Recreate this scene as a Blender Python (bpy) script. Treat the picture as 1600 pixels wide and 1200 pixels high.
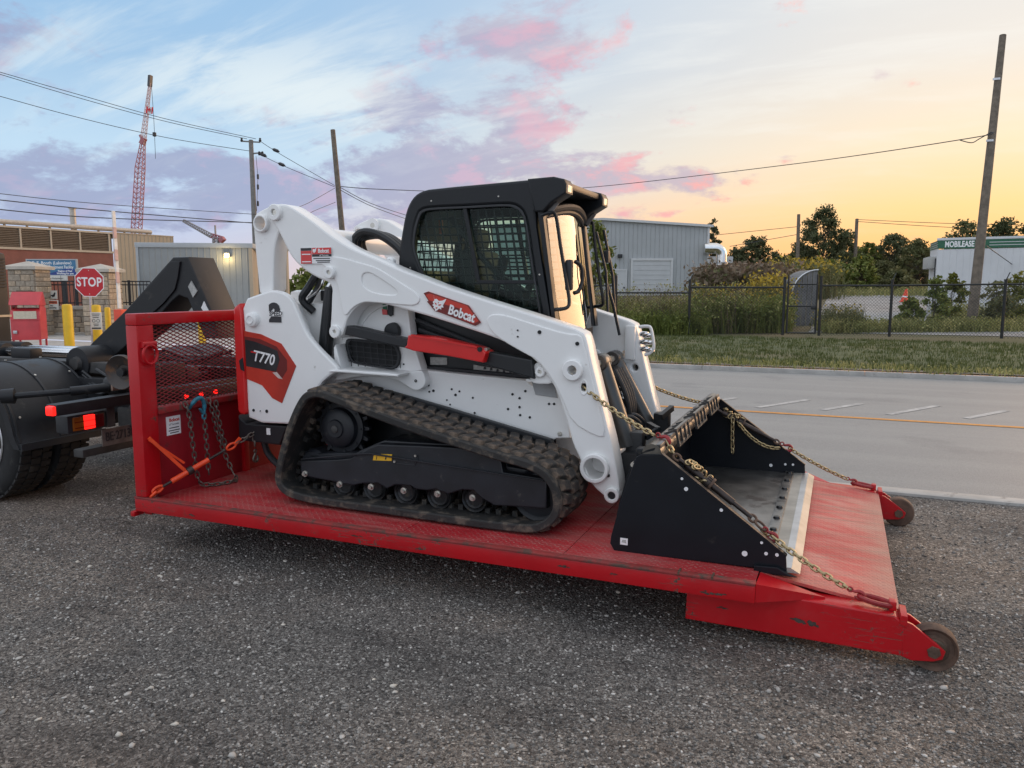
import bpy, bmesh, math, random
import numpy as np
from mathutils import Vector, Matrix

for o in list(bpy.data.objects):
    bpy.data.objects.remove(o, do_unlink=True)
scene = bpy.context.scene
col = scene.collection
R = math.radians
rng = np.random.default_rng(7)
random.seed(7)

# ------------------------------------------------------------------ camera
EYE = Vector((0.0, 0.0, 1.62))
YAW, PITCH, FOC = R(22.8), R(7.1), 1215.0
cd = bpy.data.cameras.new('camera'); cam = bpy.data.objects.new('camera', cd); col.objects.link(cam)
cam.location = EYE
cam.rotation_euler = (math.pi/2 - PITCH, 0, YAW)
cd.sensor_fit = 'HORIZONTAL'; cd.sensor_width = 36.0; cd.lens = 36.0*FOC/1600.0
cd.clip_start = 0.05; cd.clip_end = 3000
scene.camera = cam
scene.render.resolution_x, scene.render.resolution_y = 1024, 768
scene.view_settings.view_transform = 'Standard'
scene.view_settings.look = 'None'
scene.view_settings.exposure = 0.62
scene.view_settings.gamma = 1.0

SUN_AZ, SUN_EL = R(34), R(6.5)          # azimuth from +Y towards +X
SUN_DIR = Vector((math.sin(SUN_AZ)*math.cos(SUN_EL), math.cos(SUN_AZ)*math.cos(SUN_EL), math.sin(SUN_EL)))
sd = bpy.data.lights.new('sun', 'SUN'); so = bpy.data.objects.new('sun', sd); col.objects.link(so)
sd.energy = 1.5; sd.angle = R(44); sd.color = (1.0, 0.60, 0.34)
so.rotation_euler = (-SUN_DIR).to_track_quat('-Z', 'Y').to_euler()
so.location = (0, 0, 30)

def lin(r, g, b):
    f = lambda c: (c/255/12.92) if c/255 <= .04045 else ((c/255+.055)/1.055)**2.4
    return (f(r), f(g), f(b), 1.0)

class NB:
    """small node-graph builder"""
    def __init__(s, tree): s.t = tree
    def node(s, kind, **kw):
        n = s.t.nodes.new(kind)
        for k, v in kw.items(): setattr(n, k, v)
        return n
    def put(s, sock, v):
        if v is None: return
        if isinstance(v, bpy.types.NodeSocket): s.t.links.new(v, sock)
        else: sock.default_value = v
    def m(s, op, a, b=None, c=None, clamp=False):
        n = s.node('ShaderNodeMath', operation=op, use_clamp=clamp)
        for i, v in enumerate((a, b, c)): s.put(n.inputs[i], v)
        return n.outputs[0]
    def v(s, op, a, b=None):
        n = s.node('ShaderNodeVectorMath', operation=op)
        s.put(n.inputs[0], a)
        if b is not None: s.put(n.inputs['Scale'] if op == 'SCALE' else n.inputs[1], b)
        return n.outputs['Value'] if op in ('DOT_PRODUCT', 'LENGTH') else n.outputs[0]
    def xyz(s, x, y, z):
        n = s.node('ShaderNodeCombineXYZ')
        for i, q in enumerate((x, y, z)): s.put(n.inputs[i], q)
        return n.outputs[0]
    def sep(s, v):
        n = s.node('ShaderNodeSeparateXYZ'); s.put(n.inputs[0], v); return n.outputs
    def mix(s, f, a, b, blend='MIX'):
        n = s.node('ShaderNodeMix', data_type='RGBA', blend_type=blend)
        s.put(n.inputs[0], f); s.put(n.inputs[6], a); s.put(n.inputs[7], b)
        return n.outputs[2]
    def noise(s, vec, scale, detail=4, rough=.55, dist=0.0):
        n = s.node('ShaderNodeTexNoise'); s.put(n.inputs['Vector'], vec)
        n.inputs['Scale'].default_value = scale; n.inputs['Detail'].default_value = detail
        n.inputs['Roughness'].default_value = rough; n.inputs['Distortion'].default_value = dist
        return n.outputs['Fac']
    def voro(s, vec, scale, feature='F1', out='Distance', rnd=1.0):
        n = s.node('ShaderNodeTexVoronoi', feature=feature); s.put(n.inputs['Vector'], vec)
        n.inputs['Scale'].default_value = scale; n.inputs['Randomness'].default_value = rnd
        return n.outputs[out]
    def ramp(s, f, stops, interp='LINEAR'):
        n = s.node('ShaderNodeValToRGB'); cr = n.color_ramp; cr.interpolation = interp
        while len(cr.elements) < len(stops): cr.elements.new(.5)
        for e, (p, c) in zip(cr.elements, stops): e.position = p; e.color = c
        s.put(n.inputs[0], f); return n.outputs[0]
    def step(s, f, a, b):
        n = s.node('ShaderNodeMapRange', interpolation_type='SMOOTHSTEP')
        s.put(n.inputs[0], f); n.inputs[1].default_value = a; n.inputs[2].default_value = b
        return n.outputs[0]

# ------------------------------------------------------------------ sky
world = bpy.data.worlds.new('World'); scene.world = world; world.use_nodes = True
wt = world.node_tree; wt.nodes.clear(); nb = NB(wt)
gen = nb.node('ShaderNodeTexCoord').outputs['Generated']
dv = nb.v('NORMALIZE', gen); dx, dy, dz = nb.sep(dv)
hz = nb.m('SQRT', nb.m('ADD', nb.m('MULTIPLY', dx, dx), nb.m('ADD', nb.m('MULTIPLY', dy, dy), 1e-5)))
cosang = nb.m('DIVIDE', nb.m('ADD', nb.m('MULTIPLY', dx, math.sin(SUN_AZ)), nb.m('MULTIPLY', dy, math.cos(SUN_AZ))), hz)
ang = nb.m('ARCCOSINE', nb.m('MINIMUM', nb.m('MAXIMUM', cosang, -1.0), 1.0))
zc = nb.m('MAXIMUM', dz, 0.0)
ang2 = nb.m('SUBTRACT', ang, nb.m('MULTIPLY', nb.m('SUBTRACT', 1.0, nb.step(zc, .0, .14)), R(11)))
warm = nb.m('SUBTRACT', 1.0, nb.step(ang2, R(22), R(80)))
cool = nb.ramp(zc, [(0, lin(176,184,204)), (.07, lin(166,180,206)), (.15, lin(168,194,214)), (.25, lin(142,174,203)), (.36, lin(130,168,203)), (.6, lin(196,203,214)), (1, lin(216,213,210))])
hot = nb.ramp(zc, [(0, lin(238,170,122)), (.04, lin(246,184,118)), (.09, lin(243,199,138)), (.16, lin(230,209,178)), (.25, lin(214,208,199)), (.37, lin(204,206,206)), (.6, lin(212,213,213)), (1, lin(216,213,210))])
cool = nb.mix(1.0, cool, (.97,.95,.94,1), 'MULTIPLY'); hot = nb.mix(1.0, hot, (.93,.92,.92,1), 'MULTIPLY')
# pale cloud carried on overhead and behind, unseen, added to light camera-facing sides
fill_veil = nb.m('MAXIMUM', nb.step(ang, R(90), R(125)), nb.step(dz, .36, .62))
cool = nb.mix(fill_veil, cool, lin(208,215,226))
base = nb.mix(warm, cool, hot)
# a little of the physical sky under it
sky = nb.node('ShaderNodeTexSky', sky_type='NISHITA'); sky.sun_disc = False
sky.sun_elevation = SUN_EL; sky.sun_rotation = SUN_AZ; sky.air_density = 1.0; sky.dust_density = 1.5
nsk = nb.mix(1.0, sky.outputs[0], (0.05, 0.05, 0.05, 1), 'MULTIPLY')
base = nb.mix(0.06, base, nsk)
# clouds on a plane overhead
den = nb.m('ADD', dz, 0.34)
pu = nb.m('DIVIDE', dx, den); pv = nb.m('DIVIDE', dy, den)
cp = nb.xyz(pu, pv, 0.0)
az = nb.m('ARCTAN2', nb.m('ADD', nb.m('MULTIPLY', dx, math.cos(YAW)), nb.m('MULTIPLY', dy, math.sin(YAW))),
          nb.m('SUBTRACT', nb.m('MULTIPLY', dy, math.cos(YAW)), nb.m('MULTIPLY', dx, math.sin(YAW))))
def blob(a0, z0, wa, wz, k=1.0):
    a = nb.m('DIVIDE', nb.m('SUBTRACT', az, R(a0)), R(wa)); b = nb.m('DIVIDE', nb.m('SUBTRACT', dz, z0), wz)
    e = nb.m('MULTIPLY', nb.m('ADD', nb.m('MULTIPLY', a, a), nb.m('MULTIPLY', b, b)), -1.0)
    return nb.m('MULTIPLY', nb.m('EXPONENT', e), k)
def total(l):
    o = l[0]
    for q in l[1:]: o = nb.m('ADD', o, q)
    return o
def dirpx(px, py):
    x = (px-800)/FOC; y = (600-py)/FOC
    f = math.cos(PITCH)+y*math.sin(PITCH); u = -math.sin(PITCH)+y*math.cos(PITCH)
    n = math.sqrt(x*x+f*f+u*u)
    return math.degrees(math.atan2(x, f)), u/n
mask = total([blob(*dirpx(690,250), 9, .055, .98), blob(*dirpx(810,75), 7.5, .048, .95), blob(*dirpx(110,265), 13, .048, .90),
              blob(*dirpx(970,280), 7.5, .024, 1.0), blob(*dirpx(20,60), 6, .05, .5), blob(*dirpx(545,300), 10, .030, .65),
              blob(*dirpx(625,170), 3, .026, .9), blob(*dirpx(1080,100), 2.5, .008, .6), blob(*dirpx(1025,335), 3.5, .010, .8),
              blob(*dirpx(300,338), 14, .026, .5), blob(*dirpx(850,195), 4.5, .022, .85)])
pinkm = total([blob(*dirpx(800,85), 7, .05), blob(*dirpx(850,200), 5, .025), blob(*dirpx(985,280), 6, .022), blob(*dirpx(1030,330), 4, .012)])
n1 = nb.noise(cp, 4.6, 7, .62, .2)
n1o = nb.noise(nb.v('ADD', cp, (0.060, 0.040, 0.0)), 4.6, 6, .62, .2)
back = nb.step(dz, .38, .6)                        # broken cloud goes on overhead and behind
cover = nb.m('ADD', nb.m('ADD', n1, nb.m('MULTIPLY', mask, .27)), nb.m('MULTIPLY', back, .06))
dens = nb.step(cover, .62, .76)
lit = nb.step(nb.m('ADD', nb.m('SUBTRACT', n1, n1o), nb.m('MULTIPLY', pinkm, .10)), .03, .20)
litw = nb.m('MULTIPLY', nb.m('ADD', nb.m('MULTIPLY', lit, .80), .05), nb.step(ang, R(120), R(38)))
shadec = nb.mix(warm, lin(132,141,168), lin(180,164,168))
coral = nb.mix(nb.step(ang, R(66), R(30)), lin(176,150,172), lin(240,144,122))
cc = nb.mix(litw, shadec, coral)
skyc = nb.mix(nb.m('MULTIPLY', dens, .88), base, cc)
# cirrus streaks
st = nb.node('ShaderNodeMapping'); st.inputs['Rotation'].default_value = (0, 0, R(-38)); st.inputs['Scale'].default_value = (.55, 2.2, 1)
nb.put(st.inputs[0], cp)
n2 = nb.noise(st.outputs[0], 5.0, 6, .62, .4)
cm = total([blob(*dirpx(330,110), 17, .07, 1.0), blob(*dirpx(520,160), 9, .045, .8), blob(*dirpx(1250,110), 17, .09, .75)])
cir = nb.m('MULTIPLY', nb.step(nb.m('ADD', n2, nb.m('MULTIPLY', cm, .16)), .50, .80), nb.m('ADD', .10, nb.m('MULTIPLY', cm, .34), clamp=True))
skyc = nb.mix(cir, skyc, nb.mix(warm, lin(206,211,208), lin(214,212,206)))
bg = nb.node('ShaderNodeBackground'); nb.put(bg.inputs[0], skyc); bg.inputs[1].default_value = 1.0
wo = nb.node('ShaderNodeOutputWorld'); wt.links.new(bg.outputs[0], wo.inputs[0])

world.cycles.sampling_method = 'NONE'      # broad even sky: found by bounces alone

# ------------------------------------------------------------------ materials
def M(name, rgb, rough=.5, metal=0.0, var=0.15, vscale=6.0, dirt=None, bump=0.0, bscale=60.0, coat=0.0, spec=.5, island=0.0, emit=None):
    """procedural surface: colour variation, optional dirt/wear (rgb, amount, scale), fine relief"""
    m = bpy.data.materials.new(name); m.use_nodes = True; t = m.node_tree; n = NB(t)
    p = t.nodes['Principled BSDF']; c = (*rgb, 1.0)
    co = n.node('ShaderNodeTexCoord').outputs['Object']
    f = n.noise(co, vscale, 5, .6)
    dark = tuple(max(0, x*(1-var)) for x in rgb)+(1.0,); lite = tuple(min(1, x*(1+var*.6)) for x in rgb)+(1.0,)
    out = n.mix(n.step(f, .3, .7), dark, lite)
    if island:
        g = n.node('ShaderNodeNewGeometry').outputs['Random Per Island']
        k = n.m('ADD', 1.0-island, n.m('MULTIPLY', g, 2*island))
        out = n.mix(1.0, out, n.xyz(k, k, k), 'MULTIPLY')
    rsock = n.m('ADD', rough-.06, n.m('MULTIPLY', f, .12))
    if dirt:
        drgb, amt, dsc = dirt
        g = n.noise(co, dsc, 8, .66, .3)
        d = n.step(g, .72-amt*.5, .80-amt*.35)
        out = n.mix(d, out, (*drgb, 1.0))
        rsock = n.m('ADD', rsock, n.m('MULTIPLY', d, .25), clamp=True)
    n.put(p.inputs['Base Color'], out); n.put(p.inputs['Roughness'], rsock)
    p.inputs['Metallic'].default_value = metal; p.inputs['Specular IOR Level'].default_value = spec
    p.inputs['Coat Weight'].default_value = coat
    if bump:
        b = n.node('ShaderNodeBump'); b.inputs['Strength'].default_value = bump; b.inputs['Distance'].default_value = .01
        n.put(b.inputs['Height'], n.noise(co, bscale, 6, .65)); n.put(p.inputs['Normal'], b.outputs[0])
    if emit:
        p.inputs['Emission Color'].default_value = (*emit[0], 1.0); p.inputs['Emission Strength'].default_value = emit[1]
    return m

def glass(name, tint, ior=1.5, rough=.02, refl=1.0):
    m = bpy.data.materials.new(name); m.use_nodes = True; t = m.node_tree; n = NB(t); t.nodes.clear()
    tr = n.node('ShaderNodeBsdfTransparent'); tr.inputs[0].default_value = (*tint, 1)
    gl = n.node('ShaderNodeBsdfGlossy'); gl.inputs['Roughness'].default_value = rough
    g = n.node('ShaderNodeNewGeometry'); f0 = ((ior-1)/(ior+1))**2
    c = n.m('ABSOLUTE', n.v('DOT_PRODUCT', g.outputs['Incoming'], g.outputs['Normal']))
    fr = n.m('ADD', f0, n.m('MULTIPLY', n.m('POWER', n.m('SUBTRACT', 1.0, c), 5.0), 1-f0))
    mx = n.node('ShaderNodeMixShader'); n.put(mx.inputs[0], n.m('MULTIPLY', fr, refl, clamp=True))
    t.links.new(tr.outputs[0], mx.inputs[1]); t.links.new(gl.outputs[0], mx.inputs[2])
    o = n.node('ShaderNodeOutputMaterial'); t.links.new(mx.outputs[0], o.inputs[0])
    return m

WHITE = M('white_paint', (.83,.83,.82), .34, var=.03, vscale=2, coat=.3, dirt=((.50,.48,.45), .16, 9))
WHITE2 = M('white_enamel', (.78,.78,.77), .4, var=.03, coat=.2)
BLACK = M('black_paint', (.010,.012,.015), .45, var=.25, vscale=5, bump=.06, bscale=300)
BLACKP = M('black_plastic', (.020,.022,.026), .55, var=.2, bump=.08, bscale=250)
CABBLK = M('cab_black_steel', (.008,.010,.013), .42, var=.2, vscale=3, spec=.35)
DARK = M('dark_interior', (.010,.011,.013), .7, var=.3)
FRAMEBLK = M('undercarriage_black', (.011,.013,.018), .5, var=.3, vscale=7, dirt=((.06,.055,.05), .22, 14), bump=.05, bscale=120)
RUBBER = M('track_rubber', (.026,.025,.024), .78, var=.3, vscale=9, dirt=((.125,.100,.078), .46, 11), bump=.35, bscale=90)
LUGRUB = M('lug_rubber', (.040,.036,.033), .82, var=.35, vscale=7, dirt=((.16,.118,.088), .54, 9), bump=.9, bscale=60)
TYRE = M('tyre_rubber', (.015,.015,.016), .75, var=.25, dirt=((.05,.048,.045), .35, 12), bump=.15, bscale=80)
REDM = M('machine_red', (.62,.012,.012), .3, var=.06, coat=.4)
REDDK = M('decal_red', (.50,.035,.018), .35, var=.25, vscale=3)
REDDK2 = M('decal_dark_red', (.16,.012,.010), .4, var=.2)
DECALBLK = M('decal_black', (.020,.022,.025), .35, var=.5, vscale=5)
DECALW = M('decal_white', (.82,.82,.82), .4, var=.02)
CHROME = M('polished_rod', (.72,.73,.75), .16, 1.0, var=.05)
STEEL = M('galvanised_steel', (.55,.56,.58), .4, 1.0, var=.15)
BOLT = M('bolt_zinc', (.62,.60,.55), .38, .9, var=.15)
GREYST = M('dark_cylinder_steel', (.060,.060,.060), .36, .35, var=.2, coat=.2)
YELLOWST = M('yellow_sticker', (.75,.42,.02), .45, var=.1)
GREYP = M('grey_sticker', (.42,.42,.40), .5, var=.25, vscale=60)
def worn_red(name, rgb, wear=.5):
    """red enamel with chips and drawn-out scrapes down to rust"""
    m = bpy.data.materials.new(name); m.use_nodes = True; n = NB(m.node_tree); p = m.node_tree.nodes['Principled BSDF']
    co = n.node('ShaderNodeTexCoord').outputs['Object']
    c = n.mix(n.step(n.noise(co, 1.8, 4, .6), .3, .7), (*[k*.82 for k in rgb], 1), (*rgb, 1))
    chips = n.step(n.noise(co, 22, 8, .72), .62-.06*wear, .645-.06*wear)
    scr = n.step(n.noise(n.v('MULTIPLY', co, (2.2, 9, 60)), 3.0, 6, .68, .2), .62-.05*wear, .65-.05*wear)
    gate_ = n.step(n.noise(co, 2.3, 4, .55), .50, .60)
    w = n.m('MAXIMUM', n.m('MULTIPLY', chips, gate_), n.m('MULTIPLY', scr, gate_))
    dust = n.step(n.noise(co, 5, 6, .65), .50, .80)
    c = n.mix(n.m('MULTIPLY', dust, .10), c, (.30,.10,.08,1))
    c = n.mix(w, c, n.mix(n.noise(co, 60, 4, .6), (.045,.032,.028,1), (.16,.085,.055,1)))
    n.put(p.inputs['Base Color'], c); n.put(p.inputs['Roughness'], n.m('ADD', .34, n.m('ADD', n.m('MULTIPLY', w, .35), n.m('MULTIPLY', dust, .15))))
    b = n.node('ShaderNodeBump'); b.inputs['Strength'].default_value = .35; b.inputs['Distance'].default_value = .002
    n.put(b.inputs['Height'], n.m('SUBTRACT', n.m('MULTIPLY', n.noise(co, 9, 4, .6), .6), w)); n.put(p.inputs['Normal'], b.outputs[0]); return m
PRED = worn_red('platform_red_paint', (.50,.004,.010))
RUST = M('rusty_steel', (.11,.065,.045), .75, .1, var=.4, vscale=18, bump=.3, bscale=80)
CHAINZ = M('zinc_gold_chain', (.46,.36,.20), .38, .75, var=.25, vscale=30)
CHAING = M('grey_rusty_chain', (.16,.135,.115), .5, .7, var=.3, vscale=30)
HOOKRED = M('red_forged_hook', (.30,.018,.022), .45, .0, var=.3, vscale=25)
ORANGE = M('orange_binder_paint', (.85,.075,.018), .4, var=.12, vscale=20)
BLUEH = M('blue_forged_hook', (.035,.21,.30), .45, .2, var=.3, vscale=25)
BINDER = M('brown_binder_steel', (.055,.042,.038), .45, .5, var=.35, vscale=18)
TRUCKB = M('truck_black', (.014,.015,.018), .50, var=.3, vscale=4, dirt=((.05,.047,.045), .28, 9), bump=.05, bscale=80, spec=.4)
TRUCKG = M('truck_weathered_grey', (.050,.048,.047), .6, var=.35, vscale=8, dirt=((.10,.075,.06), .3, 9))
TLAMP = M('tail_lamp_lit', (.6,.01,.01), .3, emit=((1,.012,.008), 1.6))
TLAMP2 = M('tail_lamp_dark', (.10,.004,.006), .25)
AMBER = M('amber_lens', (.30,.085,.012), .25)
GLASS_SIDE = glass('tinted_cab_glass', (.78,.88,.84), 1.24)
GLASS_FRONT = glass('front_door_glass', (.34,.40,.34), 2.0, .015, 1.5)

# ------------------------------------------------------------------ mesh helpers
def link(o, parent=None):
    col.objects.link(o)
    if parent is not None:
        o.parent = parent
        if parent.type == 'EMPTY': o.matrix_parent_inverse = Matrix.Translation(-parent.location)
    return o
def thing(name, label, cat, loc=(0,0,0), group=None):
    o = bpy.data.objects.new(name, None); o.empty_display_size = .1; col.objects.link(o); o.location = loc
    return tag(o, label, cat, group)
def tag(o, label=None, cat=None, group=None, kind=None):
    for k, v in (('label', label), ('category', cat), ('group', group), ('kind', kind)):
        if v: o[k] = v
    return o
def finish(name, me, mat, parent=None, smooth=35):
    if mat is not None and not me.materials: me.materials.append(mat)
    if smooth:
        me.polygons.foreach_set('use_smooth', [True]*len(me.polygons))
        me.set_sharp_from_angle(angle=R(smooth))
    me.update()
    o = bpy.data.objects.new(name, me)
    return link(o, parent)
def mesh_of(name, vs, fs):
    me = bpy.data.meshes.new(name); me.from_pydata([tuple(v) for v in vs], [], fs); me.update(); return me
def fast_mesh(name, verts, faces):
    """verts (n,3) array, faces (m,k) array"""
    me = bpy.data.meshes.new(name); m, k = faces.shape
    me.vertices.add(len(verts)); me.vertices.foreach_set('co', np.ascontiguousarray(verts, dtype=np.float32).ravel())
    me.loops.add(m*k); me.loops.foreach_set('vertex_index', np.ascontiguousarray(faces, dtype=np.int32).ravel())
    me.polygons.add(m); me.polygons.foreach_set('loop_start', np.arange(0, m*k, k, dtype=np.int32))
    me.polygons.foreach_set('loop_total', np.full(m, k, dtype=np.int32))
    me.update(calc_edges=True); return me
class MB:
    """collects shapes into one mesh"""
    def __init__(s): s.b = bmesh.new()
    def box(s, x0, x1, y0, y1, z0, z1, bev=0.0):
        vs = [s.b.verts.new(p) for p in ((x0,y0,z0),(x1,y0,z0),(x1,y1,z0),(x0,y1,z0),(x0,y0,z1),(x1,y0,z1),(x1,y1,z1),(x0,y1,z1))]
        fs = [s.b.faces.new([vs[i] for i in q]) for q in ((3,2,1,0),(4,5,6,7),(0,1,5,4),(1,2,6,5),(2,3,7,6),(3,0,4,7))]
        if bev:
            es = list({e for f in fs for e in f.edges})
            bmesh.ops.bevel(s.b, geom=es, offset=bev, segments=2, affect='EDGES', profile=.6)
        return s
    def beam(s, p, q, w, h, up=(0,0,1)):
        p = Vector(p); q = Vector(q); d = (q-p).normalized(); u = Vector(up)
        if abs(d.dot(u)) > .98: u = Vector((1,0,0))
        a = d.cross(u).normalized()*w/2; b = a.cross(d).normalized()*h/2
        vs = [s.b.verts.new(v) for v in (p-a-b, p+a-b, p+a+b, p-a+b, q-a-b, q+a-b, q+a+b, q-a+b)]
        for f in ((3,2,1,0),(4,5,6,7),(0,1,5,4),(1,2,6,5),(2,3,7,6),(3,0,4,7)): s.b.faces.new([vs[i] for i in f])
        return s
    def tube(s, pts, r, seg=8, cap=True, closed=False):
        pts = [Vector(p) for p in pts]; n = len(pts); rs = r if isinstance(r, (list, tuple)) else [r]*n
        rings = []; prev = None
        for i, p in enumerate(pts):
            if closed: d = pts[(i+1) % n]-pts[i-1]
            else: d = (pts[min(i+1, n-1)]-pts[max(i-1, 0)])
            d.normalize()
            if prev is None:
                u = Vector((0,0,1)) if abs(d.z) < .9 else Vector((1,0,0)); a = d.cross(u).normalized()
            else:
                a = (prev-d*prev.dot(d))
                a = a.normalized() if a.length > 1e-6 else d.orthogonal().normalized()
            prev = a; b = d.cross(a)
            rings.append([s.b.verts.new(p+(a*math.cos(t)+b*math.sin(t))*rs[i]) for t in [2*math.pi*k/seg for k in range(seg)]])
        for i in range(n if closed else n-1):
            A, B = rings[i], rings[(i+1) % n]
            for k in range(seg): s.b.faces.new((A[k], A[(k+1) % seg], B[(k+1) % seg], B[k]))
        if cap and not closed:
            s.b.faces.new(rings[0][::-1]); s.b.faces.new(rings[-1])
        return s
    def cyl(s, p, q, r, seg=20, r2=None): return s.tube([p, q], [r, r if r2 is None else r2], seg)
    def lathe(s, prof, o, axis, seg=32):
        """prof: (radius, height along axis) closed loop"""
        o = Vector(o); ax = Vector(axis).normalized(); a = ax.orthogonal().normalized(); b = ax.cross(a); rings = []
        for r, h in prof:
            rings.append([s.b.verts.new(o+ax*h+(a*math.cos(t)+b*math.sin(t))*max(r, 1e-4)) for t in [2*math.pi*k/seg for k in range(seg)]])
        n = len(prof)
        for i in range(n):
            A, B = rings[i], rings[(i+1) % n]
            for k in range(seg): s.b.faces.new((A[k], A[(k+1) % seg], B[(k+1) % seg], B[k]))
        return s
    def poly(s, pts): s.b.faces.new([s.b.verts.new(p) for p in pts]); return s
    def obj(s, name, mat, parent=None, smooth=35, mtx=None):
        bmesh.ops.recalc_face_normals(s.b, faces=s.b.faces)
        me = bpy.data.meshes.new(name); s.b.to_mesh(me); s.b.free()
        if mtx is not None: me.transform(mtx)
        return finish(name, me, mat, parent, smooth)

def chaikin(p, n=1):
    for _ in range(n):
        q = []
        for i in range(len(p)):
            a, b = p[i], p[(i+1) % len(p)]
            q += [(a[0]*.75+b[0]*.25, a[1]*.75+b[1]*.25), (a[0]*.25+b[0]*.75, a[1]*.25+b[1]*.75)]
        p = q
    return p
def circle(cx, cz, r, n=24): return [(cx+r*math.cos(2*math.pi*k/n), cz+r*math.sin(2*math.pi*k/n)) for k in range(n)]
def flat(loops, thick, bevel):
    """2-D outline (first loop) with holes, extruded; local XY outline, Z thickness"""
    c = bpy.data.curves.new('c', 'CURVE'); c.dimensions = '2D'; c.fill_mode = 'BOTH'
    bevel = min(bevel, thick*.45); c.extrude = max(thick/2-bevel, 1e-4); c.bevel_depth = bevel; c.bevel_resolution = 1; c.offset = -bevel
    for l in loops:
        sp = c.splines.new('POLY'); sp.points.add(len(l)-1); sp.use_cyclic_u = True
        for q, (a, b) in zip(sp.points, l): q.co = (a, b, 0, 1)
    t = bpy.data.objects.new('t', c); me = bpy.data.meshes.new_from_object(t)
    bpy.data.objects.remove(t); bpy.data.curves.remove(c); me.materials.clear(); return me
def prism(name, pts, y0, y1, mat, parent=None, bevel=.004, holes=(), smooth=35):
    """outline in the XZ plane, thickness from y0 to y1"""
    me = flat([pts]+[circle(*h) if len(h) == 3 and not isinstance(h[0], tuple) else list(h) for h in holes], abs(y1-y0), bevel)
    me.transform(Matrix.Translation((0, (y0+y1)/2, 0)) @ Matrix.Rotation(math.pi/2, 4, 'X'))
    return finish(name, me, mat, parent, smooth)
def prism_m(name, pts, mtx, thick, mat, parent=None, bevel=.002, holes=(), smooth=35):
    me = flat([pts]+[list(h) for h in holes], thick, bevel); me.transform(mtx); return finish(name, me, mat, parent, smooth)
def text(name, s, size, mtx, mat, parent=None, depth=.0015, bold=0.0, shear=0.0, width=1.0, space=1.0, align='CENTER'):
    c = bpy.data.curves.new('f', 'FONT'); c.body = s; c.size = size; c.extrude = depth; c.offset = bold; c.shear = shear
    c.space_character = space; c.align_x = align; c.align_y = 'CENTER'; c.resolution_u = 3
    t = bpy.data.objects.new('t', c); me = bpy.data.meshes.new_from_object(t)
    bpy.data.objects.remove(t); bpy.data.curves.remove(c); me.materials.clear()
    me.transform(mtx @ Matrix.Diagonal((width, 1, 1, 1))); return finish(name, me, mat, parent, 0)
def frame3(o, u, v):
    """matrix: local X along u, local Y along v, origin o"""
    u = Vector(u).normalized(); v = Vector(v); v = (v-u*v.dot(u)).normalized(); w = u.cross(v)
    m = Matrix.Identity(4)
    for i, a in enumerate((u, v, w)):
        for k in range(3): m[k][i] = a[k]
    m.translation = Vector(o); return m
def sidem(x, y, z, rot=0.0):
    """print plane facing the camera side (-Y)"""
    return frame3((x, y, z), (math.cos(rot), 0, math.sin(rot)), (-math.sin(rot), 0, math.cos(rot)))
def smoothpath(pts, n=6):
    pts = [Vector(p) for p in pts]; out = []
    for i in range(len(pts)-1):
        p0 = pts[max(i-1, 0)]; p1 = pts[i]; p2 = pts[i+1]; p3 = pts[min(i+2, len(pts)-1)]
        for k in range(n):
            t = k/n
            out.append(.5*((2*p1)+(p2-p0)*t+(2*p0-5*p1+4*p2-p3)*t*t+(3*p1-p0-3*p2+p3)*t**3))
    out.append(pts[-1]); return out
# a place in the world from a bearing, a height angle and a distance in front of the photographer's standpoint
def at(px, py, d):
    x = (px-800)/FOC*d; y = (600-py)/FOC*d
    f = d*math.cos(PITCH)+y*math.sin(PITCH); u = -d*math.sin(PITCH)+y*math.cos(PITCH)
    return Vector((x*math.cos(YAW)-f*math.sin(YAW), x*math.sin(YAW)+f*math.cos(YAW), u+EYE.z))
def gnd(px, d):
    p = at(px, 449, d); return Vector((p.x, p.y, 0))
CAMR = Vector((math.cos(YAW), math.sin(YAW), 0)); CAMF = Vector((-math.sin(YAW), math.cos(YAW), 0))
def gp(px, py, z=0.0):
    d = at(px, py, 1.0)-EYE; return EYE+d*((z-EYE.z)/d.z)
def wallframe(A, B, z=0.0):
    A = Vector((A.x, A.y, z)); B = Vector((B.x, B.y, z)); return frame3(A, B-A, (0, 0, 1)), (B-A).length
def onY(px, py, y):
    d = at(px, py, 1.0)-EYE; return EYE+d*((y-EYE.y)/d.y)
def onX(px, py, x):
    d = at(px, py, 1.0)-EYE; return EYE+d*((x-EYE.x)/d.x)
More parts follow.
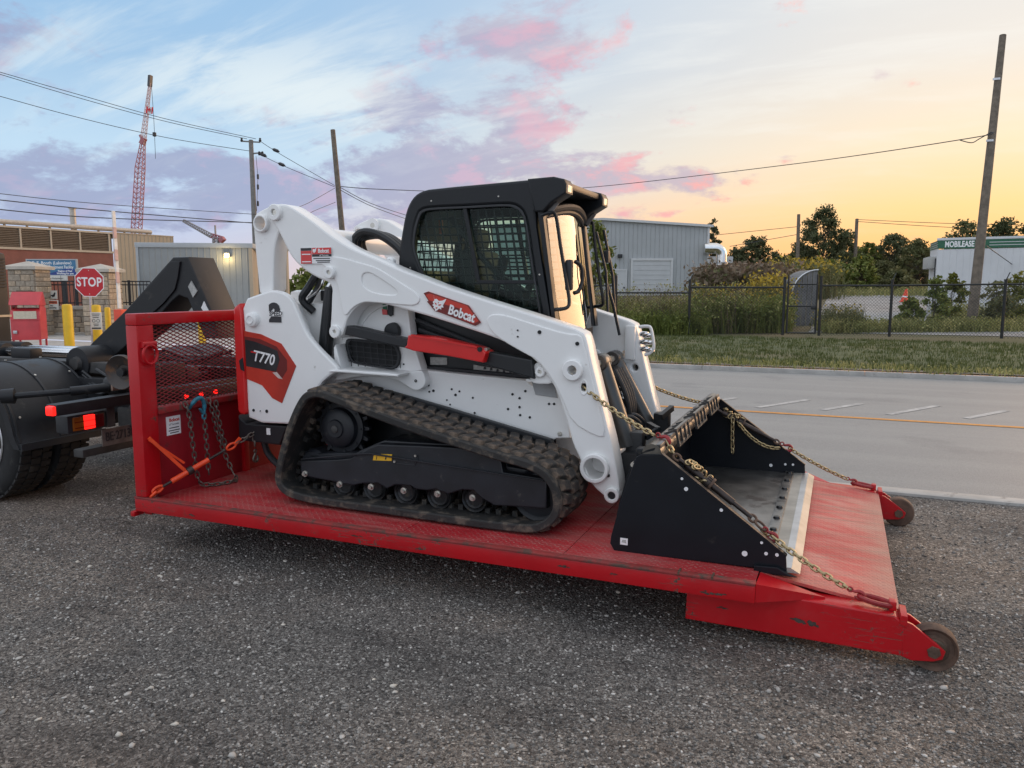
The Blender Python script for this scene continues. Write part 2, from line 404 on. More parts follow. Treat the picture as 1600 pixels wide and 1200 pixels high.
T = {
 'arm': [(-3.331,2.142),(-3.286,2.144),(-3.227,2.13),(-3.13,2.075),(-3.035,2.017),(-2.942,1.952),(-2.849,1.896),(-2.776,1.859),(-2.694,1.827),(-2.586,1.787),(-2.488,1.748),(-2.383,1.709),(-2.297,1.682),(-2.153,1.63),(-1.877,1.55),(-1.61,1.477),(-1.457,1.433),(-1.29,1.383),(-1.264,1.339),(-1.237,1.221),(-1.199,1.082),(-1.161,0.936),(-1.111,0.762),(-1.064,0.53),(-1.071,0.483),(-1.103,0.454),(-1.139,0.461),(-1.221,0.522),(-1.262,0.59),(-1.301,0.678),(-1.343,0.758),(-1.374,0.872),(-1.405,0.964),(-1.436,1.041),(-1.482,1.118),(-1.566,1.216),(-1.66,1.263),(-1.762,1.315),(-1.878,1.352),(-2.198,1.439),(-2.396,1.486),(-2.547,1.519),(-2.615,1.53),(-2.684,1.525),(-2.74,1.502),(-2.783,1.466),(-2.818,1.418),(-2.838,1.358),(-2.854,1.322),(-2.898,1.297),(-2.936,1.312),(-2.949,1.344),(-2.935,1.456),(-2.927,1.567),(-2.921,1.607),(-2.943,1.65),(-3.01,1.67),(-3.086,1.703),(-3.173,1.759),(-3.23,1.816),(-3.258,1.865),(-3.291,1.921),(-3.323,1.978),(-3.371,2.04),(-3.389,2.093),(-3.367,2.132)],
 'link': [(-3.533,2.042),(-3.521,2.078),(-3.494,2.102),(-3.358,2.149),(-3.298,2.134),(-3.27,2.089),(-3.299,2.019),(-3.331,1.963),(-3.366,1.884),(-3.383,1.737),(-3.391,1.565),(-3.505,1.565),(-3.511,1.656),(-3.53,1.903)],
 'armplate_r': [(-3.062,1.821),(-2.88,1.811),(-2.686,1.762),(-2.587,1.738),(-2.463,1.668),(-2.298,1.577),(-2.295,1.532),(-2.334,1.511),(-2.387,1.512),(-2.638,1.53),(-2.693,1.529),(-2.768,1.497),(-2.826,1.433),(-2.853,1.496),(-2.876,1.654),(-2.95,1.733)],
 'teardrop': [(-2.697,1.692),(-2.669,1.709),(-2.633,1.707),(-2.561,1.669),(-2.456,1.607),(-2.449,1.581),(-2.474,1.571),(-2.582,1.58),(-2.663,1.603),(-2.699,1.646)],
 'armplate_f': [(-1.866,1.43),(-1.841,1.463),(-1.801,1.469),(-1.73,1.461),(-1.552,1.41),(-1.378,1.365),(-1.297,1.366),(-1.275,1.303),(-1.236,1.151),(-1.183,0.956),(-1.145,0.809),(-1.203,0.805),(-1.344,0.874),(-1.398,1.0),(-1.459,1.112),(-1.551,1.216),(-1.628,1.25),(-1.762,1.317),(-1.834,1.368)],
 'panel': [(-3.61,1.536),(-3.45,1.582),(-3.357,1.606),(-3.266,1.586),(-3.203,1.542),(-3.162,1.454),(-3.098,1.326),(-3.023,1.247),(-2.947,1.185),(-2.872,1.123),(-2.873,1.099),(-2.932,1.072),(-3.012,1.012),(-3.127,0.841),(-3.172,0.738),(-3.595,0.726),(-3.604,0.855),(-3.6,1.322)],
 'decal_out': [(-3.602,1.335),(-3.464,1.317),(-3.301,1.259),(-3.191,1.119),(-3.314,0.872),(-3.39,0.901),(-3.47,0.981),(-3.543,1.003),(-3.595,1.018)],
 'decal_blk': [(-3.597,1.28),(-3.508,1.266),(-3.405,1.236),(-3.334,1.213),(-3.318,1.155),(-3.351,1.075),(-3.454,1.087),(-3.594,1.103)],
 'decal_dk': [(-3.318,1.155),(-3.261,1.149),(-3.253,1.083),(-3.307,1.027),(-3.382,1.078),(-3.351,1.075)],
 'tail': [(-3.678,1.472),(-3.655,1.498),(-3.611,1.519),(-3.6,1.322),(-3.604,0.846),(-3.603,0.777),(-3.662,0.782),(-3.676,0.816)],
 'lowframe': [(-3.713,0.763),(-3.645,0.71),(-3.304,0.716),(-3.373,0.582),(-3.717,0.59)],
 'frame': [(-3.039,0.949),(-3.012,1.16),(-2.925,1.39),(-2.864,1.485),(-2.775,1.554),(-2.478,1.544),(-2.454,1.323),(-2.381,1.111),(-2.189,1.099),(-1.932,1.087),(-1.684,1.075),(-1.624,1.033),(-1.485,1.066),(-1.422,0.883),(-1.405,0.753),(-1.491,0.743),(-1.766,0.59),(-2.468,0.611),(-2.849,0.665)],
 'cavity': [(-2.603,1.533),(-2.258,1.456),(-1.883,1.345),(-1.617,1.198),(-1.616,1.005),(-1.996,1.025),(-2.494,1.043)],
 'lip': [(-2.944,1.094),(-2.885,1.109),(-2.808,1.11),(-2.509,1.104),(-2.427,1.098),(-2.436,1.085),(-2.509,1.085),(-2.809,1.092)],
 'fender': [(-2.973,1.051),(-2.942,1.077),(-2.816,1.087),(-2.515,1.086),(-2.351,1.118),(-2.33,1.095),(-2.315,1.049),(-2.331,1.012),(-2.372,0.987),(-2.426,0.996),(-2.47,1.025),(-2.534,1.05),(-2.608,1.059),(-2.797,1.059),(-2.993,1.017)],
 'bar': [(-2.802,1.384),(-2.714,1.374),(-2.369,1.308),(-2.383,1.258),(-2.647,1.301),(-2.818,1.328)],
 'redbar': [(-2.354,1.336),(-2.186,1.329),(-1.896,1.274),(-1.856,1.256),(-1.848,1.246),(-1.865,1.192),(-2.094,1.223),(-2.32,1.245),(-2.381,1.263),(-2.363,1.279)],
 'bar2': [(-1.936,1.261),(-1.586,1.214),(-1.574,1.106),(-1.937,1.187)],
 'grille_w': [(-2.936,1.288),(-2.863,1.294),(-2.578,1.277),(-2.542,1.25),(-2.52,1.194),(-2.535,1.13),(-2.573,1.105),(-2.638,1.109),(-2.877,1.129),(-2.911,1.165)],
 'bracket': [(-1.613,1.097),(-1.606,1.145),(-1.589,1.182),(-1.562,1.202),(-1.527,1.185),(-1.496,1.142),(-1.477,1.1),(-1.477,1.078),(-1.581,1.073)],
 'cab': [(-2.579,1.753),(-2.566,1.869),(-2.537,2.01),(-2.515,2.089),(-2.489,2.14),(-2.452,2.182),(-2.406,2.204),(-2.341,2.216),(-1.699,2.236),(-1.54,2.242),(-1.479,2.228),(-1.54,2.198),(-1.574,2.135),(-1.627,2.072),(-1.658,2.049),(-1.607,1.735),(-1.548,1.419),(-1.547,1.335),(-1.882,1.396),(-2.271,1.522),(-2.565,1.655)],
 'cabwin': [(-2.408,2.093),(-2.333,2.103),(-2.069,2.102),(-1.826,2.106),(-1.762,2.09),(-1.721,2.051),(-1.698,1.968),(-1.671,1.786),(-1.638,1.602),(-1.611,1.451),(-1.624,1.434),(-1.92,1.516),(-2.17,1.601),(-2.39,1.663),(-2.444,1.779),(-2.473,1.867),(-2.461,1.973),(-2.434,2.051)],
 'cabpillar': [(-2.122,2.091),(-2.098,2.09),(-2.01,1.662),(-2.039,1.662)],
 'cabrail': [(-2.034,1.662),(-1.652,1.661),(-1.647,1.64),(-2.034,1.64)],
 'track': [(-3.163,0.447),(-3.149,0.529),(-3.094,0.692),(-3.04,0.821),(-2.978,0.934),(-2.929,0.998),(-2.882,1.027),(-2.817,1.042),(-2.745,1.03),(-2.674,1.008),(-2.552,0.977),(-2.382,0.932),(-2.216,0.888),(-2.022,0.843),(-1.865,0.809),(-1.638,0.76),(-1.491,0.735),(-1.419,0.713),(-1.355,0.678),(-1.305,0.622),(-1.273,0.544),(-1.272,0.462),(-1.303,0.39),(-1.374,0.333),(-1.453,0.305),(-1.639,0.299),(-1.792,0.298),(-1.949,0.301),(-2.111,0.303),(-2.363,0.307),(-2.716,0.309),(-2.901,0.315),(-3.014,0.327),(-3.09,0.351),(-3.137,0.39)],
 'trackframe': [(-3.005,0.565),(-2.718,0.598),(-2.636,0.613),(-2.509,0.685),(-2.447,0.712),(-2.149,0.725),(-1.986,0.731),(-1.673,0.731),(-1.65,0.619),(-1.398,0.605),(-1.397,0.444),(-1.704,0.427),(-1.782,0.44),(-1.829,0.479),(-1.9,0.475),(-1.989,0.44),(-2.062,0.462),(-2.12,0.448),(-2.195,0.448),(-2.237,0.466),(-2.331,0.461),(-2.392,0.431),(-2.453,0.46),(-2.56,0.445),(-2.623,0.427),(-2.769,0.436),(-2.957,0.449),(-3.004,0.469)],
 'rollers': [(-2.733,0.434),(-2.515,0.432),(-2.3,0.431),(-2.08,0.431),(-1.856,0.437)],
 'rolbolts': [(-2.968,0.488),(-2.716,0.447),(-2.495,0.454),(-2.274,0.454),(-2.053,0.458),(-2.053,0.458),(-1.834,0.459)],
 'idler': [(-1.456,0.522)],
 'idler_r': [(-1.457,0.657)],
 'sprocket': [(-2.773,0.779)],
 'sprocket_r': [(-2.768,0.933)],
 'idler2': [(-2.98,0.562)],
 'bucket': [(-0.89,0.791),(-0.869,0.806),(-0.769,0.816),(-0.652,0.736),(-0.176,0.382),(-0.17,0.313),(-0.314,0.311),(-0.99,0.301),(-1.013,0.338),(-1.009,0.378),(-0.951,0.604)],
 'buckettube': [(-0.767,0.854)],
 'buckettube_far': [(-0.852,0.737)],
 'cutnear': [(-0.121,0.312),(-0.171,0.314)],
 'bosses': [(-3.333,2.09),(-3.454,2.026),(-2.901,1.349),(-1.336,1.168),(-1.207,0.628),(-1.107,0.486),(-1.543,1.145),(-2.922,1.709),(-3.521,1.411),(-1.276,1.064)],
 'bobcatdecal': [(-2.267,1.585),(-2.236,1.595),(-1.974,1.516),(-1.896,1.418),(-1.933,1.399),(-2.195,1.484)],
 'sticker': [(-3.142,1.862),(-2.911,1.864),(-2.912,1.766),(-3.142,1.769)],
 'tiltnear': [(-1.194,1.039),(-1.09,0.711),(-1.052,0.669)],
 'tiltfar': [(-1.388,1.146),(-1.138,0.694),(-1.093,0.627)],
 'liftcyl': [(-3.046,1.623),(-3.142,1.189)],
 'text2speed': [(-3.387,1.508),(-3.29,1.399)],
 'textT770': [(-3.548,1.202),(-3.353,1.129)],
 'visor': [(-1.699,2.236),(-1.54,2.242),(-1.466,2.222),(-1.557,2.214),(-1.583,2.135),(-1.627,2.072)],
 'lampR': [(-1.554,2.214),(-1.482,2.193),(-1.479,2.163),(-1.533,2.129),(-1.566,2.13)],
 'lampF': [(-1.594,2.252),(-1.553,2.231),(-1.572,2.113),(-1.642,2.054),(-1.652,2.064),(-1.623,2.196)],
 'doornear': [(-1.635,2.074),(-1.615,2.033),(-1.623,1.832),(-1.549,1.424)],
 'doorfar': [(-1.648,2.049),(-1.641,1.913),(-1.57,1.48),(-1.574,1.335)],
 'arch': [(-1.703,2.162),(-1.607,2.14),(-1.531,2.019)],
 'taillights': [(-1.267,1.263)],
 'hosearc': [(-3.056,1.898),(-3.044,1.949),(-2.972,1.976),(-2.872,1.961),(-2.784,1.917),(-2.726,1.874)],
 'liftcylw': [(-3.668,2.088),(-3.325,2.002)],
 'redgrip': [(-3.677,1.489)],
}
# ================================================================== ground, road, verge
def mix_ground(name, build):
    m = bpy.data.materials.new(name); m.use_nodes = True; n = NB(m.node_tree); p = m.node_tree.nodes['Principled BSDF']
    co = n.node('ShaderNodeTexCoord').outputs['Object']; build(n, p, co); return m
def g_gravel(n, p, co):
    cell = n.sep(n.voro(co, 95, out='Color'))[0]; d1 = n.voro(co, 95)
    cell2 = n.sep(n.voro(co, 260, out='Color'))[1]; d2 = n.voro(co, 260)
    c = n.ramp(cell, [(0, (.045,.041,.037,1)), (.40, (.135,.123,.112,1)), (.74, (.23,.21,.19,1)), (.93, (.38,.355,.325,1)), (1, (.60,.57,.53,1))])
    c2 = n.ramp(cell2, [(0, (.050,.046,.042,1)), (.65, (.19,.174,.158,1)), (1, (.42,.395,.36,1))])
    c = n.mix(n.step(n.noise(co, 26, 4, .6), .45, .62), c, c2)
    big = n.noise(co, .55, 4, .6)
    c = n.mix(n.step(big, .40, .62), c, n.mix(1.0, c, (1.36, 1.24, 1.14, 1), 'MULTIPLY'))
    c = n.mix(n.step(n.noise(n.v('MULTIPLY', co, (.5, 1.3, 1)), 1.5, 4, .6), .44, .62), c, n.mix(1.0, c, (.66, .66, .67, 1), 'MULTIPLY'))
    n.put(p.inputs['Base Color'], c); p.inputs['Roughness'].default_value = .82; p.inputs['Specular IOR Level'].default_value = .35
    h = n.m('ADD', n.m('MULTIPLY', d1, -1.0), n.m('ADD', n.m('MULTIPLY', d2, -.4), n.m('MULTIPLY', n.noise(co, 9, 4, .6), .8)))
    b = n.node('ShaderNodeBump'); b.inputs['Strength'].default_value = 1.0; b.inputs['Distance'].default_value = .014
    n.put(b.inputs['Height'], h); n.put(p.inputs['Normal'], b.outputs[0])
def g_asphalt(n, p, co):
    f = n.noise(co, 140, 4, .7); lane = n.noise(n.v('MULTIPLY', co, (.05, 1.4, 1)), 1.3, 4, .55)
    c = n.mix(n.step(f, .3, .75), (.185,.183,.177,1), (.325,.32,.31,1))
    c = n.mix(n.step(lane, .40, .66), c, n.mix(1.0, c, (1.12,1.12,1.11,1), 'MULTIPLY'))
    c = n.mix(n.step(n.noise(co, .6, 5, .6), .56, .66), c, n.mix(1.0, c, (.86,.86,.87,1), 'MULTIPLY'))
    gr = n.step(n.m('ADD', n.sep(co)[1], n.noise(co, 2.5, 4, .6)), 7.75, 7.35)
    c = n.mix(n.m('MULTIPLY', gr, .45), c, (.20,.185,.165,1))
    n.put(p.inputs['Base Color'], c); p.inputs['Roughness'].default_value = .62
    b = n.node('ShaderNodeBump'); b.inputs['Strength'].default_value = .3; b.inputs['Distance'].default_value = .004
    n.put(b.inputs['Height'], f); n.put(p.inputs['Normal'], b.outputs[0])
def g_grass(n, p, co):
    c = n.mix(n.step(n.noise(co, 1.1, 5, .65), .35, .66), (.080,.100,.036,1), (.130,.140,.055,1))
    c = n.mix(n.step(n.noise(co, .35, 4, .6), .52, .70), c, (.17,.15,.075,1))
    c = n.mix(n.step(n.noise(n.v('MULTIPLY', co, (1, .4, 1)), 30, 3, .7), .35, .75), n.mix(1.0, c, (.55,.6,.5,1), 'MULTIPLY'), c)
    n.put(p.inputs['Base Color'], c); p.inputs['Roughness'].default_value = .9
def g_field(n, p, co):
    c = n.mix(n.step(n.noise(co, .12, 5, .6), .4, .6), (.075,.082,.032,1), (.13,.105,.055,1))
    n.put(p.inputs['Base Color'], c); p.inputs['Roughness'].default_value = .95
def g_lot(n, p, co):
    c = n.mix(n.step(n.noise(co, .35, 5, .65), .35, .65), (.20,.195,.19,1), (.34,.335,.325,1))
    n.put(p.inputs['Base Color'], c); p.inputs['Roughness'].default_value = .85
GRAVEL = mix_ground('dark_gravel', g_gravel); ASPH = mix_ground('asphalt', g_asphalt); GRASSM = mix_ground('mown_grass', g_grass)
FIELD = mix_ground('rough_field', g_field); LOTM = mix_ground('pale_gravel_lot', g_lot)
CONC = M('concrete', (.40,.385,.36), .8, var=.18, vscale=3, dirt=((.22,.20,.18), .3, 6), bump=.15, bscale=80)
LINEO = M('orange_road_paint', (.62,.27,.055), .7, var=.2, vscale=20, dirt=((.24,.19,.15), .25, 14))
LINEW = M('worn_white_road_paint', (.47,.46,.44), .75, var=.15, vscale=12, dirt=((.33,.325,.315), .52, 8))

def hgt(y): return 0.018*min(max(y-28.0, 0), 90.0)
def sheet(name, xs, ys, zf, mat, kind='structure'):
    vs = [(x, y, zf(x, y)) for y in ys for x in xs]; nx = len(xs)
    fs = [(j*nx+i, j*nx+i+1, (j+1)*nx+i+1, (j+1)*nx+i) for j in range(len(ys)-1) for i in range(nx-1)]
    return tag(finish(name, mesh_of(name, vs, fs), mat, None, 0), kind=kind)
rs = random.Random(3)
sheet('gravel_yard', np.linspace(-70, 60, 66), np.linspace(-30, 6.72, 30), lambda x, y: 0.0, GRAVEL)
sheet('road', [-120, -60, 0, 60, 160], [6.70, 16.60], lambda x, y: -.09, ASPH)
sheet('field', [-900, -300, -120, -60, 0, 60, 120, 300, 900], [26.2, 28, 40, 60, 80, 100, 118, 200, 500, 1800], lambda x, y: hgt(y)-.012, FIELD)
def verge(x, y):
    t = min(max((y-16.7)/9.6, 0), 1); return .0+.05*math.sin(x*.45+y*.3)*t*(1-t)*3+.10*t*(1-t)*4*.5
sheet('grass_verge', np.linspace(-13, 70, 110), np.linspace(16.55, 26.4, 16), verge, GRASSM)
sheet('driveway', [-120, -60, -12.9], [16.6, 18.5, 26.4], lambda x, y: .02, CONC)
tag(MB().box(-60, -13.5, 12.6, 16.43, -.2, 0.0, .02).obj('entrance_apron', CONC), kind='structure')
sheet('pale_lot', np.linspace(-1, 90, 20), [29.6, 34, 42, 52, 64, 78], lambda x, y: hgt(y)+.004, LOTM)
# kerbs: near one in cast lengths, far one in cast lengths
def kerb(name, y0, y1, z0, z1, x0, x1, ln):
    root = None; x = x0; me = None
    e = bpy.data.objects.new(name, None); col.objects.link(e); e['kind'] = 'structure'
    while x < x1:
        mb = MB().box(x+.003, x+ln-.003, y0, y1, z0, z1, .010) if me is None else None
        if me is None:
            o = mb.obj('kerbstone', CONC, e); me = o.data; ox = x
        else:
            o = bpy.data.objects.new('kerbstone', me); col.objects.link(o); o.parent = e; o.location = (x-ox, 0, 0)
        x += ln
kerb('near_kerb', 6.66, 6.83, -.2, .022, -40.0, 12.0, 2.6)
kerb('far_kerb', 16.42, 16.58, -.2, -.005, -61.5, 26.0, 3.1)
sheet('orange_line', [-80, 80], [11.02, 11.14], lambda x, y: -.085, LINEO)
for a, b in (((1184,637),(1262,625)), ((1285,641),(1346,631)), ((1388,648),(1466,634)), ((1510,654),(1572,642)), ((1085,632),(1150,622))):
    p, q = gp(*a, -.09), gp(*b, -.09); d = (q-p).normalized(); w = Vector((-d.y, d.x, 0))*.05
    tag(finish('parking_mark', mesh_of('parking_mark', [Vector((*v.xy, -.085)) for v in (p-w, q-w, q+w, p+w)], [(0,1,2,3)]), LINEW, None, 0), kind='structure')
# bare dusty strip behind the far kerb
sheet('dirt_strip', np.linspace(-13, 60, 70), [16.57, 16.8, 17.05], lambda x, y: verge(x, 17.05)+(.012 if y < 17 else -.006*math.sin(x*3)), M('dry_dirt', (.20,.165,.13), .95, var=.35, vscale=5, dirt=((.085,.085,.045), .35, 4)))

# ================================================================== leaves, trees, weeds
def LEAF(name, a, b, tr=.25):
    m = bpy.data.materials.new(name); m.use_nodes = True; n = NB(m.node_tree); p = m.node_tree.nodes['Principled BSDF']
    g = n.node('ShaderNodeNewGeometry').outputs['Random Per Island']
    co = n.node('ShaderNodeTexCoord').outputs['Object']
    c = n.mix(g, (*a, 1), (*b, 1)); c = n.mix(n.step(n.noise(co, .9, 3, .5), .35, .7), n.mix(1.0, c, (.62,.68,.6,1), 'MULTIPLY'), c)
    n.put(p.inputs['Base Color'], c); p.inputs['Roughness'].default_value = .6
    p.inputs['Specular IOR Level'].default_value = .25
    t = n.node('ShaderNodeBsdfTranslucent'); n.put(t.inputs[0], c); mx = n.node('ShaderNodeMixShader'); mx.inputs[0].default_value = tr
    o = m.node_tree.nodes['Material Output']; m.node_tree.links.new(p.outputs[0], mx.inputs[1]); m.node_tree.links.new(t.outputs[0], mx.inputs[2]); m.node_tree.links.new(mx.outputs[0], o.inputs[0])
    return m
L_DARK = LEAF('leaf_dark', (.075,.088,.042), (.165,.172,.085)); L_MID = LEAF('leaf_mid', (0.132,0.172,0.042), (0.296,0.304,0.083))
L_YEL = LEAF('leaf_yellow_green', (0.120,0.144,0.030), (0.288,0.264,0.060), .35); L_OLIVE = LEAF('leaf_olive', (0.127,0.138,0.058), (0.244,0.225,0.108))
L_BROWN = LEAF('plume_brown', (.15,.105,.075), (.30,.22,.165)); L_GOLD = LEAF('goldenrod', (.36,.25,.035), (.60,.42,.06), .2)
L_GRASS = LEAF('grass_blade', (0.075,0.105,0.030), (0.173,0.180,0.068)); L_WEED = LEAF('weed_leaf', (0.226,0.246,0.081), (0.512,0.452,0.198), .3)
BARK = M('bark', (.085,.068,.052), .9, var=.35, vscale=12, bump=.4, bscale=30)
def leaves(cs, size, seed, up=.0, aspect=.55):
    """leaf-shaped faces: centres (n,3), sizes"""
    g = np.random.default_rng(seed); n = len(cs)
    d = g.normal(size=(n, 3)); d[:, 2] += up; d /= np.linalg.norm(d, axis=1)[:, None]
    e = g.normal(size=(n, 3)); s = np.cross(d, e); s /= np.linalg.norm(s, axis=1)[:, None]; nn = np.cross(d, s)
    L = size*(.6+.8*g.random(n))[:, None]
    v = np.stack([cs-d*L*.5, cs+s*L*aspect*.5+nn*L*.06, cs+d*L*.5, cs-s*L*aspect*.5+nn*L*.06], 1).reshape(-1, 3)
    return v, np.arange(4*n).reshape(n, 4)
def tree(name, label, base, h, rad, mat, seed, nleaf=5000, lsize=.30, low=.25, trunk=.16, group=None, cat='tree', lean=0.0, clumps=34, gap=.5, shape=1.0, bare=0):
    r = random.Random(seed); g = np.random.default_rng(seed)
    root = thing(name, label, cat, base, group); b = Vector(base)
    mb = MB(); top = b+Vector((lean, 0, h*.82))
    spine = [b+(top-b)*t+Vector((r.uniform(-1,1), r.uniform(-1,1), 0))*rad*.06*(t > 0) for t in (0, .25, .5, .75, 1)]
    mb.tube(spine, [trunk, trunk*.8, trunk*.6, trunk*.38, trunk*.12], 7)
    cl = []
    for k in range(clumps):
        t = low+(1-low)*(k+.5)/clumps; a = k*2.4+r.uniform(-.5,.5)
        env = (math.sin(math.pi*min(max((t-low)/(1.02-low), 0.02), 1)**(.62*shape)))**.75
        rr = rad*env*(.35+.68*r.random()); c = b+Vector((math.cos(a)*rr+lean*t, math.sin(a)*rr, h*t+r.uniform(-.05,.05)*h))
        cl.append((c, rad*(.14+.20*r.random())*(34/clumps)**.3))
        f = min(t*.9, .95); s0 = spine[0].lerp(spine[-1], f*.8)
        mid = s0.lerp(c, .55)+Vector((0, 0, rad*.06)); mb.tube([s0, mid, c], [trunk*.34*(1-f*.6), trunk*.2, trunk*.05], 5)
    for k in range(bare):
        a = r.uniform(0, 6.28); s0 = spine[-1].lerp(spine[2], r.random()); e = s0+Vector((math.cos(a)*rad*.5, math.sin(a)*rad*.5, h*r.uniform(.12,.3)))
        mb.tube([s0, s0.lerp(e, .5)+Vector((0,0,.1)), e], [trunk*.15, trunk*.1, trunk*.03], 4)
    mb.obj('trunk', BARK, root)
    w = np.array([q[1]**2 for q in cl]); idx = g.choice(len(cl), nleaf, p=w/w.sum())
    cen = np.array([tuple(q[0]) for q in cl])[idx]; sp = np.array([q[1] for q in cl])[idx]
    off = g.normal(size=(nleaf, 3)); off /= np.linalg.norm(off, axis=1)[:, None]; off *= (g.random(nleaf)**gap)[:, None]
    cen = cen+off*sp[:, None]*np.array([1.15, 1.15, .85])
    v, f = leaves(cen, lsize, seed+1); finish('crown', fast_mesh('crown', v, f), mat, root, 0)
    return root
def weeds(name, spots, mat, seed, blade=(.5,.9), lw=.03, nper=10, tops=None, leafy=0.0, lsize=.10, label=None, kind='stuff', spread=.16, cat=None):
    """clumps of upright stems with leaves, one mass"""
    g = np.random.default_rng(seed); V = []; F = []; tv = []; n0 = 0
    sp = np.array(spots, dtype=float); n = len(sp)*nper
    c = np.repeat(sp, nper, 0)+np.concatenate([g.normal(scale=spread, size=(n, 2)), np.zeros((n, 1))], 1)
    h = (blade[0]+(blade[1]-blade[0])*g.random(n))[:, None]; a = g.random(n)*6.283; le = g.normal(scale=.16, size=(n, 2))
    tip = c+np.concatenate([le*h, h], 1); mid = c+np.concatenate([le*h*.35, h*.55], 1)
    w = np.stack([np.cos(a), np.sin(a), np.zeros(n)], 1)*lw/2
    v = np.stack([c-w, c+w, mid+w*.8, mid-w*.8, tip], 1).reshape(-1, 3); i = np.arange(n)[:, None]*5
    tri = np.concatenate([i+np.array([[0,1,2]]), i+np.array([[0,2,3]]), i+np.array([[3,2,4]])])
    me = fast_mesh(name, v, tri); o = finish(name, me, mat, None, 0)
    tag(o, label, cat, None, kind)
    if leafy:
        m = int(n*leafy); k = g.integers(0, n, m); t = (.25+.75*g.random(m))[:, None]
        lc = c[k]*(1-t)+tip[k]*t+g.normal(scale=lsize*.6, size=(m, 3)); lv, lf = leaves(lc, lsize, seed+2)
        q = finish('foliage', fast_mesh('foliage', lv, lf), mat, o, 0); q['kind'] = 'stuff'
    if tops:
        m = int(n*tops[1]); k = g.integers(0, n, m)
        lc = tip[k]+g.normal(scale=tops[3], size=(m, 3))*np.array([1, 1, 1.3])-np.array([0, 0, tops[3]])
        lv, lf = leaves(lc, tops[2], seed+5); q = finish('flower_heads', fast_mesh('flower_heads', lv, lf), tops[0], o, 0); q['kind'] = 'stuff'
    return o

# ================================================================== boundary fence on the far side of the road
FA, FB = Vector((-4.6, 26.75, 0)), Vector((4.8, 27.9, 0)); FD = (FB-FA).normalized()
def fence_at(px):
    d = at(px, 449, 1.0)-EYE; d.z = 0
    # EYE + s d = FA + t FD
    den = d.x*FD.y-d.y*FD.x; s = ((FA.x-EYE.x)*FD.y-(FA.y-EYE.y)*FD.x)/den
    p = Vector((EYE.x, EYE.y, 0))+d*s; return Vector((p.x, p.y, .05))
FBLK = M('fence_black', (.014,.015,.016), .5, var=.2); WIREM = M('fence_wire', (.045,.047,.048), .5, .4, var=.2)
fence = thing('chain_link_fence', 'black chain-link fence with barbed-wire arms behind the grass verge', 'fence', fence_at(1200))
posts = [(885,1.75),(962,1.95),(1078,1.80),(1226,1.88),(1283,1.9),(1394,1.78),(1571,1.78),(1760,1.8)]
for px, h in posts:
    p = fence_at(px); mb = MB().cyl(p, p+Vector((0,0,h)), .045 if px != 962 else .06, 10).cyl(p+Vector((0,0,h-.02)), p+Vector((0,0,h+.03)), .052, 10)
    if px in (1078, 1394, 1571): mb.beam(p+Vector((0,0,h)), p+Vector((.10,.05,h+.24)), .025, .02)
    mb.obj('post', FBLK, fence)
rails = [(885,962,1.62,1.62),(962,1078,1.38,1.38),(1078,1226,1.56,1.56),(1283,1394,1.62,1.62),(1394,1571,1.62,1.66),(1571,1760,1.66,1.66)]
for a, b, z0, z1 in rails:
    p, q = fence_at(a), fence_at(b); MB().cyl(p+Vector((0,0,z0)), q+Vector((0,0,z1)), .028, 8).obj('top_rail', FBLK, fence)
    d = (q-p); L = d.length; u = d/L; mb = MB(); s = .10; z0 -= .01; nrm = Vector((-u.y, u.x, 0))
    k = -z0
    while k < L:
        for sg in (0, 1):
            x0, x1 = k, k+z0
            a0 = max(x0, 0); b0 = min(x1, L)
            if b0 > a0:
                za, zb = (a0-x0, b0-x0) if sg == 0 else (z0-(a0-x0), z0-(b0-x0))
                mb.beam(p+u*a0+Vector((0,0,za))+nrm*.004*sg, p+u*b0+Vector((0,0,zb))+nrm*.004*sg, .006, .006)
        k += s
    mb.obj('wire_mesh', WIREM, fence, 0)
gate = thing('pedestrian_gate', 'narrow black chain-link gate set into the boundary fence', 'gate', fence_at(1254))
ga, gb = fence_at(1232), fence_at(1277)
for p in (ga, gb): MB().cyl(p+Vector((0,0,.06)), p+Vector((0,0,1.98)), .03, 8).obj('upright', FBLK, gate)
for z in (.08, .95, 1.66): MB().cyl(ga+Vector((0,0,z)), gb+Vector((0,0,z)), .024, 8).obj('cross_bar', FBLK, gate)
mb = MB(); L = (gb-ga).length; u = (gb-ga)/L; k = -1.6
while k < L:
    for sg in (0, 1):
        a0 = max(k, 0); b0 = min(k+1.6, L)
        if b0 > a0:
            za, zb = (a0-k, b0-k) if sg == 0 else (1.6-(a0-k), 1.6-(b0-k))
            mb.beam(ga+u*a0+Vector((0,.004*sg,za)), ga+u*b0+Vector((0,.004*sg,zb)), .006, .006)
    k += .1
mb.obj('wire_mesh', WIREM, gate, 0)
MB().box(gb.x-.16, gb.x-.02, gb.y-.06, gb.y-.03, .9, 1.0, .008).obj('latch', FBLK, gate)
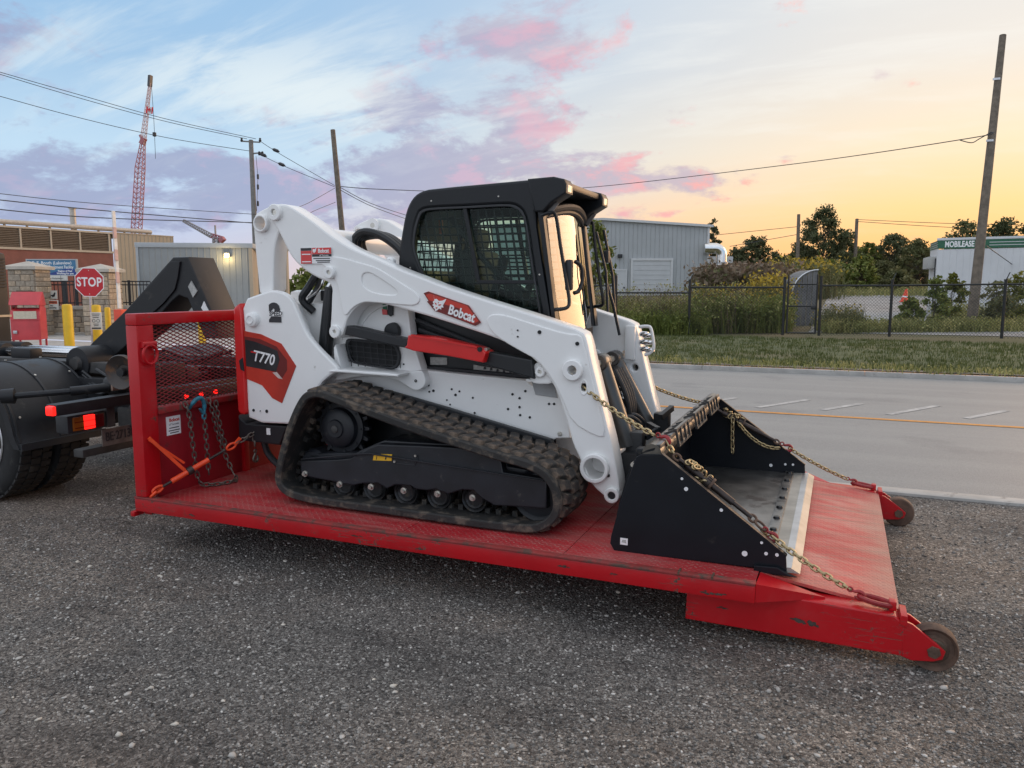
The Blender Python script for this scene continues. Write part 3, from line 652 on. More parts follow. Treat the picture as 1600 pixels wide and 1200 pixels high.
# grey rounded shelter behind the gate
SHEL = M('weathered_grey_sheet', (.16,.155,.155), .6, var=.25, vscale=3, dirt=((.09,.08,.075), .3, 4))
sp = gnd(1256, 31); sr = thing('arched_shelter', 'grey weathered shelter with a rounded corrugated top behind the gate', 'shelter', sp)
mtx, _ = wallframe(gnd(1238, 31), gnd(1277, 31)); W = 1.0
mb = MB(); N = 10
for i in range(N):
    x0 = i*W/N; arc = lambda x: 1.35+.95*math.sqrt(max(0, 1-((W-x)/W*.97)**2))
    mb.box(x0+.006, x0+W/N-.006, 0, arc(x0+W/N*.5), -.02-(i % 2)*.02, .0-(i % 2)*.02)
mb.obj('ribbed_wall', SHEL, sr, mtx=mtx)
MB().tube([(W-W*math.cos(t), 1.35+.95*math.sin(t), .015) for t in np.linspace(.05, 1.57, 10)], .03, 8).obj('edge_trim', STEEL, sr, mtx=mtx)
mb = MB()
for k in range(12):
    t0, t1 = .05+k*.127, .05+(k+1)*.127-.01
    P = lambda t, z: (W-W*math.cos(t), 1.36+.95*math.sin(t), z)
    mb.poly([P(t0, 0), P(t1, 0), P(t1, -1.4), P(t0, -1.4)])
mb.obj('curved_roof', SHEL, sr, mtx=mtx)

# weeds and flowers along the fence
def band(px0, px1, d0, d1, n, seed):
    g = random.Random(seed); o = []
    for _ in range(n):
        d = g.uniform(d0, d1); p = gnd(g.uniform(px0, px1), d); o.append((p.x, p.y, hgt(p.y)))
    return o
weeds('weed_thicket', band(880, 1232, 27.2, 30.5, 620, 1), L_WEED, 11, (.5, 1.25), .025, 12, None, 2.2, .12, label='dense dry weeds grown up along the fence by the metal building')
weeds('dry_weeds', band(890, 1160, 27.2, 31.5, 260, 22), L_BROWN, 41, (.7, 1.75), .018, 8, (L_WEED, .9, .09, .08), 1.4, .09, label='brown seeding weeds rising above the thicket beside the loader', spread=.22)
weeds('pale_weeds', band(960, 1230, 27.2, 29.5, 130, 23), L_YEL, 42, (.6, 1.35), .018, 8, None, 1.8, .08, label='pale yellow-green weeds among the thicket', spread=.2)
weeds('tall_weeds', band(1075, 1230, 27.3, 30.5, 330, 2), L_MID, 12, (.7, 1.35), .03, 12, None, 2.6, .13, label='tall dark green weeds behind the fence left of the gate')
weeds('goldenrod', band(1085, 1232, 28.3, 31, 150, 3), L_OLIVE, 13, (.8, 1.6), .02, 10, (L_GOLD, .75, .11, .10), 1.2, .10, label='goldenrod with yellow flower heads behind the fence')
weeds('goldenrod', band(1180, 1231, 30, 33, 45, 4), L_OLIVE, 14, (1.6, 2.0), .02, 10, (L_GOLD, 1.4, .14, .12), 1.2, .10, label='taller yellow goldenrod beside the gate post')
weeds('fence_weeds', band(1285, 1640, 27.0, 28.6, 420, 5), L_WEED, 15, (.15, .52), .022, 12, None, 1.6, .09, label='low mixed weeds along the fence right of the gate')
weeds('fence_weeds', band(1285, 1345, 27.4, 29.5, 80, 6), L_OLIVE, 16, (.4, 1.0), .022, 10, (L_GOLD, .12, .10, .06), 1.4, .09, label='weeds with a few yellow flowers just right of the gate')
weeds('fence_weeds', band(960, 1100, 26.3, 27.2, 150, 8), L_MID, 17, (.3, .9), .022, 12, None, 2.0, .10, label='green weeds spilling in front of the fence beside the loader')
weeds('far_weeds', band(1290, 1660, 66, 84, 360, 9), L_WEED, 18, (.4, .8), .06, 8, None, .8, .2, label='yellowish rough grass at the far side of the pale lot', spread=.5)
weeds('far_weeds', band(1470, 1700, 31.5, 34.5, 150, 10), L_WEED, 19, (.3, .9), .03, 10, None, 1.5, .13, label='weeds in front of the white office trailer', spread=.3)
weeds('reed_plumes', band(1095, 1225, 40, 50, 260, 12), L_OLIVE, 20, (1.4, 2.45), .04, 9, (L_BROWN, 3.0, .30, .16), 1.5, .25, label='brown-plumed reeds behind the goldenrod', spread=.35)
weeds('reed_plumes', band(1205, 1300, 60, 70, 130, 13), L_OLIVE, 21, (2.2, 3.2), .05, 8, (L_GOLD, .7, .3, .2), 2.0, .3, label='olive shrubby growth behind the arched shelter', spread=.5)
# mown blades on the verge (nearest strip shows most)
gg = random.Random(5); gs = []
for _ in range(5200):
    x = gg.uniform(-9, 19); y = 16.9+9.4*gg.random()**1.3; gs.append((x, y, verge(x, y)-.01))
weeds('verge_grass', gs, L_GRASS, 31, (.04, .11), .016, 9, None, 0, label='short mown grass blades on the road verge', spread=.09)
gs2 = [(gg.uniform(-9, 19), 16.62+.9*gg.random()**2, -.01) for _ in range(900)]
weeds('edge_weeds', gs2, L_WEED, 33, (.04, .16), .018, 7, None, .4, .05, label='ragged weeds creeping over the far kerb edge', spread=.10)
# bushes / saplings by the fence
for i, (px, d, h, rd, mat, lab) in enumerate([(1488, 29.5, 1.95, .55, L_YEL, 'young yellow-green sapling rising beside the tall wooden pole'), (1462, 28.6, 1.75, .55, L_MID, 'leafy dark sapling pushing through the wire mesh'),
        (1592, 31, 1.9, .75, L_YEL, 'light green shrub below the trailer corner'), (1560, 29, 1.7, .8, L_OLIVE, 'olive bush against the fence post'),
        (1425, 29.2, 1.1, .5, L_MID, 'small green bush beside the traffic cone')]):
    tree('fence_shrub', lab, gnd(px, d)+Vector((0,0,hgt(gnd(px,d).y))), h, rd, mat, 40+i, 950, .16, .10, .03, 'shrubs along the fence', 'shrub', clumps=16)
# a plume of compound leaves like the sapling top
# background trees
for i, (px, d, top, rad, mat, lab, nl) in enumerate([
        (1283, 88, 336, 3.4, L_DARK, 'tall irregular dark tree standing between the two bare poles', 5200),
        (1316, 92, 365, 2.2, L_DARK, 'dark tree crowding the tall irregular tree', 2600),
        (1247, 92, 380, 2.0, L_DARK, 'lower dark tree in front of the left bare pole', 2200),
        (1176, 95, 372, 2.7, L_DARK, 'pointed dark evergreen beyond the silver pipe', 3200),
        (1150, 97, 392, 2.6, L_DARK, 'rounded dark tree touching the metal building', 2400),
        (1210, 99, 398, 2.6, L_DARK, 'low dark tree between the evergreen and the poles', 2200),
        (1352, 94, 384, 2.3, L_MID, 'mid green tree right of the second bare pole', 2400),
        (1395, 92, 368, 2.9, L_DARK, 'broad dark tree behind the far lot', 3400),
        (1432, 86, 378, 2.3, L_OLIVE, 'olive-brown tree beside the trailer end', 2600),
        (1372, 98, 392, 2.4, L_DARK, 'low dark tree filling the gap in the far row', 2200),
        (1300, 80, 410, 2.0, L_MID, 'low green bush below the tall irregular tree', 1800),
        (1345, 78, 402, 1.9, L_MID, 'grey-green bush at the edge of the far lot', 1800),
        (1500, 72, 350, 2.2, L_OLIVE, 'sparse thin tree behind the trailer roof', 1300),
        (1560, 74, 349, 2.9, L_DARK, 'dark tree behind the trailer right of the wooden pole', 2600),
        (1610, 70, 352, 2.9, L_DARK, 'dark tree behind the trailer at its far end', 2200),
        (1112, 84, 350, 1.0, L_DARK, 'small tree top showing past the building eave', 700),
        (1400, 80, 425, 2.2, L_OLIVE, 'low olive shrub at the back of the lot', 1500),
        (1335, 99, 392, 2.8, L_DARK, 'dark tree behind the second bare pole', 2400),
        (1265, 101, 390, 2.8, L_MID, 'green tree behind the left bare pole', 2400),
        (1230, 96, 405, 2.4, L_OLIVE, 'low olive tree right of the dark evergreen', 2000),
        (1415, 97, 385, 2.8, L_DARK, 'dark tree between the broad tree and the trailer', 2400),
        (1375, 88, 412, 2.4, L_OLIVE, 'low olive bush in the middle of the far tree row', 1800),
        (1445, 92, 392, 2.2, L_DARK, 'dark tree half hidden by the trailer end', 1800)]):
    b = gnd(px, d); b.z = hgt(b.y)-.1; h = at(px, top, d).z-b.z
    tree('background_tree', lab, b, h, rad*1.12, mat, 60+i, int(nl*2.2), .30, .10 if h < 7 else .16, .16, 'trees beyond the lot', clumps=58, gap=1.1, bare=5 if i in (0, 12) else 0)
b = gnd(930, 48); tree('young_tree', 'slender leafy tree in front of the grey metal building', b, at(940,352,48).z, 1.45, L_MID, 99, 1700, .30, .3, .06, clumps=46, gap=.9)
b = gnd(490, 55); tree('background_tree', 'dark tree seen through the gap behind the lift arm', b, at(490, 425, 55).z, 2.6, L_MID, 98, 1500, .4, .1, group='trees beyond the lot')

# ================================================================== grey metal building
SIDING = M('grey_metal_siding', (.40,.415,.42), .5, var=.06, vscale=.6); TRIM = M('pale_trim', (.58,.585,.585), .5, var=.06)
DOORW = M('white_roll_door', (.52,.53,.535), .5, var=.06, vscale=1)
A, B = gnd(770, 75), gnd(1105, 75); mtx, L = wallframe(A, B); S = L/335.0
mb_root = thing('metal_building', 'grey corrugated metal building with a white roll-up door', 'building', A)
eave, peak = 7.5, 8.15; px_ = lambda p: (p-770)*S
def roofz(x): return eave+(peak-eave)*(1-abs(x-px_(940))/px_(940)) if x < 2*px_(940) else eave
mb = MB(); rib = .42; x = 0
while x < L:
    x1 = min(x+rib, L); a, b2 = x+.03, x1-.03
    mb.poly([(a, 0, 0), (b2, 0, 0), (b2, roofz(b2), 0), (a, roofz(a), 0)])
    mb.poly([(b2, 0, 0), (x1, 0, .05), (x1, roofz(x1), .05), (b2, roofz(b2), 0)])
    mb.poly([(x1, 0, .05), (x1+.03, 0, 0), (x1+.03, roofz(x1), 0), (x1, roofz(x1), .05)])
    x = x1
mb.obj('ribbed_wall', SIDING, mb_root, 0, mtx=mtx)
for a in (0, L-.02): MB().box(a, a+.02, 0, roofz(L), -14, .0).obj('side_wall', SIDING, mb_root, mtx=mtx)
mb = MB()
for xa, xb in ((-.3, px_(940)), (px_(940), L+.35)):
    mb.poly([(xa, roofz(max(xa,0)), .3), (xb, roofz(xb), .3), (xb, roofz(xb), -14), (xa, roofz(max(xa,0)), -14)])
    mb.beam((xa, roofz(max(xa,0))-.1, .2), (xb, roofz(xb)-.1, .2), .3, .22, (0,1,0))
mb.obj('roof', TRIM, mb_root, mtx=mtx)
MB().box(L-.16, L+.05, 0, eave-.2, .06, .14).obj('corner_trim', TRIM, mb_root, mtx=mtx)
d0, d1, dt = px_(988), px_(1047), 4.15
door = MB().box(d0, d1, 0, dt, .08, .12).obj('roll_door', DOORW, mb_root, mtx=mtx)
for k in range(8): MB().box(d0+.02, d1-.02, .5+k*.46, .53+k*.46, .12, .15).obj('door_slat', DOORW, door, mtx=mtx)
MB().box(d0-.2, d0, 0, dt+.2, .06, .2).box(d1, d1+.2, 0, dt+.2, .06, .2).box(d0-.2, d1+.2, dt, dt+.22, .06, .21).obj('door_frame', TRIM, mb_root, mtx=mtx)
e0, e1 = px_(957), px_(977)
pd = MB().box(e0, e1, 0, 3.2, .07, .12).obj('side_door', DOORW, mb_root, mtx=mtx)
MB().box(e1-.2, e1-.08, 1.5, 1.65, .12, .2).obj('handle', BLACKP, pd, mtx=mtx)
MB().box(e0-.12, e0, 0, 3.3, .06, .16).box(e1, e1+.12, 0, 3.3, .06, .16).box(e0-.12, e1+.12, 3.2, 3.34, .06, .165).obj('side_door_frame', TRIM, mb_root, mtx=mtx)
MB().box(px_(964), px_(971), 4.4, 4.75, .06, .4, .06).obj('wall_lamp', BLACKP, mb_root, mtx=mtx)
# silver duct on its end wall
dr = thing('silver_duct', 'polished silver duct bending down beside the metal building', 'duct', gnd(1122, 74))
c0 = at(1100, 388, 74); c1 = at(1117, 388, 74); pts = [c0, c1]
r0 = at(1117, 399, 74).z; R_ = c1.z-r0
for k in range(1, 9):
    t = k/8*math.pi/2; pts.append(c1+CAMR*R_*math.sin(t)-Vector((0,0,R_*(1-math.cos(t)))))
pts.append(Vector((pts[-1].x, pts[-1].y, .5)))
MB().tube(pts, .50, 20).obj('duct_pipe', M('polished_aluminium', (.80,.80,.80), .22, 1.0, var=.06), dr)
for k in (10,): 
    p = at(1128, 412, 74); MB().cyl(p, p+Vector((0,0,.15)), .56, 20).obj('flange', STEEL, dr)
ub = thing('utility_cabinet', 'pale equipment cabinet standing behind the silver duct', 'cabinet', gnd(1128, 78))
q0, q1 = gnd(1106, 78), gnd(1144, 78); m2, L2 = wallframe(q0, q1)
MB().box(0, L2, 0, at(1120,401,78).z, -2, 0, .05).obj('body', DOORW, ub, mtx=m2)
for k in range(3): MB().box(.3+k*.7, .8+k*.7, 3.2, 3.9, 0, .04).obj('vent', GREYP, ub, mtx=m2)

# ================================================================== white office trailer with green band
GREEN = M('trailer_green', (.018,.115,.060), .45, var=.12); TW = M('trailer_white', (.60,.61,.62), .45, var=.05, vscale=1)
A, B, C = gnd(1461, 40), gnd(1720, 36.6), gnd(1450, 42.5); hb = .25; zt = 4.08
tr_ = thing('office_trailer', 'white office trailer with a green fascia band and white lettering', 'trailer', A)
mtx, L = wallframe(A, B); mte, Le = wallframe(C, A)
mb = MB(); x = 0
while x < L:
    mb.poly([(x, hb, 0), (x+.26, hb, 0), (x+.26, zt-.55, 0), (x, zt-.55, 0)]); mb.poly([(x+.26, hb, 0), (x+.28, hb, .015), (x+.28, zt-.55, .015), (x+.26, zt-.55, 0)])
    mb.poly([(x+.28, hb, .015), (x+.30, hb, 0), (x+.30, zt-.55, 0), (x+.28, zt-.55, .015)]); x += .30
mb.obj('side_wall', TW, tr_, 0, mtx=mtx)
MB().box(0, L, zt-.52, zt-.10, -.05, .03).obj('green_band', GREEN, tr_, mtx=mtx)
MB().box(-.05, L, zt-.10, zt+.02, -3.0, .05, .01).obj('roof_edge', TW, tr_, mtx=mtx)
for k in range(2): MB().box(2.25, L, zt-.40+k*.14, zt-.37+k*.14, .03, .042).obj('pinstripe', TW, tr_, mtx=mtx)
mb = MB().box(0, Le, hb, zt-.1, -.05, 0).obj('end_wall', TW, tr_, mtx=mte)
MB().box(.2, Le-.25, zt-1.5, zt-.9, 0, .35, .02).obj('air_conditioner', GREYP, tr_, mtx=mte)
for k in range(4): MB().box(-.02, Le, zt-.50+k*.11, zt-.44+k*.11, 0, .03).obj('end_stripe', GREEN, tr_, mtx=mte)
MB().cyl((Le-.05, hb, .06), (Le-.05, zt-1, .06), .03, 6).obj('conduit', BLACKP, tr_, mtx=mte)
text('lettering', 'MOBILEASE', .40, mtx @ Matrix.Translation((.96, zt-.315, .036)), DECALW, tr_, bold=.014, width=.64)
tl_ = thing('traffic_cone', 'leaning orange traffic cone in the pale lot', 'cone', gnd(1414, 54))
b = gnd(1414, 54); b.z = hgt(b.y); CONEO = M('cone_orange', (.75,.075,.03), .5, var=.1)
MB().lathe([(.001,0),(.26,0),(.06,.92),(.001,.92)], b, (.12,.02,1), 16).obj('cone_body', CONEO, tl_); MB().box(b.x-.3, b.x+.3, b.y-.3, b.y+.3, b.z, b.z+.05).obj('base', CONEO, tl_)
MB().lathe([(.19,.33),(.145,.52),(.1,.52),(.1,.33)], b, (.12,.02,1), 16).obj('collar', DECALW, tl_)
# far white car
b = gnd(1321, 92); b.z = hgt(b.y)+.9; cr_ = thing('parked_car', 'small pale car far away at the edge of the trees', 'car', b)
mtx = frame3(b, CAMR, (0,0,1))
prism_m('body', [(-1.1,.25),(1.1,.25),(1.15,.7),(.7,.8),(.45,1.25),(-.5,1.25),(-.75,.8),(-1.15,.7)], mtx, 1.6, DOORW, cr_, .05)
prism_m('window', [(-.62,.82),(.58,.82),(.4,1.17),(-.44,1.17)], mtx @ Matrix.Translation((0,0,.81)), .02, BLACK, cr_)
for s in (-.7, .7): MB().cyl((s,.25,.78),(s,.25,.5),.27,14).obj('wheel', TYRE, cr_, mtx=mtx)

# ================================================================== poles and wires
WOOD = M('weathered_pole_wood', (.165,.135,.105), .85, var=.3, vscale=5, bump=.2, bscale=40)
CPOLE = M('grey_pole', (.20,.19,.175), .8, var=.2)
def pole(name, label, bx, d, topx, topy, r0, r1, mat=WOOD, extra=None, group='wooden poles'):
    b = gnd(bx, d); b.z = hgt(b.y)-.1; t = at(topx, topy, d); root = thing(name, label, 'pole', b, group)
    MB().tube([b, b.lerp(t, .5), t], [r0, (r0+r1)/2, r1], 14).obj('shaft', mat, root); return root, b, t
pr, prb, prt = pole('utility_pole', 'tall leaning wooden utility pole in front of the office trailer', 1522, 31, 1567, 55, .20, .125)
for z in (.36, .86): 
    p = prb.lerp(prt, 1-z*.42); MB().box(p.x-.2, p.x+.05, p.y-.16, p.y-.1, p.z-.04, p.z+.04).obj('bracket', STEEL, pr)
pw, pwb, pwt = pole('utility_pole', 'slim wooden pole behind the lift arms, leaning left', 546, 40, 520, 203, .17, .12)
pu_, pub, put = pole('utility_pole', 'grey utility pole with cross arms and insulators', 402, 38, 392, 219, .15, .105, CPOLE)
for px, tx, ty, d, lab in ((1245,1248,335,84,'thin bare pole left of the tall irregular tree'), (1334,1339,342,86,'thin bare pole right of the tall irregular tree')):
    pole('utility_pole', lab, px, d, tx, ty, .22, .17)
p = put; ins = M('dark_insulator', (.03,.03,.035), .4)
MB().beam(p-CAMR*.45-Vector((0,0,.05)), p+CAMR*.45-Vector((0,0,.1)), .06, .06).obj('cross_arm', CPOLE, pu_)
q = at(394, 240, 38); MB().beam(q, q+CAMR*.55+Vector((0,0,.05)), .06, .06).obj('cross_arm', CPOLE, pu_)
for w in (p-CAMR*.45, p+CAMR*.45, q+CAMR*.5, q+CAMR*.35): MB().lathe([(.001,-.08),(.05,-.08),(.07,0),(.04,.03),(.06,.08),(.001,.12)], w, (0,0,1), 10).obj('insulator', ins, pu_)
for y in (276, 292, 318):
    w = at(403, y, 38); MB().lathe([(.001,-.14),(.05,-.1),(.05,.1),(.001,.14)], w, (0,0,1), 8).obj('cable_clamp', ins, pu_)
MB().tube([at(400,244,38), at(403,276,38), at(401,330,38)], .012, 5).obj('down_lead', ins, pu_)
WIRE = M('overhead_wire', (.05,.05,.055), .6)
def wire(pts, r=.014, lab=None, splice=None):
    w = thing('overhead_wire', lab, 'wire', pts[0], 'overhead wires'); P = smoothpath(pts, 8); MB().tube(P, r, 5).obj('cable', WIRE, w)
    for s in splice or []: 
        c = Vector(s); MB().lathe([(.001,-.22),(.08,-.1),(.08,.1),(.001,.22)], c, (CAMR-Vector((0,0,.4))), 8).obj('splice', ins, w)
wire([at(-700,-94,22), at(-60,98,30), at(120,152,33), at(260,190,36), at(386,217,38)], lab='upper wire running in to the cross-arm pole')
wire([at(-700,-97,22), at(-60,95,30), at(120,147,33), at(260,186,36), at(400,217,38)], lab='second upper wire running in to the cross-arm pole')
wire([at(-700,-40,22), at(-60,134,30), at(120,183,33), at(260,215,36), at(390,236,38)], lab='lower wire running in to the cross-arm pole')
wire([at(404,219,38), at(440,242,38.5), at(523,290,40)], lab='upper span between the cross-arm pole and the slim wooden pole', splice=[at(431,235,38.2)])
wire([at(404,240,38), at(445,260,38.7), at(523,292,40)], lab='lower span between the cross-arm pole and the slim wooden pole', splice=[at(440,257,38.5), at(411,242,38)])
wire([at(-700,228,16), at(-60,296,24), at(150,318,28), at(400,335,34)], .012, 'uppermost of the low wires above the red-brown building')
wire([at(-700,238,16), at(-60,306,24), at(150,328,28), at(400,349,34)], .018, 'thick low wire above the red-brown building')
wire([at(-700,253,16), at(-60,321,24), at(150,340,28), at(400,348,34)], .018, 'sagging low wire above the red-brown building')
wire([at(528,291,40), at(600,296,42), at(760,300,48), at(930,292,50), at(1250,255,40), at(1515,216,31.4), at(1548,206,31)], .02, 'long wire from the slim pole past the cab to the leaning pole')
wire([at(1500,219,31.2), at(1518,223,31), at(1530,217,31), at(1548,207,31)], .02, 'slack loop of wire at the leaning pole')
wire([at(523,294,40), at(480,318,36), at(446,330,30)], .013, 'guy wire dropping left from the slim pole')
wire([at(524,316,40), at(490,330,36), at(470,342,30)], .013, 'short guy wire dropping from the slim pole')
wire([at(532,293,40), at(580,318,44), at(640,338,50)], .018, 'wire descending right from the slim pole behind the cab')
wire([at(532,297,40), at(580,322,44), at(640,344,50)], .018, 'second wire descending right from the slim pole behind the cab')
wire([at(1110,368,86), at(1248,354,84)], .03, 'far wire between the metal building and the left bare pole')
wire([at(1140,385,86), at(1248,366,84)], .03, 'lower far wire between the metal building and the left bare pole')
wire([at(1338,343,86), at(1480,349,80), at(1660,353,76)], .03, 'upper far wire running right from the second bare pole')
wire([at(1338,346,86), at(1480,355,80), at(1660,362,76)], .03, 'middle far wire running right from the second bare pole')
wire([at(1541,384,31), at(1580,412,38), at(1592,420,39)], .02, 'slack wire hanging from the leaning pole to the trailer')

# ================================================================== cranes
CRR = M('crane_red', (.38,.13,.15), .5, var=.1); CRW = M('crane_pale', (.55,.40,.40), .5); CRG = M('crane_grey', (.30,.28,.28), .6)
def lattice(a, b, w0, w1, n, rad, mb):
    d = (b-a).normalized(); u = d.cross(CAMF).normalized(); v = d.cross(u)
    prev = None
    for i in range(n+1):
        t = i/n; c = a.lerp(b, t); w = (w0+(w1-w0)*t)/2; k = [c+u*w+v*w, c+u*w-v*w, c-u*w-v*w, c-u*w+v*w]
        for j in range(4): mb.beam(k[j], k[(j+1) % 4], rad*.7, rad*.7)
        if prev:
            for j in range(4): mb.beam(prev[j], k[j], rad, rad); mb.beam(prev[j], k[(j+1) % 4], rad*.6, rad*.6)
        prev = k
    return mb
D_ = 130
cr = thing('lattice_boom_crane', 'tall red lattice crane boom flying a red and white flag', 'crane', gnd(214, D_))
lattice(at(213,365,D_), at(219,262,D_), 1.25, 1.15, 13, .10, MB()).obj('lower_boom', CRR, cr)
lattice(at(219,262,D_), at(223,225,D_), 1.15, .6, 5, .09, MB()).obj('taper_section', CRR, cr)
lattice(at(223,225,D_), at(234.5,130,D_), .7, .32, 16, .07, MB()).obj('jib', CRW, cr)
MB().beam(at(234,135,D_), at(235,118,D_), .6, .5).obj('jib_head', ins, cr)
MB().beam(at(219,211,D_), at(224,222,D_), .4, .3).beam(at(221,219,D_), at(226,222,D_), .9, 1.1).obj('boom_joint', CRR, cr)
MB().tube([at(236,125,D_), at(240,180,D_), at(241.5,210,D_)], .05, 4).tube([at(241.5,210,D_), at(243,248,D_)], .05, 4).obj('hoist_line', ins, cr)
MB().lathe([(.001,-.4),(.3,-.3),(.3,.3),(.001,.4)], at(241.3,210,D_), (0,0,1), 8).obj('hook_block', ins, cr)
FLR = M('flag_red', (.62,.02,.03), .7); FLW = M('flag_white', (.75,.72,.72), .7)
fo = at(229,166,D_-.8); fm = frame3(fo, at(240,168,D_-.8)-fo, (0,0,1)); fw = (at(240,168,D_-.8)-fo).length
fl = thing('flag', 'red and white maple leaf flag flying from the crane boom', 'flag', fo)
def wavy(x0, x1, z=0): 
    vs = []; n = 6
    for i in range(n+1):
        x = x0+(x1-x0)*i/n; vs += [(x*fw, -1.1-.05*math.sin(x*5), .12*math.sin(x*7)+z), (x*fw, .02-.05*math.sin(x*5), .12*math.sin(x*7)+z)]
    me = mesh_of('f', vs, [(2*i, 2*i+2, 2*i+3, 2*i+1) for i in range(n)]); me.transform(fm); return me
finish('red_bar', wavy(0, .28), FLR, fl); finish('white_field', wavy(.28, .72), FLW, fl); finish('red_bar', wavy(.72, 1.0), FLR, fl)
leafp = [(0,-.38),(.03,-.16),(.2,-.2),(.15,-.08),(.36,.08),(.28,.12),(.3,.24),(.17,.2),(.1,.32),(.06,.2),(.0,.42)]
leafp = leafp+[(-x, y) for x, y in leafp[-2:0:-1]]
prism_m('maple_leaf', [(x*.75, y*.9) for x, y in leafp], fm @ Matrix.Translation((.5*fw, -.55, .16)), .02, FLR, fl, 0)
D_ = 300
tc = thing('tower_crane', 'distant tower crane with its jib raised to the left', 'crane', gnd(338, D_))
lattice(at(337.5,390,D_), at(337.5,372,D_), 1.8, 1.8, 4, .35, MB()).obj('mast', CRG, tc)
lattice(at(287,345,D_), at(331,369,D_), .9, 1.5, 12, .30, MB()).obj('jib', CRG, tc)
lattice(at(331,368,D_), at(348,373,D_), 1.4, 1.4, 4, .35, MB()).obj('counter_jib', CRR, tc)
MB().beam(at(336,352,D_), at(337,370,D_), .5, .5).obj('apex', CRG, tc); MB().beam(at(345,372,D_), at(349,377,D_), 2.2, 2.0).obj('counterweight', CRR, tc)

# ================================================================== treatment building, shed
TAN_AND_GLOW = M('tan_cladding', (.42,.35,.26), .6, var=.06, vscale=1); LOUV = M('brown_louvre', (.20,.155,.115), .6, var=.1)
BRICK = M('red_brown_wall', (.24,.092,.072), .75, var=.12, vscale=2, bump=.1); SILL = M('beige_band', (.50,.43,.34), .6, var=.05); PIPEB = M('roof_pipe_pale', (.46,.42,.37), .4, .2, var=.1)
A, B = gnd(-90, 46), gnd(275, 60); mtx, L = wallframe(A, B); 
fb = thing('treatment_building', 'long red-brown and tan industrial building with louvred upper storey', 'building', A)
def along(px):   # distance along the wall under a bearing
    d = at(px, 449, 1.0)-EYE; u = (B-A).normalized(); den = d.x*u.y-d.y*u.x
    s = ((A.x)*u.y-(A.y)*u.x)/den; p = Vector((d.x*s, d.y*s, 0)); return (p-A).dot(u)
xr = along(180)
MB().box(-24, xr, 0, 4.0, -6, 0).obj('red_wall', BRICK, fb, mtx=mtx)
MB().box(-24, xr+.05, 4.0, 4.14, -6, .06).obj('sill_band', SILL, fb, mtx=mtx)
MB().box(-24, xr, 4.14, 5.35, -6, -.08).obj('upper_wall', LOUV, fb, mtx=mtx)
cuts = [-24, -20, -16, -12, -8, -4, 0]+[along(p) for p in (38, 85, 130, 175)]
for a, b2 in zip(cuts, cuts[1:]):
    mb = MB(); z = 4.2
    while z < 5.25: mb.beam((a+.1, z, -.03), (b2-.05, z, -.03), .05, .07, (0,.7,.7)); z += .11
    mb.obj('louvre_panel', LOUV, fb, mtx=mtx)
    MB().box(b2-.05, b2+.06, 4.14, 5.35, -.1, .02).obj('louvre_post', SILL, fb, mtx=mtx)
MB().box(-24, xr+.1, 5.35, 5.47, -6, .05).obj('parapet', SILL, fb, mtx=mtx)
mb = MB(); x = xr+.05
while x < L-.01:
    x1 = min(x+.32, L); mb.poly([(x, 0, 0), (x1-.06, 0, 0), (x1-.06, 5.42, 0), (x, 5.42, 0)]); mb.poly([(x1-.06, 0, 0), (x1-.03, 0, .03), (x1-.03, 5.42, .03), (x1-.06, 5.42, 0)]); mb.poly([(x1-.03, 0, .03), (x1, 0, 0), (x1, 5.42, 0), (x1-.03, 5.42, .03)]); x = x1
mb.obj('tan_cladding', TAN_AND_GLOW, fb, 0, mtx=mtx)
MB().box(xr+.04, L, 5.42, 5.5, -6, .03).box(L-.02, L, 0, 5.41, -6, -.01).obj('tan_return', TAN_AND_GLOW, fb, mtx=mtx)
MB().box(along(166), along(180)-.05, 0, 2.6, 0, .12).obj('red_doorway', M('bright_red_door', (.55,.03,.03), .5), fb, mtx=mtx)
MB().tube([(-24, 5.75, -.4), (along(235), 5.72, -.4), (along(246), 5.70, -.4)], .16, 12).obj('roof_pipe', PIPEB, fb, mtx=mtx)
for px in (20, 55, 90, 125, 165, 205, 240): MB().box(along(px)-.05, along(px)+.05, 5.45, 5.62, -.46, -.34).obj('pipe_support', LOUV, fb, mtx=mtx)
x = along(132.5); MB().lathe([(.001,5.4),(.2,5.4),(.19,6.95),(.26,6.95),(.26,7.02),(.001,7.02)], mtx @ Vector((x, 0, -.8)), (0,0,1), 16).obj('chimney', PIPEB, fb)
MB().cyl((along(-3), 5.3, -.6), (along(-3), 6.0, -.6), .25, 12).obj('chimney', SILL, fb, mtx=mtx)
SHEDM = M('blue_grey_shed', (.30,.315,.315), .5, var=.08, vscale=1); SHEDT = M('shed_trim', (.42,.445,.46), .5, var=.04)
A, B, C = gnd(217, 29), gnd(396, 29.6), gnd(404, 32.5); mtx, L = wallframe(A, B); mts, Ls = wallframe(B, C); zt = at(217, 386, 29).z
sh = thing('grey_shed', 'blue-grey ribbed metal shed with a glowing wall lamp', 'shed', A)
mb = MB(); x = 0
while x < L-.01:
    x1 = min(x+.22, L); mb.poly([(x, 0, 0), (x1-.05, 0, 0), (x1-.05, zt, 0), (x, zt, 0)]); mb.poly([(x1-.05, 0, 0), (x1-.025, 0, .02), (x1-.025, zt, .02), (x1-.05, zt, 0)]); mb.poly([(x1-.025, 0, .02), (x1, 0, 0), (x1, zt, 0), (x1-.025, zt, .02)]); x = x1
mb.obj('ribbed_wall', SHEDM, sh, 0, mtx=mtx)
MB().box(.002, Ls, 0, zt, -.06, 0).obj('end_wall', TAN_AND_GLOW, sh, mtx=mts)  # sunset light on the grey shed's end wall put into its tan colour
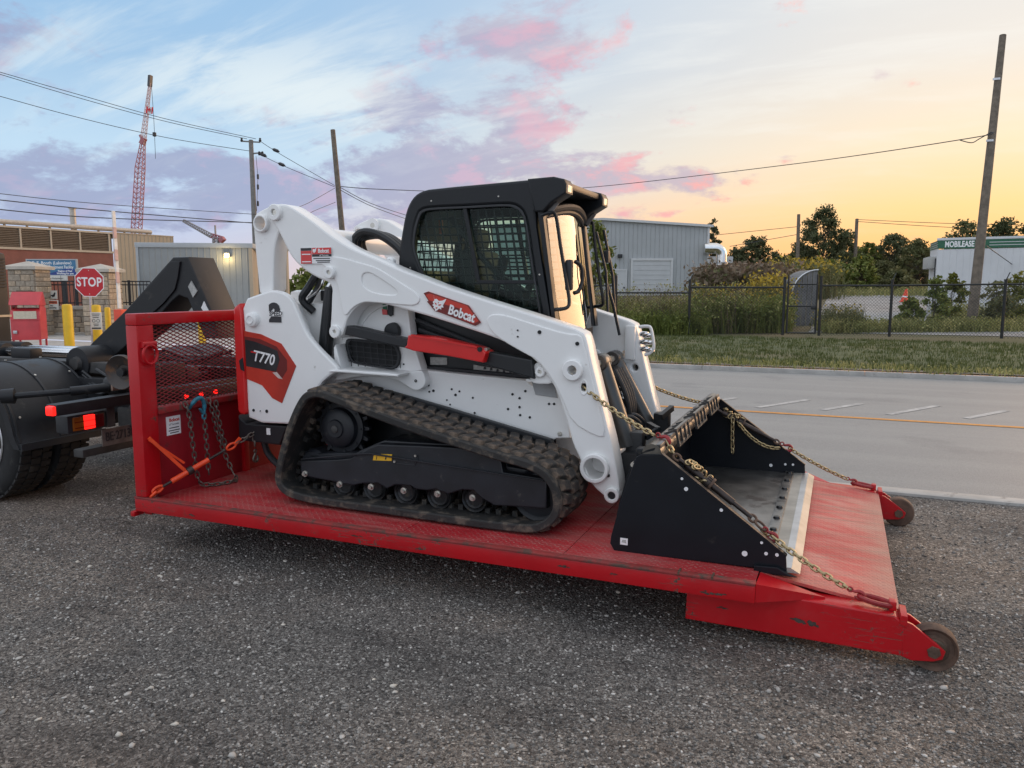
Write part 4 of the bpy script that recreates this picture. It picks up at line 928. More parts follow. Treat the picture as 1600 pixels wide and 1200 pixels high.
MB().box(-.06, L+.04, zt-.02, zt+.16, -3.5, .06, .02).obj('roof_edge', SHEDT, sh, mtx=mtx); MB().box(L-.12, L+.01, 0, zt-.02, .021, .05).obj('corner_trim', TAN_AND_GLOW, sh, mtx=mtx); MB().box(-.03, .06, 0, zt-.02, .021, .05).obj('corner_trim', SHEDT, sh, mtx=mtx)  # right corner trim has the same warm light in its colour
lx = (357-217)/(396-217)*L; wl = MB().box(lx-.09, lx+.11, zt-.36, zt-.20, .02, .16, .02).obj('wall_lamp', GREYP, sh, mtx=mtx)
MB().box(lx-.075, lx+.075, zt-.375, zt-.24, .16, .18).obj('lamp_lens', M('lit_lamp', (1,.8,.4), .3, emit=((1,.72,.28), 14)), wl, mtx=mtx)
lp = bpy.data.lights.new('wall_lamp_light', 'POINT'); lp.energy = 9; lp.color = (1,.72,.3); lp.shadow_soft_size = .06
lo = bpy.data.objects.new('wall_lamp_light', lp); col.objects.link(lo); lo.location = mtx @ Vector((lx, zt-.42, .32))
bp = thing('beige_post', 'beige square posts of a canopy behind the lift arm', 'post', gnd(446, 31))
for px in (441, 449): 
    b = gnd(px, 31); MB().box(b.x-.06, b.x+.06, b.y-.06, b.y+.06, 0, at(446, 388, 31).z, .01).obj('post', TAN_AND_GLOW, bp)
p = at(445, 392, 31); MB().box(p.x-.4, p.x+.3, p.y-.1, p.y+.1, p.z, p.z+.08).obj('lintel', TAN_AND_GLOW, bp)

# ================================================================== entrance: stone pillars, wall, iron fence, signs
STONE = M('tan_stone', (.46,.36,.26), .85, var=.3, vscale=3, bump=.3, bscale=30, island=.0)
STONE2 = M('tan_stone_grey', (.38,.32,.25), .85, var=.3, vscale=3, bump=.3, bscale=30); STONE3 = M('tan_stone_light', (.55,.44,.32), .85, var=.25, vscale=3, bump=.3, bscale=30)
MORT = M('mortar', (.27,.23,.19), .95, var=.2); CAP = M('cast_stone_cap', (.48,.44,.38), .8, var=.12)
stone_me = {}
def stones(parent, mtx, W, Hh, z, rowh, seed):
    r = random.Random(seed); y = 0
    while y < Hh-.02:
        rh = min(rowh*r.choice((.8, 1, 1.25)), Hh-y); x = 0
        while x < W-.02:
            w = min(r.uniform(.22, .55), W-x); w = W-x if W-x-w < .12 else w
            k = r.randrange(3)
            if k not in stone_me:
                stone_me[k] = None
                mb = MB().box(-.5, .5, -.5, .5, -.5, .5, .05); o = mb.obj('stone', (STONE, STONE2, STONE3)[k]); me = o.data; stone_me[k] = me
                col.objects.unlink(o); bpy.data.objects.remove(o)
            o = bpy.data.objects.new('stone', stone_me[k]); link(o, parent)
            o.matrix_basis = mtx @ Matrix.Translation((x+w/2, y+rh/2, z+r.uniform(-.01,.012))) @ Matrix.Diagonal((w-.022, rh-.022, .06, 1))
            x += w
        y += rh
for (a, b2, top, d, lab) in ((14, 55, 421, 25.3, 'tan stone gate pillar with a pyramid cap behind the red box'), (128, 169, 425, 25.8, 'tan stone gate pillar with a pyramid cap behind the stop sign')):
    A, B = gnd(a, d), gnd(b2, d); mtx, W = wallframe(A, B); h = at(a, top, d).z
    e = thing('stone_pillar', lab, 'pillar', A, 'stone entrance pillars')
    MB().box(.0, W, 0, h, -W, 0).obj('core', MORT, e, mtx=mtx); stones(e, mtx, W, h, .005, .17, a); 
    m3 = mtx @ Matrix.Rotation(-math.pi/2, 4, 'Y'); stones(e, mtx @ Matrix.Translation((W,0,0)) @ Matrix.Rotation(math.pi/2, 4, 'Y'), W, h, .005, .17, a+1)
    cp_ = [(-.12, h, .12), (W+.12, h, .12), (W+.12, h, -W-.12), (-.12, h, -W-.12)]; up_ = [(x, y+.1, z) for x, y, z in cp_]
    mb = MB(); mb.poly(cp_); ap = (W/2, h+.28, -W/2)
    for i in range(4): mb.poly([cp_[i], cp_[(i+1)%4], up_[(i+1)%4], up_[i]]); mb.poly([up_[i], up_[(i+1)%4], ap])
    mb.obj('cap', CAP, e, mtx=mtx)
    if a == 14: MB().box(W*.3, W*.92, h-.82, h-.68, .03, .06, .01).obj('name_plate', M('bronze_plate', (.10,.065,.045), .5, .3), e, mtx=mtx)
A, B = gnd(56, 26.2), gnd(235, 27.4); mtx, W = wallframe(A, B); h = .86
sw = thing('stone_wall', 'low tan stone wall with a pale coping between the pillars', 'wall', A)
MB().box(0, W, 0, h, -.3, 0).obj('core', MORT, sw, mtx=mtx); stones(sw, mtx, W, h, .005, .2, 5); MB().box(-.0, W, h, h+.12, -.36, .07, .015).obj('coping', CAP, sw, mtx=mtx)
MB().box(0, W, 0, .08, .04, .14, .01).obj('plinth', CAP, sw, mtx=mtx)
IRON = M('black_iron', (.012,.012,.014), .45, var=.1)
ifn = thing('iron_fence', 'black iron picket fence standing on the stone wall', 'fence', A)
mb = MB(); x = .05
while x < W: mb.box(x, x+.025, h+.1, h+.94, -.14, -.115); x += .115
mb.obj('pickets', IRON, ifn, 0, mtx=mtx)
for z in (h+.2, h+.82, h+.94): MB().box(0, W, z, z+.04, -.15, -.105).obj('rail', IRON, ifn, mtx=mtx)
for px in (76, 130, 200): x = (px-56)/(235-56)*W; MB().box(x-.04, x+.04, h+.1, h+1.0, -.17, -.09).obj('post', IRON, ifn, mtx=mtx)
SGNW = M('sign_white', (.62,.60,.55), .5, var=.06); SGNO = M('sign_orange', (.60,.10,.03), .5); SGNB = M('sign_blue', (.055,.19,.34), .45, var=.05); SGNDB = M('sign_dark_blue', (.025,.06,.26), .45); SGNK = M('sign_ink', (.03,.03,.035), .6)
def board(name, lab, x0, y0, x1, y1, d, mat, th=.03, group=None):
    c = at((x0+x1)/2, (y0+y1)/2, d); w = (x1-x0)/FOC*d; h_ = (y1-y0)/FOC*d; e = thing(name, lab, 'sign', c, group); m_ = frame3(c, CAMR, (0,0,1))
    MB().box(-w/2, w/2, -h_/2, h_/2, -th, 0, .004).obj('panel', mat, e, mtx=m_); return e, m_, w, h_
e, m_, w, h_ = board('fence_sign', 'small white notice with a black pictogram on the iron fence', 77, 454, 89, 467, 26.1, SGNW, group='notices on the iron fence')
prism_m('pictogram', [(-.09,-.02),(.0,.0),(.05,.08),(.09,.06),(.05,-.06),(-.02,-.08)], m_ @ Matrix.Translation((.0,.0,.004)), .004, SGNK, e, 0)
e, m_, w, h_ = board('fence_sign', 'white warning notice with an orange heading on the iron fence', 70.5, 469, 91, 484, 26.0, SGNW, group='notices on the iron fence')
MB().box(-w*.44, w*.44, h_*.12, h_*.42, 0, .006).obj('heading', SGNO, e, mtx=m_); text('lettering', 'WARNING', .075, m_ @ Matrix.Translation((0, h_*.27, .008)), SGNK, e, bold=.002)
text('lettering', 'No\nTrespassing', .065, m_ @ Matrix.Translation((0, -h_*.18, .004)), SGNK, e, bold=.002)
e, m_, w, h_ = board('facility_sign', 'large blue facility name board with a dark blue wave', 43, 406.5, 119, 429.5, 30, SGNB, .06)
MB().box(-w/2-.04, w/2+.04, h_/2, h_/2+.04, -.08, .02).box(-w/2-.04, w/2+.04, -h_/2-.04, -h_/2, -.08, .02).box(-w/2-.04, -w/2, -h_/2, h_/2, -.08, .02).box(w/2, w/2+.04, -h_/2, h_/2, -.08, .02).obj('border', SHEDT, e, mtx=m_)
prism_m('wave', [(-.3,-h_/2),(w/2,-h_/2),(w/2,-.10),(.75,-.02),(.45,-.06),(.1,-.17)], m_ @ Matrix.Translation((0,0,.004)), .006, SGNDB, e, 0)
text('lettering', 'G. E. Booth (Lakeview)', .165, m_ @ Matrix.Translation((.0, h_*.30, .006)), DECALW, e, bold=.003); text('lettering', 'Wastewater Treatment Facility', .165, m_ @ Matrix.Translation((.0, h_*.02, .006)), DECALW, e, bold=.003, width=.80)
text('lettering', 'Region of Peel\nWorking for you', .095, m_ @ Matrix.Translation((w*.27, -h_*.32, .012)), DECALW, e, bold=.003)
for s in (-.85, .85): MB().box(s-.05, s+.05, -h_/2-1.8, -h_/2-.04, -.1, -.02).obj('leg', IRON, e, mtx=m_)
e, m_, w, h_ = board('facility_sign', 'narrow white plaque with an oval emblem under the blue board', 58.5, 430.5, 105.5, 439.5, 29.9, SGNW)
MB().lathe([(.10,0),(.10,.008),(.085,.008),(.085,0)], m_ @ Vector((-w*.34,0,.002)), m_.to_3x3() @ Vector((0,0,1)), 20).obj('emblem', SGNK, e)
MB().tube([(-w*.34-.07,-.02,.006),(-w*.34-.02,.03,.006),(-w*.34+.03,0,.006),(-w*.34+.07,.02,.006)], .008, 4).obj('emblem', SGNK, e, mtx=m_)
text('lettering', 'Water Reclamation', .085, m_ @ Matrix.Translation((w*.07, 0, .004)), SGNK, e)
for x in (-w*.16, w*.28): MB().box(x-.006, x+.006, -h_*.5, h_*.5, 0, .005).obj('divider', SGNK, e, mtx=m_)
MB().box(w*.3, w*.46, -1.2, -h_/2, -.03, -.01).obj('leg', IRON, e, mtx=m_)
YEL = M('bollard_yellow', (.72,.44,.012), .45, var=.08, dirt=((.25,.18,.08), .15, 6))
for px, top, bot, r, lab in ((102.5, 475, 545, .125, 'yellow steel bollard nearest the red box'), (147.5, 476, 540, .125, 'yellow bollard carrying the stop sign and a white notice'), (165.5, 480, 531, .085, 'slim yellow bollard in front of the stone pillar'), (191.5, 478, 512, .085, 'yellow bollard beside the orange barrier box'), (312, 500, 540, .10, 'yellow bollard seen through the platform gate mesh')):
    d = 1.62*FOC/(bot-449)*.995; b = gnd(px, d); t = at(px, top, d); e = thing('bollard', lab, 'bollard', b, 'yellow bollards')
    MB().lathe([(.001,0),(r,0),(r,t.z-.05),(r*.8,t.z-.01),(.001,t.z)], b, (0,0,1), 20).obj('tube', YEL, e); MB().cyl(b, b+Vector((0,0,.03)), r*1.5, 20).obj('foot', CONC, e)
d = 21.4; STOPR = M('stop_sign_red', (.52,.012,.022), .35, var=.05)
ss = thing('stop_sign', 'red octagonal stop sign on a steel post', 'sign', gnd(143, d)); c = at(139.5, 441, d); m_ = frame3(c, CAMR-Vector((0,0,.02)), (0,0,1)); r_ = 23/FOC*d/math.cos(math.pi/8)*.98
oc = lambda q: [(q*math.cos(math.pi/8+k*math.pi/4), q*math.sin(math.pi/8+k*math.pi/4)) for k in range(8)]
prism_m('plate', oc(r_), m_, .006, DECALW, ss, 0); prism_m('face', oc(r_*.945), m_ @ Matrix.Translation((0,0,.005)), .006, STOPR, ss, 0)
text('lettering', 'STOP', .345, m_ @ Matrix.Translation((0, -.005, .011)), DECALW, ss, bold=.008, width=.80, space=1.06)
for s in (-.32, .32): MB().cyl(m_ @ Vector((0,s,.008)), m_ @ Vector((0,s,.014)), .014, 8).obj('bolt', BOLT, ss)
MB().box(-.025, .025, -1.95, .36, -.04, -.004).obj('post', STEEL, ss, mtx=m_)
e, m_, w, h_ = board('bollard_notice', 'white notice with two round symbols strapped to the yellow bollard', 141.5, 488, 158.5, 515, 21.0, SGNW)
for k, y in enumerate((.40, .30, .20, -.18, -.27)): MB().box(-w*.36+.01*k, w*.36-.012*k, h_*y-.008, h_*y+.008, 0, .004).obj('print_line', SGNK, e, mtx=m_)
for s in (-.2, .2): MB().lathe([(.045,0),(.045,.005),(.036,.005),(.036,0)], m_ @ Vector((w*s, h_*.01, .001)), m_.to_3x3() @ Vector((0,0,1)), 16).obj('symbol', SGNK, e)
MB().box(-w*.42, w*.42, -h_*.46, -h_*.38, 0, .004).obj('footer', SGNK, e, mtx=m_)
# barrier
bb = gnd(187, 23.5); br = thing('barrier_arm', 'raised white barrier arm on an orange-red post box', 'barrier', bb)
MB().box(bb.x-.16, bb.x+.16, bb.y-.14, bb.y+.14, 0, .95, .02).obj('post_box', CONEO, br)
MB().beam(at(187,482,23.4), at(177,330,23.4), .10, .05).obj('arm', M('barrier_white', (.72,.70,.67), .5), br)
for i, (y0, y1) in enumerate(((355,372), (390,407), (425,442))):
    f = lambda y: 177+(y-330)/152*10; MB().beam(at(f(y0),y0,23.36), at(f(y1),y1,23.36), .104, .05).obj('stripe', M('faded_red_band_%d' % i, (.55,.36,.33), .5), br)
# red drop box
BOXR = M('dropbox_red', (.55,.045,.055), .42, var=.12, vscale=3, coat=.15)
c = gnd(41, 20.4); m_ = frame3(c, CAMR*.97+CAMF*.25, (0,0,1)) @ Matrix.Diagonal((.86,1,.86,1)); dbx = thing('drop_box', 'red steel drop box with a hooded lid on four legs', 'drop box', c)
for x in (-.36, .36):
    for z in (-.28, .28): MB().box(x-.025, x+.025, 0, .3, z-.025, z+.025).obj('leg', BOXR, dbx, mtx=m_)
pr_ = [(-.32,.25),(.32,.25),(.32,.86),(.28,.98),(.18,1.06),(-.02,1.08),(-.32,1.08)]
me = flat([pr_], .80, .01); me.transform(m_ @ Matrix.Rotation(-math.pi/2, 4, 'Y')); bd = finish('body', me, BOXR, dbx)
me = flat([[(-.30,1.14),(.36,1.16),(-.04,1.50),(-.10,1.50)]], .84, .008); me.transform(m_ @ Matrix.Rotation(-math.pi/2, 4, 'Y')); finish('hood', me, BOXR, dbx)
for x in (-.38, .38): MB().box(x-.015, x+.015, 1.05, 1.2, -.25, .2).obj('hood_bracket', BOXR, dbx, mtx=m_)
MB().box(-.30, .32, .80, 1.0, .325, .335).obj('label_plate', M('cream_label', (.62,.55,.42), .5, var=.1, vscale=20), dbx, mtx=m_)
MB().box(-.40, .40, .25, .27, .325, .345).box(-.385, .39, .76, .775, .322, .334).obj('door_seam', BOXR, dbx, mtx=m_)
MB().box(-.33, -.22, .42, .5, .33, .38, .01).obj('padlock', STEEL, dbx, mtx=m_)
# ================================================================== hook-lift truck (rear end)
TC = 4.95
tk = thing('hooklift_truck', 'black hook-lift truck backed up to the red platform, tail lights lit', 'truck', (-6.2, TC, 0))
for y in (4.42, 5.48): MB().box(-11.5, -4.85, y-.05, y+.05, .64, .90, .008).obj('chassis_rail', TRUCKB, tk)
for y in (4.52, 5.36): MB().box(-9.5, -4.55, y-.055, y+.055, .925, 1.015, .008).obj('lift_frame_rail', TRUCKG, tk)
for x in (-5.3, -6.6, -8.0): MB().box(x-.06, x+.06, 4.37, 5.53, .68, .86).obj('cross_member', TRUCKB, tk)
WC = Vector((-6.0, 0, .485)); TR = .485
def tyre(y0, y1, outer):
    e = bpy.data.objects.new('x', None)
    pf = [(.27,y0+.02),(.30,y0),(.42,y0-.004),(TR-.02,y0+.012),(TR,y0+.04),(TR,y1-.04),(TR-.02,y1-.012),(.42,y1+.004),(.30,y1),(.27,y1-.02)]
    t = MB().lathe(pf, (WC.x, 0, WC.z), (0,1,0), 48).obj('wheel', TYRE, tk)
    mb = MB(); n = 46
    for k in range(n):
        a = 2*math.pi*k/n
        for j, yy in enumerate((y0+.05, (y0+y1)/2, y1-.05)):
            b = a+(j % 2)*math.pi/n; c = Vector((WC.x+math.cos(b)*(TR+.004), yy, WC.z+math.sin(b)*(TR+.004)))
            u = Vector((-math.sin(b), 0, math.cos(b))); mb.beam(c-u*.024, c+u*.024, .075, .016, (math.cos(b), 0, math.sin(b)))
    mb.obj('tread_blocks', TYRE, t)['kind'] = 'stuff'
    if outer:
        MB().lathe([(.27,y0+.03),(.315,y0-.004),(.305,y0-.010),(.27,y0+.02),(.24,y0+.09),(.13,y0+.13),(.12,y0+.16),(.26,y0+.16)], (WC.x,0,WC.z), (0,1,0), 36).obj('rim', M('worn_alloy', (.60,.60,.61), .35, .8, var=.15), t)
        MB().lathe([(.001,y0+.07),(.06,y0+.07),(.09,y0+.1),(.10,y0+.16),(.001,y0+.16)], (WC.x,0,WC.z), (0,1,0), 20).obj('hub', TRUCKB, t)
    bpy.data.objects.remove(e)
tyre(3.77, 4.04, True); tyre(4.09, 4.36, False); tyre(5.54, 5.81, False); tyre(5.86, 6.13, False)
def guard(y0, y1):
    out = []; r = .555
    pr = [(WC.x+math.cos(a)*r, WC.z+math.sin(a)*r) for a in np.linspace(R(175), R(8), 26)]+[(WC.x+r+.02, .50), (WC.x+r+.05, .455)]
    inn = [(x+(WC.x-x)*.022, z+(WC.z-z)*.022) for x, z in pr]; 
    g_ = prism('mudguard', pr+inn[::-1], y0, y1, TRUCKB, tk, .004)
    for yy in (y0+.02, (y0+y1)/2, y1-.02):
        o2 = [(x+(x-WC.x)*.014, z+(z-WC.z)*.014) for x, z in pr[:-1]]; prism('rib', o2+pr[:-1][::-1], yy-.010, yy+.010, BLACKP, g_, .002)
    prism('side_lip', pr+[(x+(WC.x-x)*.10, z+(WC.z-z)*.10) for x, z in pr[::-1]], y0-.012, y0, TRUCKB, g_, .002)
    MB().beam((WC.x+r+.05, y0, .47), (WC.x+r+.05, y1, .47), .03, .05).obj('edge_bar', BLACKP, g_)
guard(3.70, 4.40); guard(5.50, 6.18)
bm_ = MB().box(-4.82, -4.72, 3.50, 6.38, .775, .85, .006).obj('rear_beam', TRUCKB, tk)
MB().box(-4.80, -4.73, 3.475, 3.60, .778, .842, .012).obj('marker_lamp', TLAMP, tk)
lh = MB().box(-4.92, -4.80, 3.63, 3.93, .625, .75, .012).obj('lamp_housing', BLACKP, tk)
MB().box(-4.805, -4.785, 3.665, 3.745, .64, .735, .006).obj('turn_lens', AMBER, lh); MB().box(-4.805, -4.782, 3.75, 3.83, .64, .737, .006).obj('brake_lens', TLAMP, lh); MB().box(-4.805, -4.785, 3.835, 3.905, .64, .735, .006).obj('reflector', TLAMP2, lh)
MB().box(-4.9, -4.8, 3.94, 4.01, .62, .78, .006).obj('lamp_bracket', TRUCKG, tk)
MB().box(-5.08, -4.98, 3.87, 6.03, .395, .455, .01).obj('underrun_bar', TRUCKG, tk)
for y in (4.42, 5.48): MB().box(-5.06, -5.0, y-.04, y+.04, .45, .78).obj('bar_bracket', TRUCKB, tk)
pl_ = MB().box(-4.87, -4.86, 3.94, 4.24, .475, .60, .004).obj('number_plate', M('grimy_plate', (.15,.125,.11), .6, var=.3, vscale=14), tk)
text('lettering', 'BE·27130', .092, frame3((-4.857, 4.09, .54), (0,1,0), (0,0,1)), SGNK, pl_, width=.72, bold=.001)
# roller, stay rod, small plate, lamps bar
MB().lathe([(.001,-.07),(.05,-.075),(.06,-.085),(.09,-.095),(.118,-.12),(.124,-.11),(.122,-.08),(.10,-.05),(.085,.02),(.10,.10),(.125,.13),(.12,.15),(.001,.15)], (-4.62, 4.02, 1.03), (-.15,1,0), 28).obj('rear_roller', M('worn_roller', (.07,.06,.055), .5, .4, dirt=((.20,.11,.06), .4, 14)), tk)
MB().lathe([(.001,-.13),(.03,-.13),(.03,-.1),(.001,-.1)], (-4.62, 4.03, 1.03), (-.15,1,0), 12).obj('roller_pin', TRUCKB, tk)
MB().box(-4.75, -4.55, 4.16, 4.45, .90, 1.06, .02).obj('roller_bracket', TRUCKB, tk)
MB().tube([(-5.35, 3.60, .86), (-5.1, 3.85, .875), (-4.95, 4.1, .885)], .022, 10).obj('stay_rod', TRUCKB, tk); MB().cyl((-5.08, 3.88, .876), (-4.95, 4.12, .886), .033, 12).obj('rod_sleeve', TRUCKB, tk)
MB().lathe([(.001,-.06),(.05,-.05),(.055,.03),(.001,.05)], (-5.35, 3.62, .86), (.5,.5,0), 12).obj('rod_joint', TRUCKB, tk)
for k, (a, b2) in enumerate((((-5.0,4.12,.88),(-4.9,4.35,1.0)), ((-5.0,4.15,.95),(-4.8,4.3,.85)), ((-5.2,4.2,1.0),(-4.8,4.2,.98)))): MB().tube(smoothpath([a, (Vector(a)+Vector(b2))/2+Vector((0,0,-.06)), b2], 5), .012, 6).obj('hose', BLACKP, tk)
MB().lathe([(.001,-.08),(.07,-.06),(.08,.04),(.05,.08),(.001,.09)], (-4.95, 4.16, .90), (1,.3,.2), 14).obj('brake_chamber', TRUCKB, tk)
mp = MB().box(-4.84, -4.82, 4.02, 4.12, .875, .925, .004).obj('data_plate', M('tin_plate', (.24,.16,.12), .5, .3, var=.3, vscale=30), tk)
lb = MB().box(-4.56, -4.50, 4.38, 5.10, .76, .85, .008).obj('lamp_bar', TRUCKB, tk)
for y in (4.38, 4.53, 4.68): MB().cyl((-4.50, y, .805), (-4.485, y, .805), .016, 10).obj('marker_lamp', TLAMP, lb)
# lift arm with its hook end
jb = [(-6.05,.98),(-5.85,1.15),(-5.42,1.44),(-4.99,1.775),(-4.885,1.855),(-4.73,1.855),(-4.50,1.40),(-4.46,1.22),(-4.60,1.22),(-4.66,1.34),(-4.755,1.53),(-4.84,1.555),(-4.93,1.50),(-5.05,1.40),(-5.36,1.20),(-5.78,.92)]
prism('hook_arm', jb, 4.70, 4.98, TRUCKB, tk, .01)
prism('arm_cover', [(-5.30,1.505),(-4.99,1.745),(-4.90,1.82),(-4.80,1.82),(-4.83,1.70),(-4.87,1.60),(-5.0,1.49),(-5.2,1.36)], 4.685, 4.702, TRUCKB, tk, .004)
pvt = MB().lathe([(.001,-.05),(.13,-.05),(.14,.0),(.14,.42),(.001,.42)], (-5.72, 4.50, 1.0), (0,1,0), 24).obj('arm_pivot', TRUCKB, tk)
MB().lathe([(.001,-.085),(.05,-.085),(.06,-.05),(.001,-.05)], (-5.72, 4.50, 1.0), (0,1,0), 14).obj('pivot_pin', TRUCKG, pvt)
s1 = onY(302, 452, 4.70); prism('warning_sticker', [(s1.x-.045, s1.z+.02), (s1.x-.01, s1.z+.065), (s1.x+.045, s1.z-.015), (s1.x+.0, s1.z-.065)], 4.692, 4.70, GREYP, tk, .0)
s1 = onY(320, 481, 4.70); prism('warning_sticker', [(s1.x-.03, s1.z), (s1.x, s1.z+.05), (s1.x+.04, s1.z-.02), (s1.x+.01, s1.z-.05)], 4.692, 4.70, DECALW, tk, .0)
for y in (5.02, 5.22):
    MB().cyl((-9.2, y, 1.00), (-7.4, y, 1.01), .075, 20).obj('lift_cylinder', TRUCKB, tk); MB().cyl((-7.4, y, 1.01), (-5.6, y, 1.03), .042, 20).obj('cylinder_rod', CHROME, tk)
MB().box(-6.6, -6.35, 4.5, 4.62, 1.01, 1.10, .02).obj('guide_block', TRUCKB, tk); MB().box(-7.6, -7.3, 4.46, 4.6, 1.01, 1.12, .02).obj('guide_block', TRUCKG, tk)
# cab with rear louvres
cbm = MB().box(-11.4, -8.98, 3.75, 6.17, .93, 2.02, .05).obj('cab', TRUCKB, tk)
for k in range(10): MB().box(-8.985, -8.965, 5.2, 6.14, 1.62+k*.035, 1.64+k*.035).obj('louvre', BLACKP, cbm)
MB().box(-8.985, -8.97, 5.0, 6.172, 1.275, 1.30).obj('trim_strip', M('cream_strip', (.55,.42,.28), .5), cbm)
MB().box(-9.9, -9.0, 5.3, 6.1, .55, .95, .03).obj('battery_box', TRUCKB, tk)
for y in (3.95, 5.95): MB().lathe([(.25,-.14),(.48,-.12),(.48,.12),(.25,.14)], (-10.6, y, .485), (0,1,0), 36).obj('wheel', TYRE, tk)
# fittings on the chassis
for y in (3.76, 4.05, 4.34):
    for a in (R(20), R(55), R(90)): c = Vector((WC.x+math.cos(a)*.566, y, WC.z+math.sin(a)*.566)); MB().cyl(c, c+Vector((math.cos(a)*.006, 0, math.sin(a)*.006)), .009, 8).obj('guard_rivet', BOLT, tk)
MB().cyl((-5.45, 4.48, .62), (-5.45, 5.42, .62), .11, 20).obj('air_tank', TRUCKB, tk)
for k in range(5): MB().tube(smoothpath([(-5.6, 4.40, .95-.03*k), (-5.25, 4.36-.02*k, .80), (-4.98, 4.30, .86+.02*k), (-4.80, 4.34, .80-.04*k)], 5), .009, 6).obj('air_line', BLACKP, tk)
for y in (4.3, 4.2): MB().box(-4.98, -4.84, y-.02, y+.02, .58, .72, .006).obj('coupling_bracket', TRUCKG, tk)
MB().lathe([(.001,-.05),(.05,-.05),(.055,.02),(.03,.05),(.001,.05)], (-4.80, 4.38, .68), (1,-.2,0), 14).obj('trailer_socket', TRUCKG, tk)
for z in (.66, .70): MB().box(-4.784, -4.781, 3.67, 3.90, z-.002, z+.002).obj('lens_rib', TLAMP2, lh)
for y in (4.9, 5.0): MB().tube(smoothpath([(-4.6, y, 1.1), (-4.9, y-.1, 1.02), (-5.3, y-.05, 1.08), (-5.7, y, 1.02)], 5), .014, 6).obj('hydraulic_hose', BLACKP, tk)
uc = prism('cab_top', [(-11.3,1.95),(-9.12,1.95),(-9.16,2.62),(-9.3,2.74),(-10.8,2.74),(-11.1,2.6)], 3.86, 5.66, TRUCKB, tk, .04)
MB().box(-9.145, -9.10, 4.3, 5.2, 2.12, 2.52, .02).obj('rear_window', GLASS_FRONT, uc)
prism('side_window', [(-10.9,2.05),(-10.0,2.05),(-10.0,2.6),(-10.75,2.6)], 3.845, 3.858, BLACKP, uc, .003)
# ================================================================== red roll-off platform
DZ = .305; PY0, PY1 = 3.43, 5.97
def tread_mat(name, rgb, dust, amt, ramp=False):
    m = bpy.data.materials.new(name); m.use_nodes = True; n = NB(m.node_tree); p = m.node_tree.nodes['Principled BSDF']
    co = n.node('ShaderNodeTexCoord').outputs['Object']; x, y, z = n.sep(co); c = .030
    u = n.m('DIVIDE', n.m('ADD', x, y), c*1.414); v = n.m('DIVIDE', n.m('SUBTRACT', y, x), c*1.414)
    fu = n.m('SUBTRACT', n.m('FRACT', u), .5); fv = n.m('SUBTRACT', n.m('FRACT', v), .5)
    par = n.m('ABSOLUTE', n.m('MODULO', n.m('ADD', n.m('FLOOR', u), n.m('FLOOR', v)), 2.0))
    mixf = lambda a, b2: n.m('ADD', n.m('MULTIPLY', a, n.m('SUBTRACT', 1.0, par)), n.m('MULTIPLY', b2, par))
    a = mixf(fu, fv); b = mixf(fv, fu); q = lambda s, k: n.m('POWER', n.m('DIVIDE', n.m('ABSOLUTE', s), k), 2.0)
    lug = n.m('SUBTRACT', 1.0, n.step(n.m('ADD', q(a, .46), q(b, .15)), .4, 1.1))
    big = n.noise(co, 1.6, 6, .6, .4); fine = n.noise(co, 14, 6, .7)
    stre = n.noise(n.v('MULTIPLY', co, (1.2, 6, 1)), 2.2, 5, .6, .3)
    col_ = n.mix(n.step(big, .35, .7), (*[k*.72 for k in rgb], 1), (*rgb, 1))
    d = n.m('MULTIPLY', n.step(n.m('ADD', n.m('MULTIPLY', big, .5), n.m('MULTIPLY', stre, .5)), .40, .66), amt)
    col_ = n.mix(d, col_, (*dust, 1))
    if ramp:      # drawn-out scuffs and ground-in dirt
        sc_ = n.noise(n.v('MULTIPLY', n.v('ADD', co, n.v('SCALE', n.xyz(0.0, x, 0.0), -.5)), (.7, 7, 1)), 2.0, 6, .62, .3)
        col_ = n.mix(n.m('MULTIPLY', n.step(sc_, .50, .72), .65), col_, (.24,.135,.10,1))
        col_ = n.mix(n.m('MULTIPLY', n.step(n.m('ADD', x, n.m('MULTIPLY', big, .35)), .28, .48), .5), col_, (.30,.20,.15,1))
    col_ = n.mix(n.m('MULTIPLY', lug, n.m('MULTIPLY', n.step(fine, .35, .65), .7)), col_, (.50,.20,.17,1))
    col_ = n.mix(n.step(n.m('ADD', fine, n.m('MULTIPLY', big, .25)), .80, .90), col_, (.07,.035,.028,1))
    n.put(p.inputs['Base Color'], col_); n.put(p.inputs['Roughness'], n.m('ADD', .38, n.m('MULTIPLY', fine, .3)))
    bp_ = n.node('ShaderNodeBump'); bp_.inputs['Strength'].default_value = .9; bp_.inputs['Distance'].default_value = .003
    n.put(bp_.inputs['Height'], n.m('ADD', lug, n.m('MULTIPLY', fine, .15))); n.put(p.inputs['Normal'], bp_.outputs[0]); return m
TREAD = tread_mat('red_tread_plate', (.47,.014,.022), (.33,.12,.105), .75)
TREADR = tread_mat('worn_red_ramp_plate', (.60,.048,.044), (.52,.25,.20), .85, True)
pf = thing('rolloff_platform', 'red steel roll-off platform with a mesh gate and tread-plate deck', 'platform', (-2, 4.7, 0))
xs = [-3.97, -3.05, -2.13, -1.21, -.29]
for a, b in zip(xs, xs[1:]): MB().box(a+.002, b-.002, PY0+.075, PY1-.075, DZ-.012, DZ, .002).obj('deck_plate', TREAD, pf)
for y0, y1, s in ((PY0, PY0+.07, 1), (PY1-.07, PY1, -1)):
    bmn = MB().box(-3.985, -.285, y0, y1, .238, .318, .006).obj('side_beam', PRED, pf)
    MB().box(-3.985, -.285, y0-.006 if s > 0 else y0+.03, y1-.03 if s > 0 else y1+.006, .3185, .332, .005).obj('rub_strip', M('worn_red_edge', (.27,.028,.026), .55, var=.35, vscale=7, dirt=((.085,.05,.038), .5, 9)), bmn)
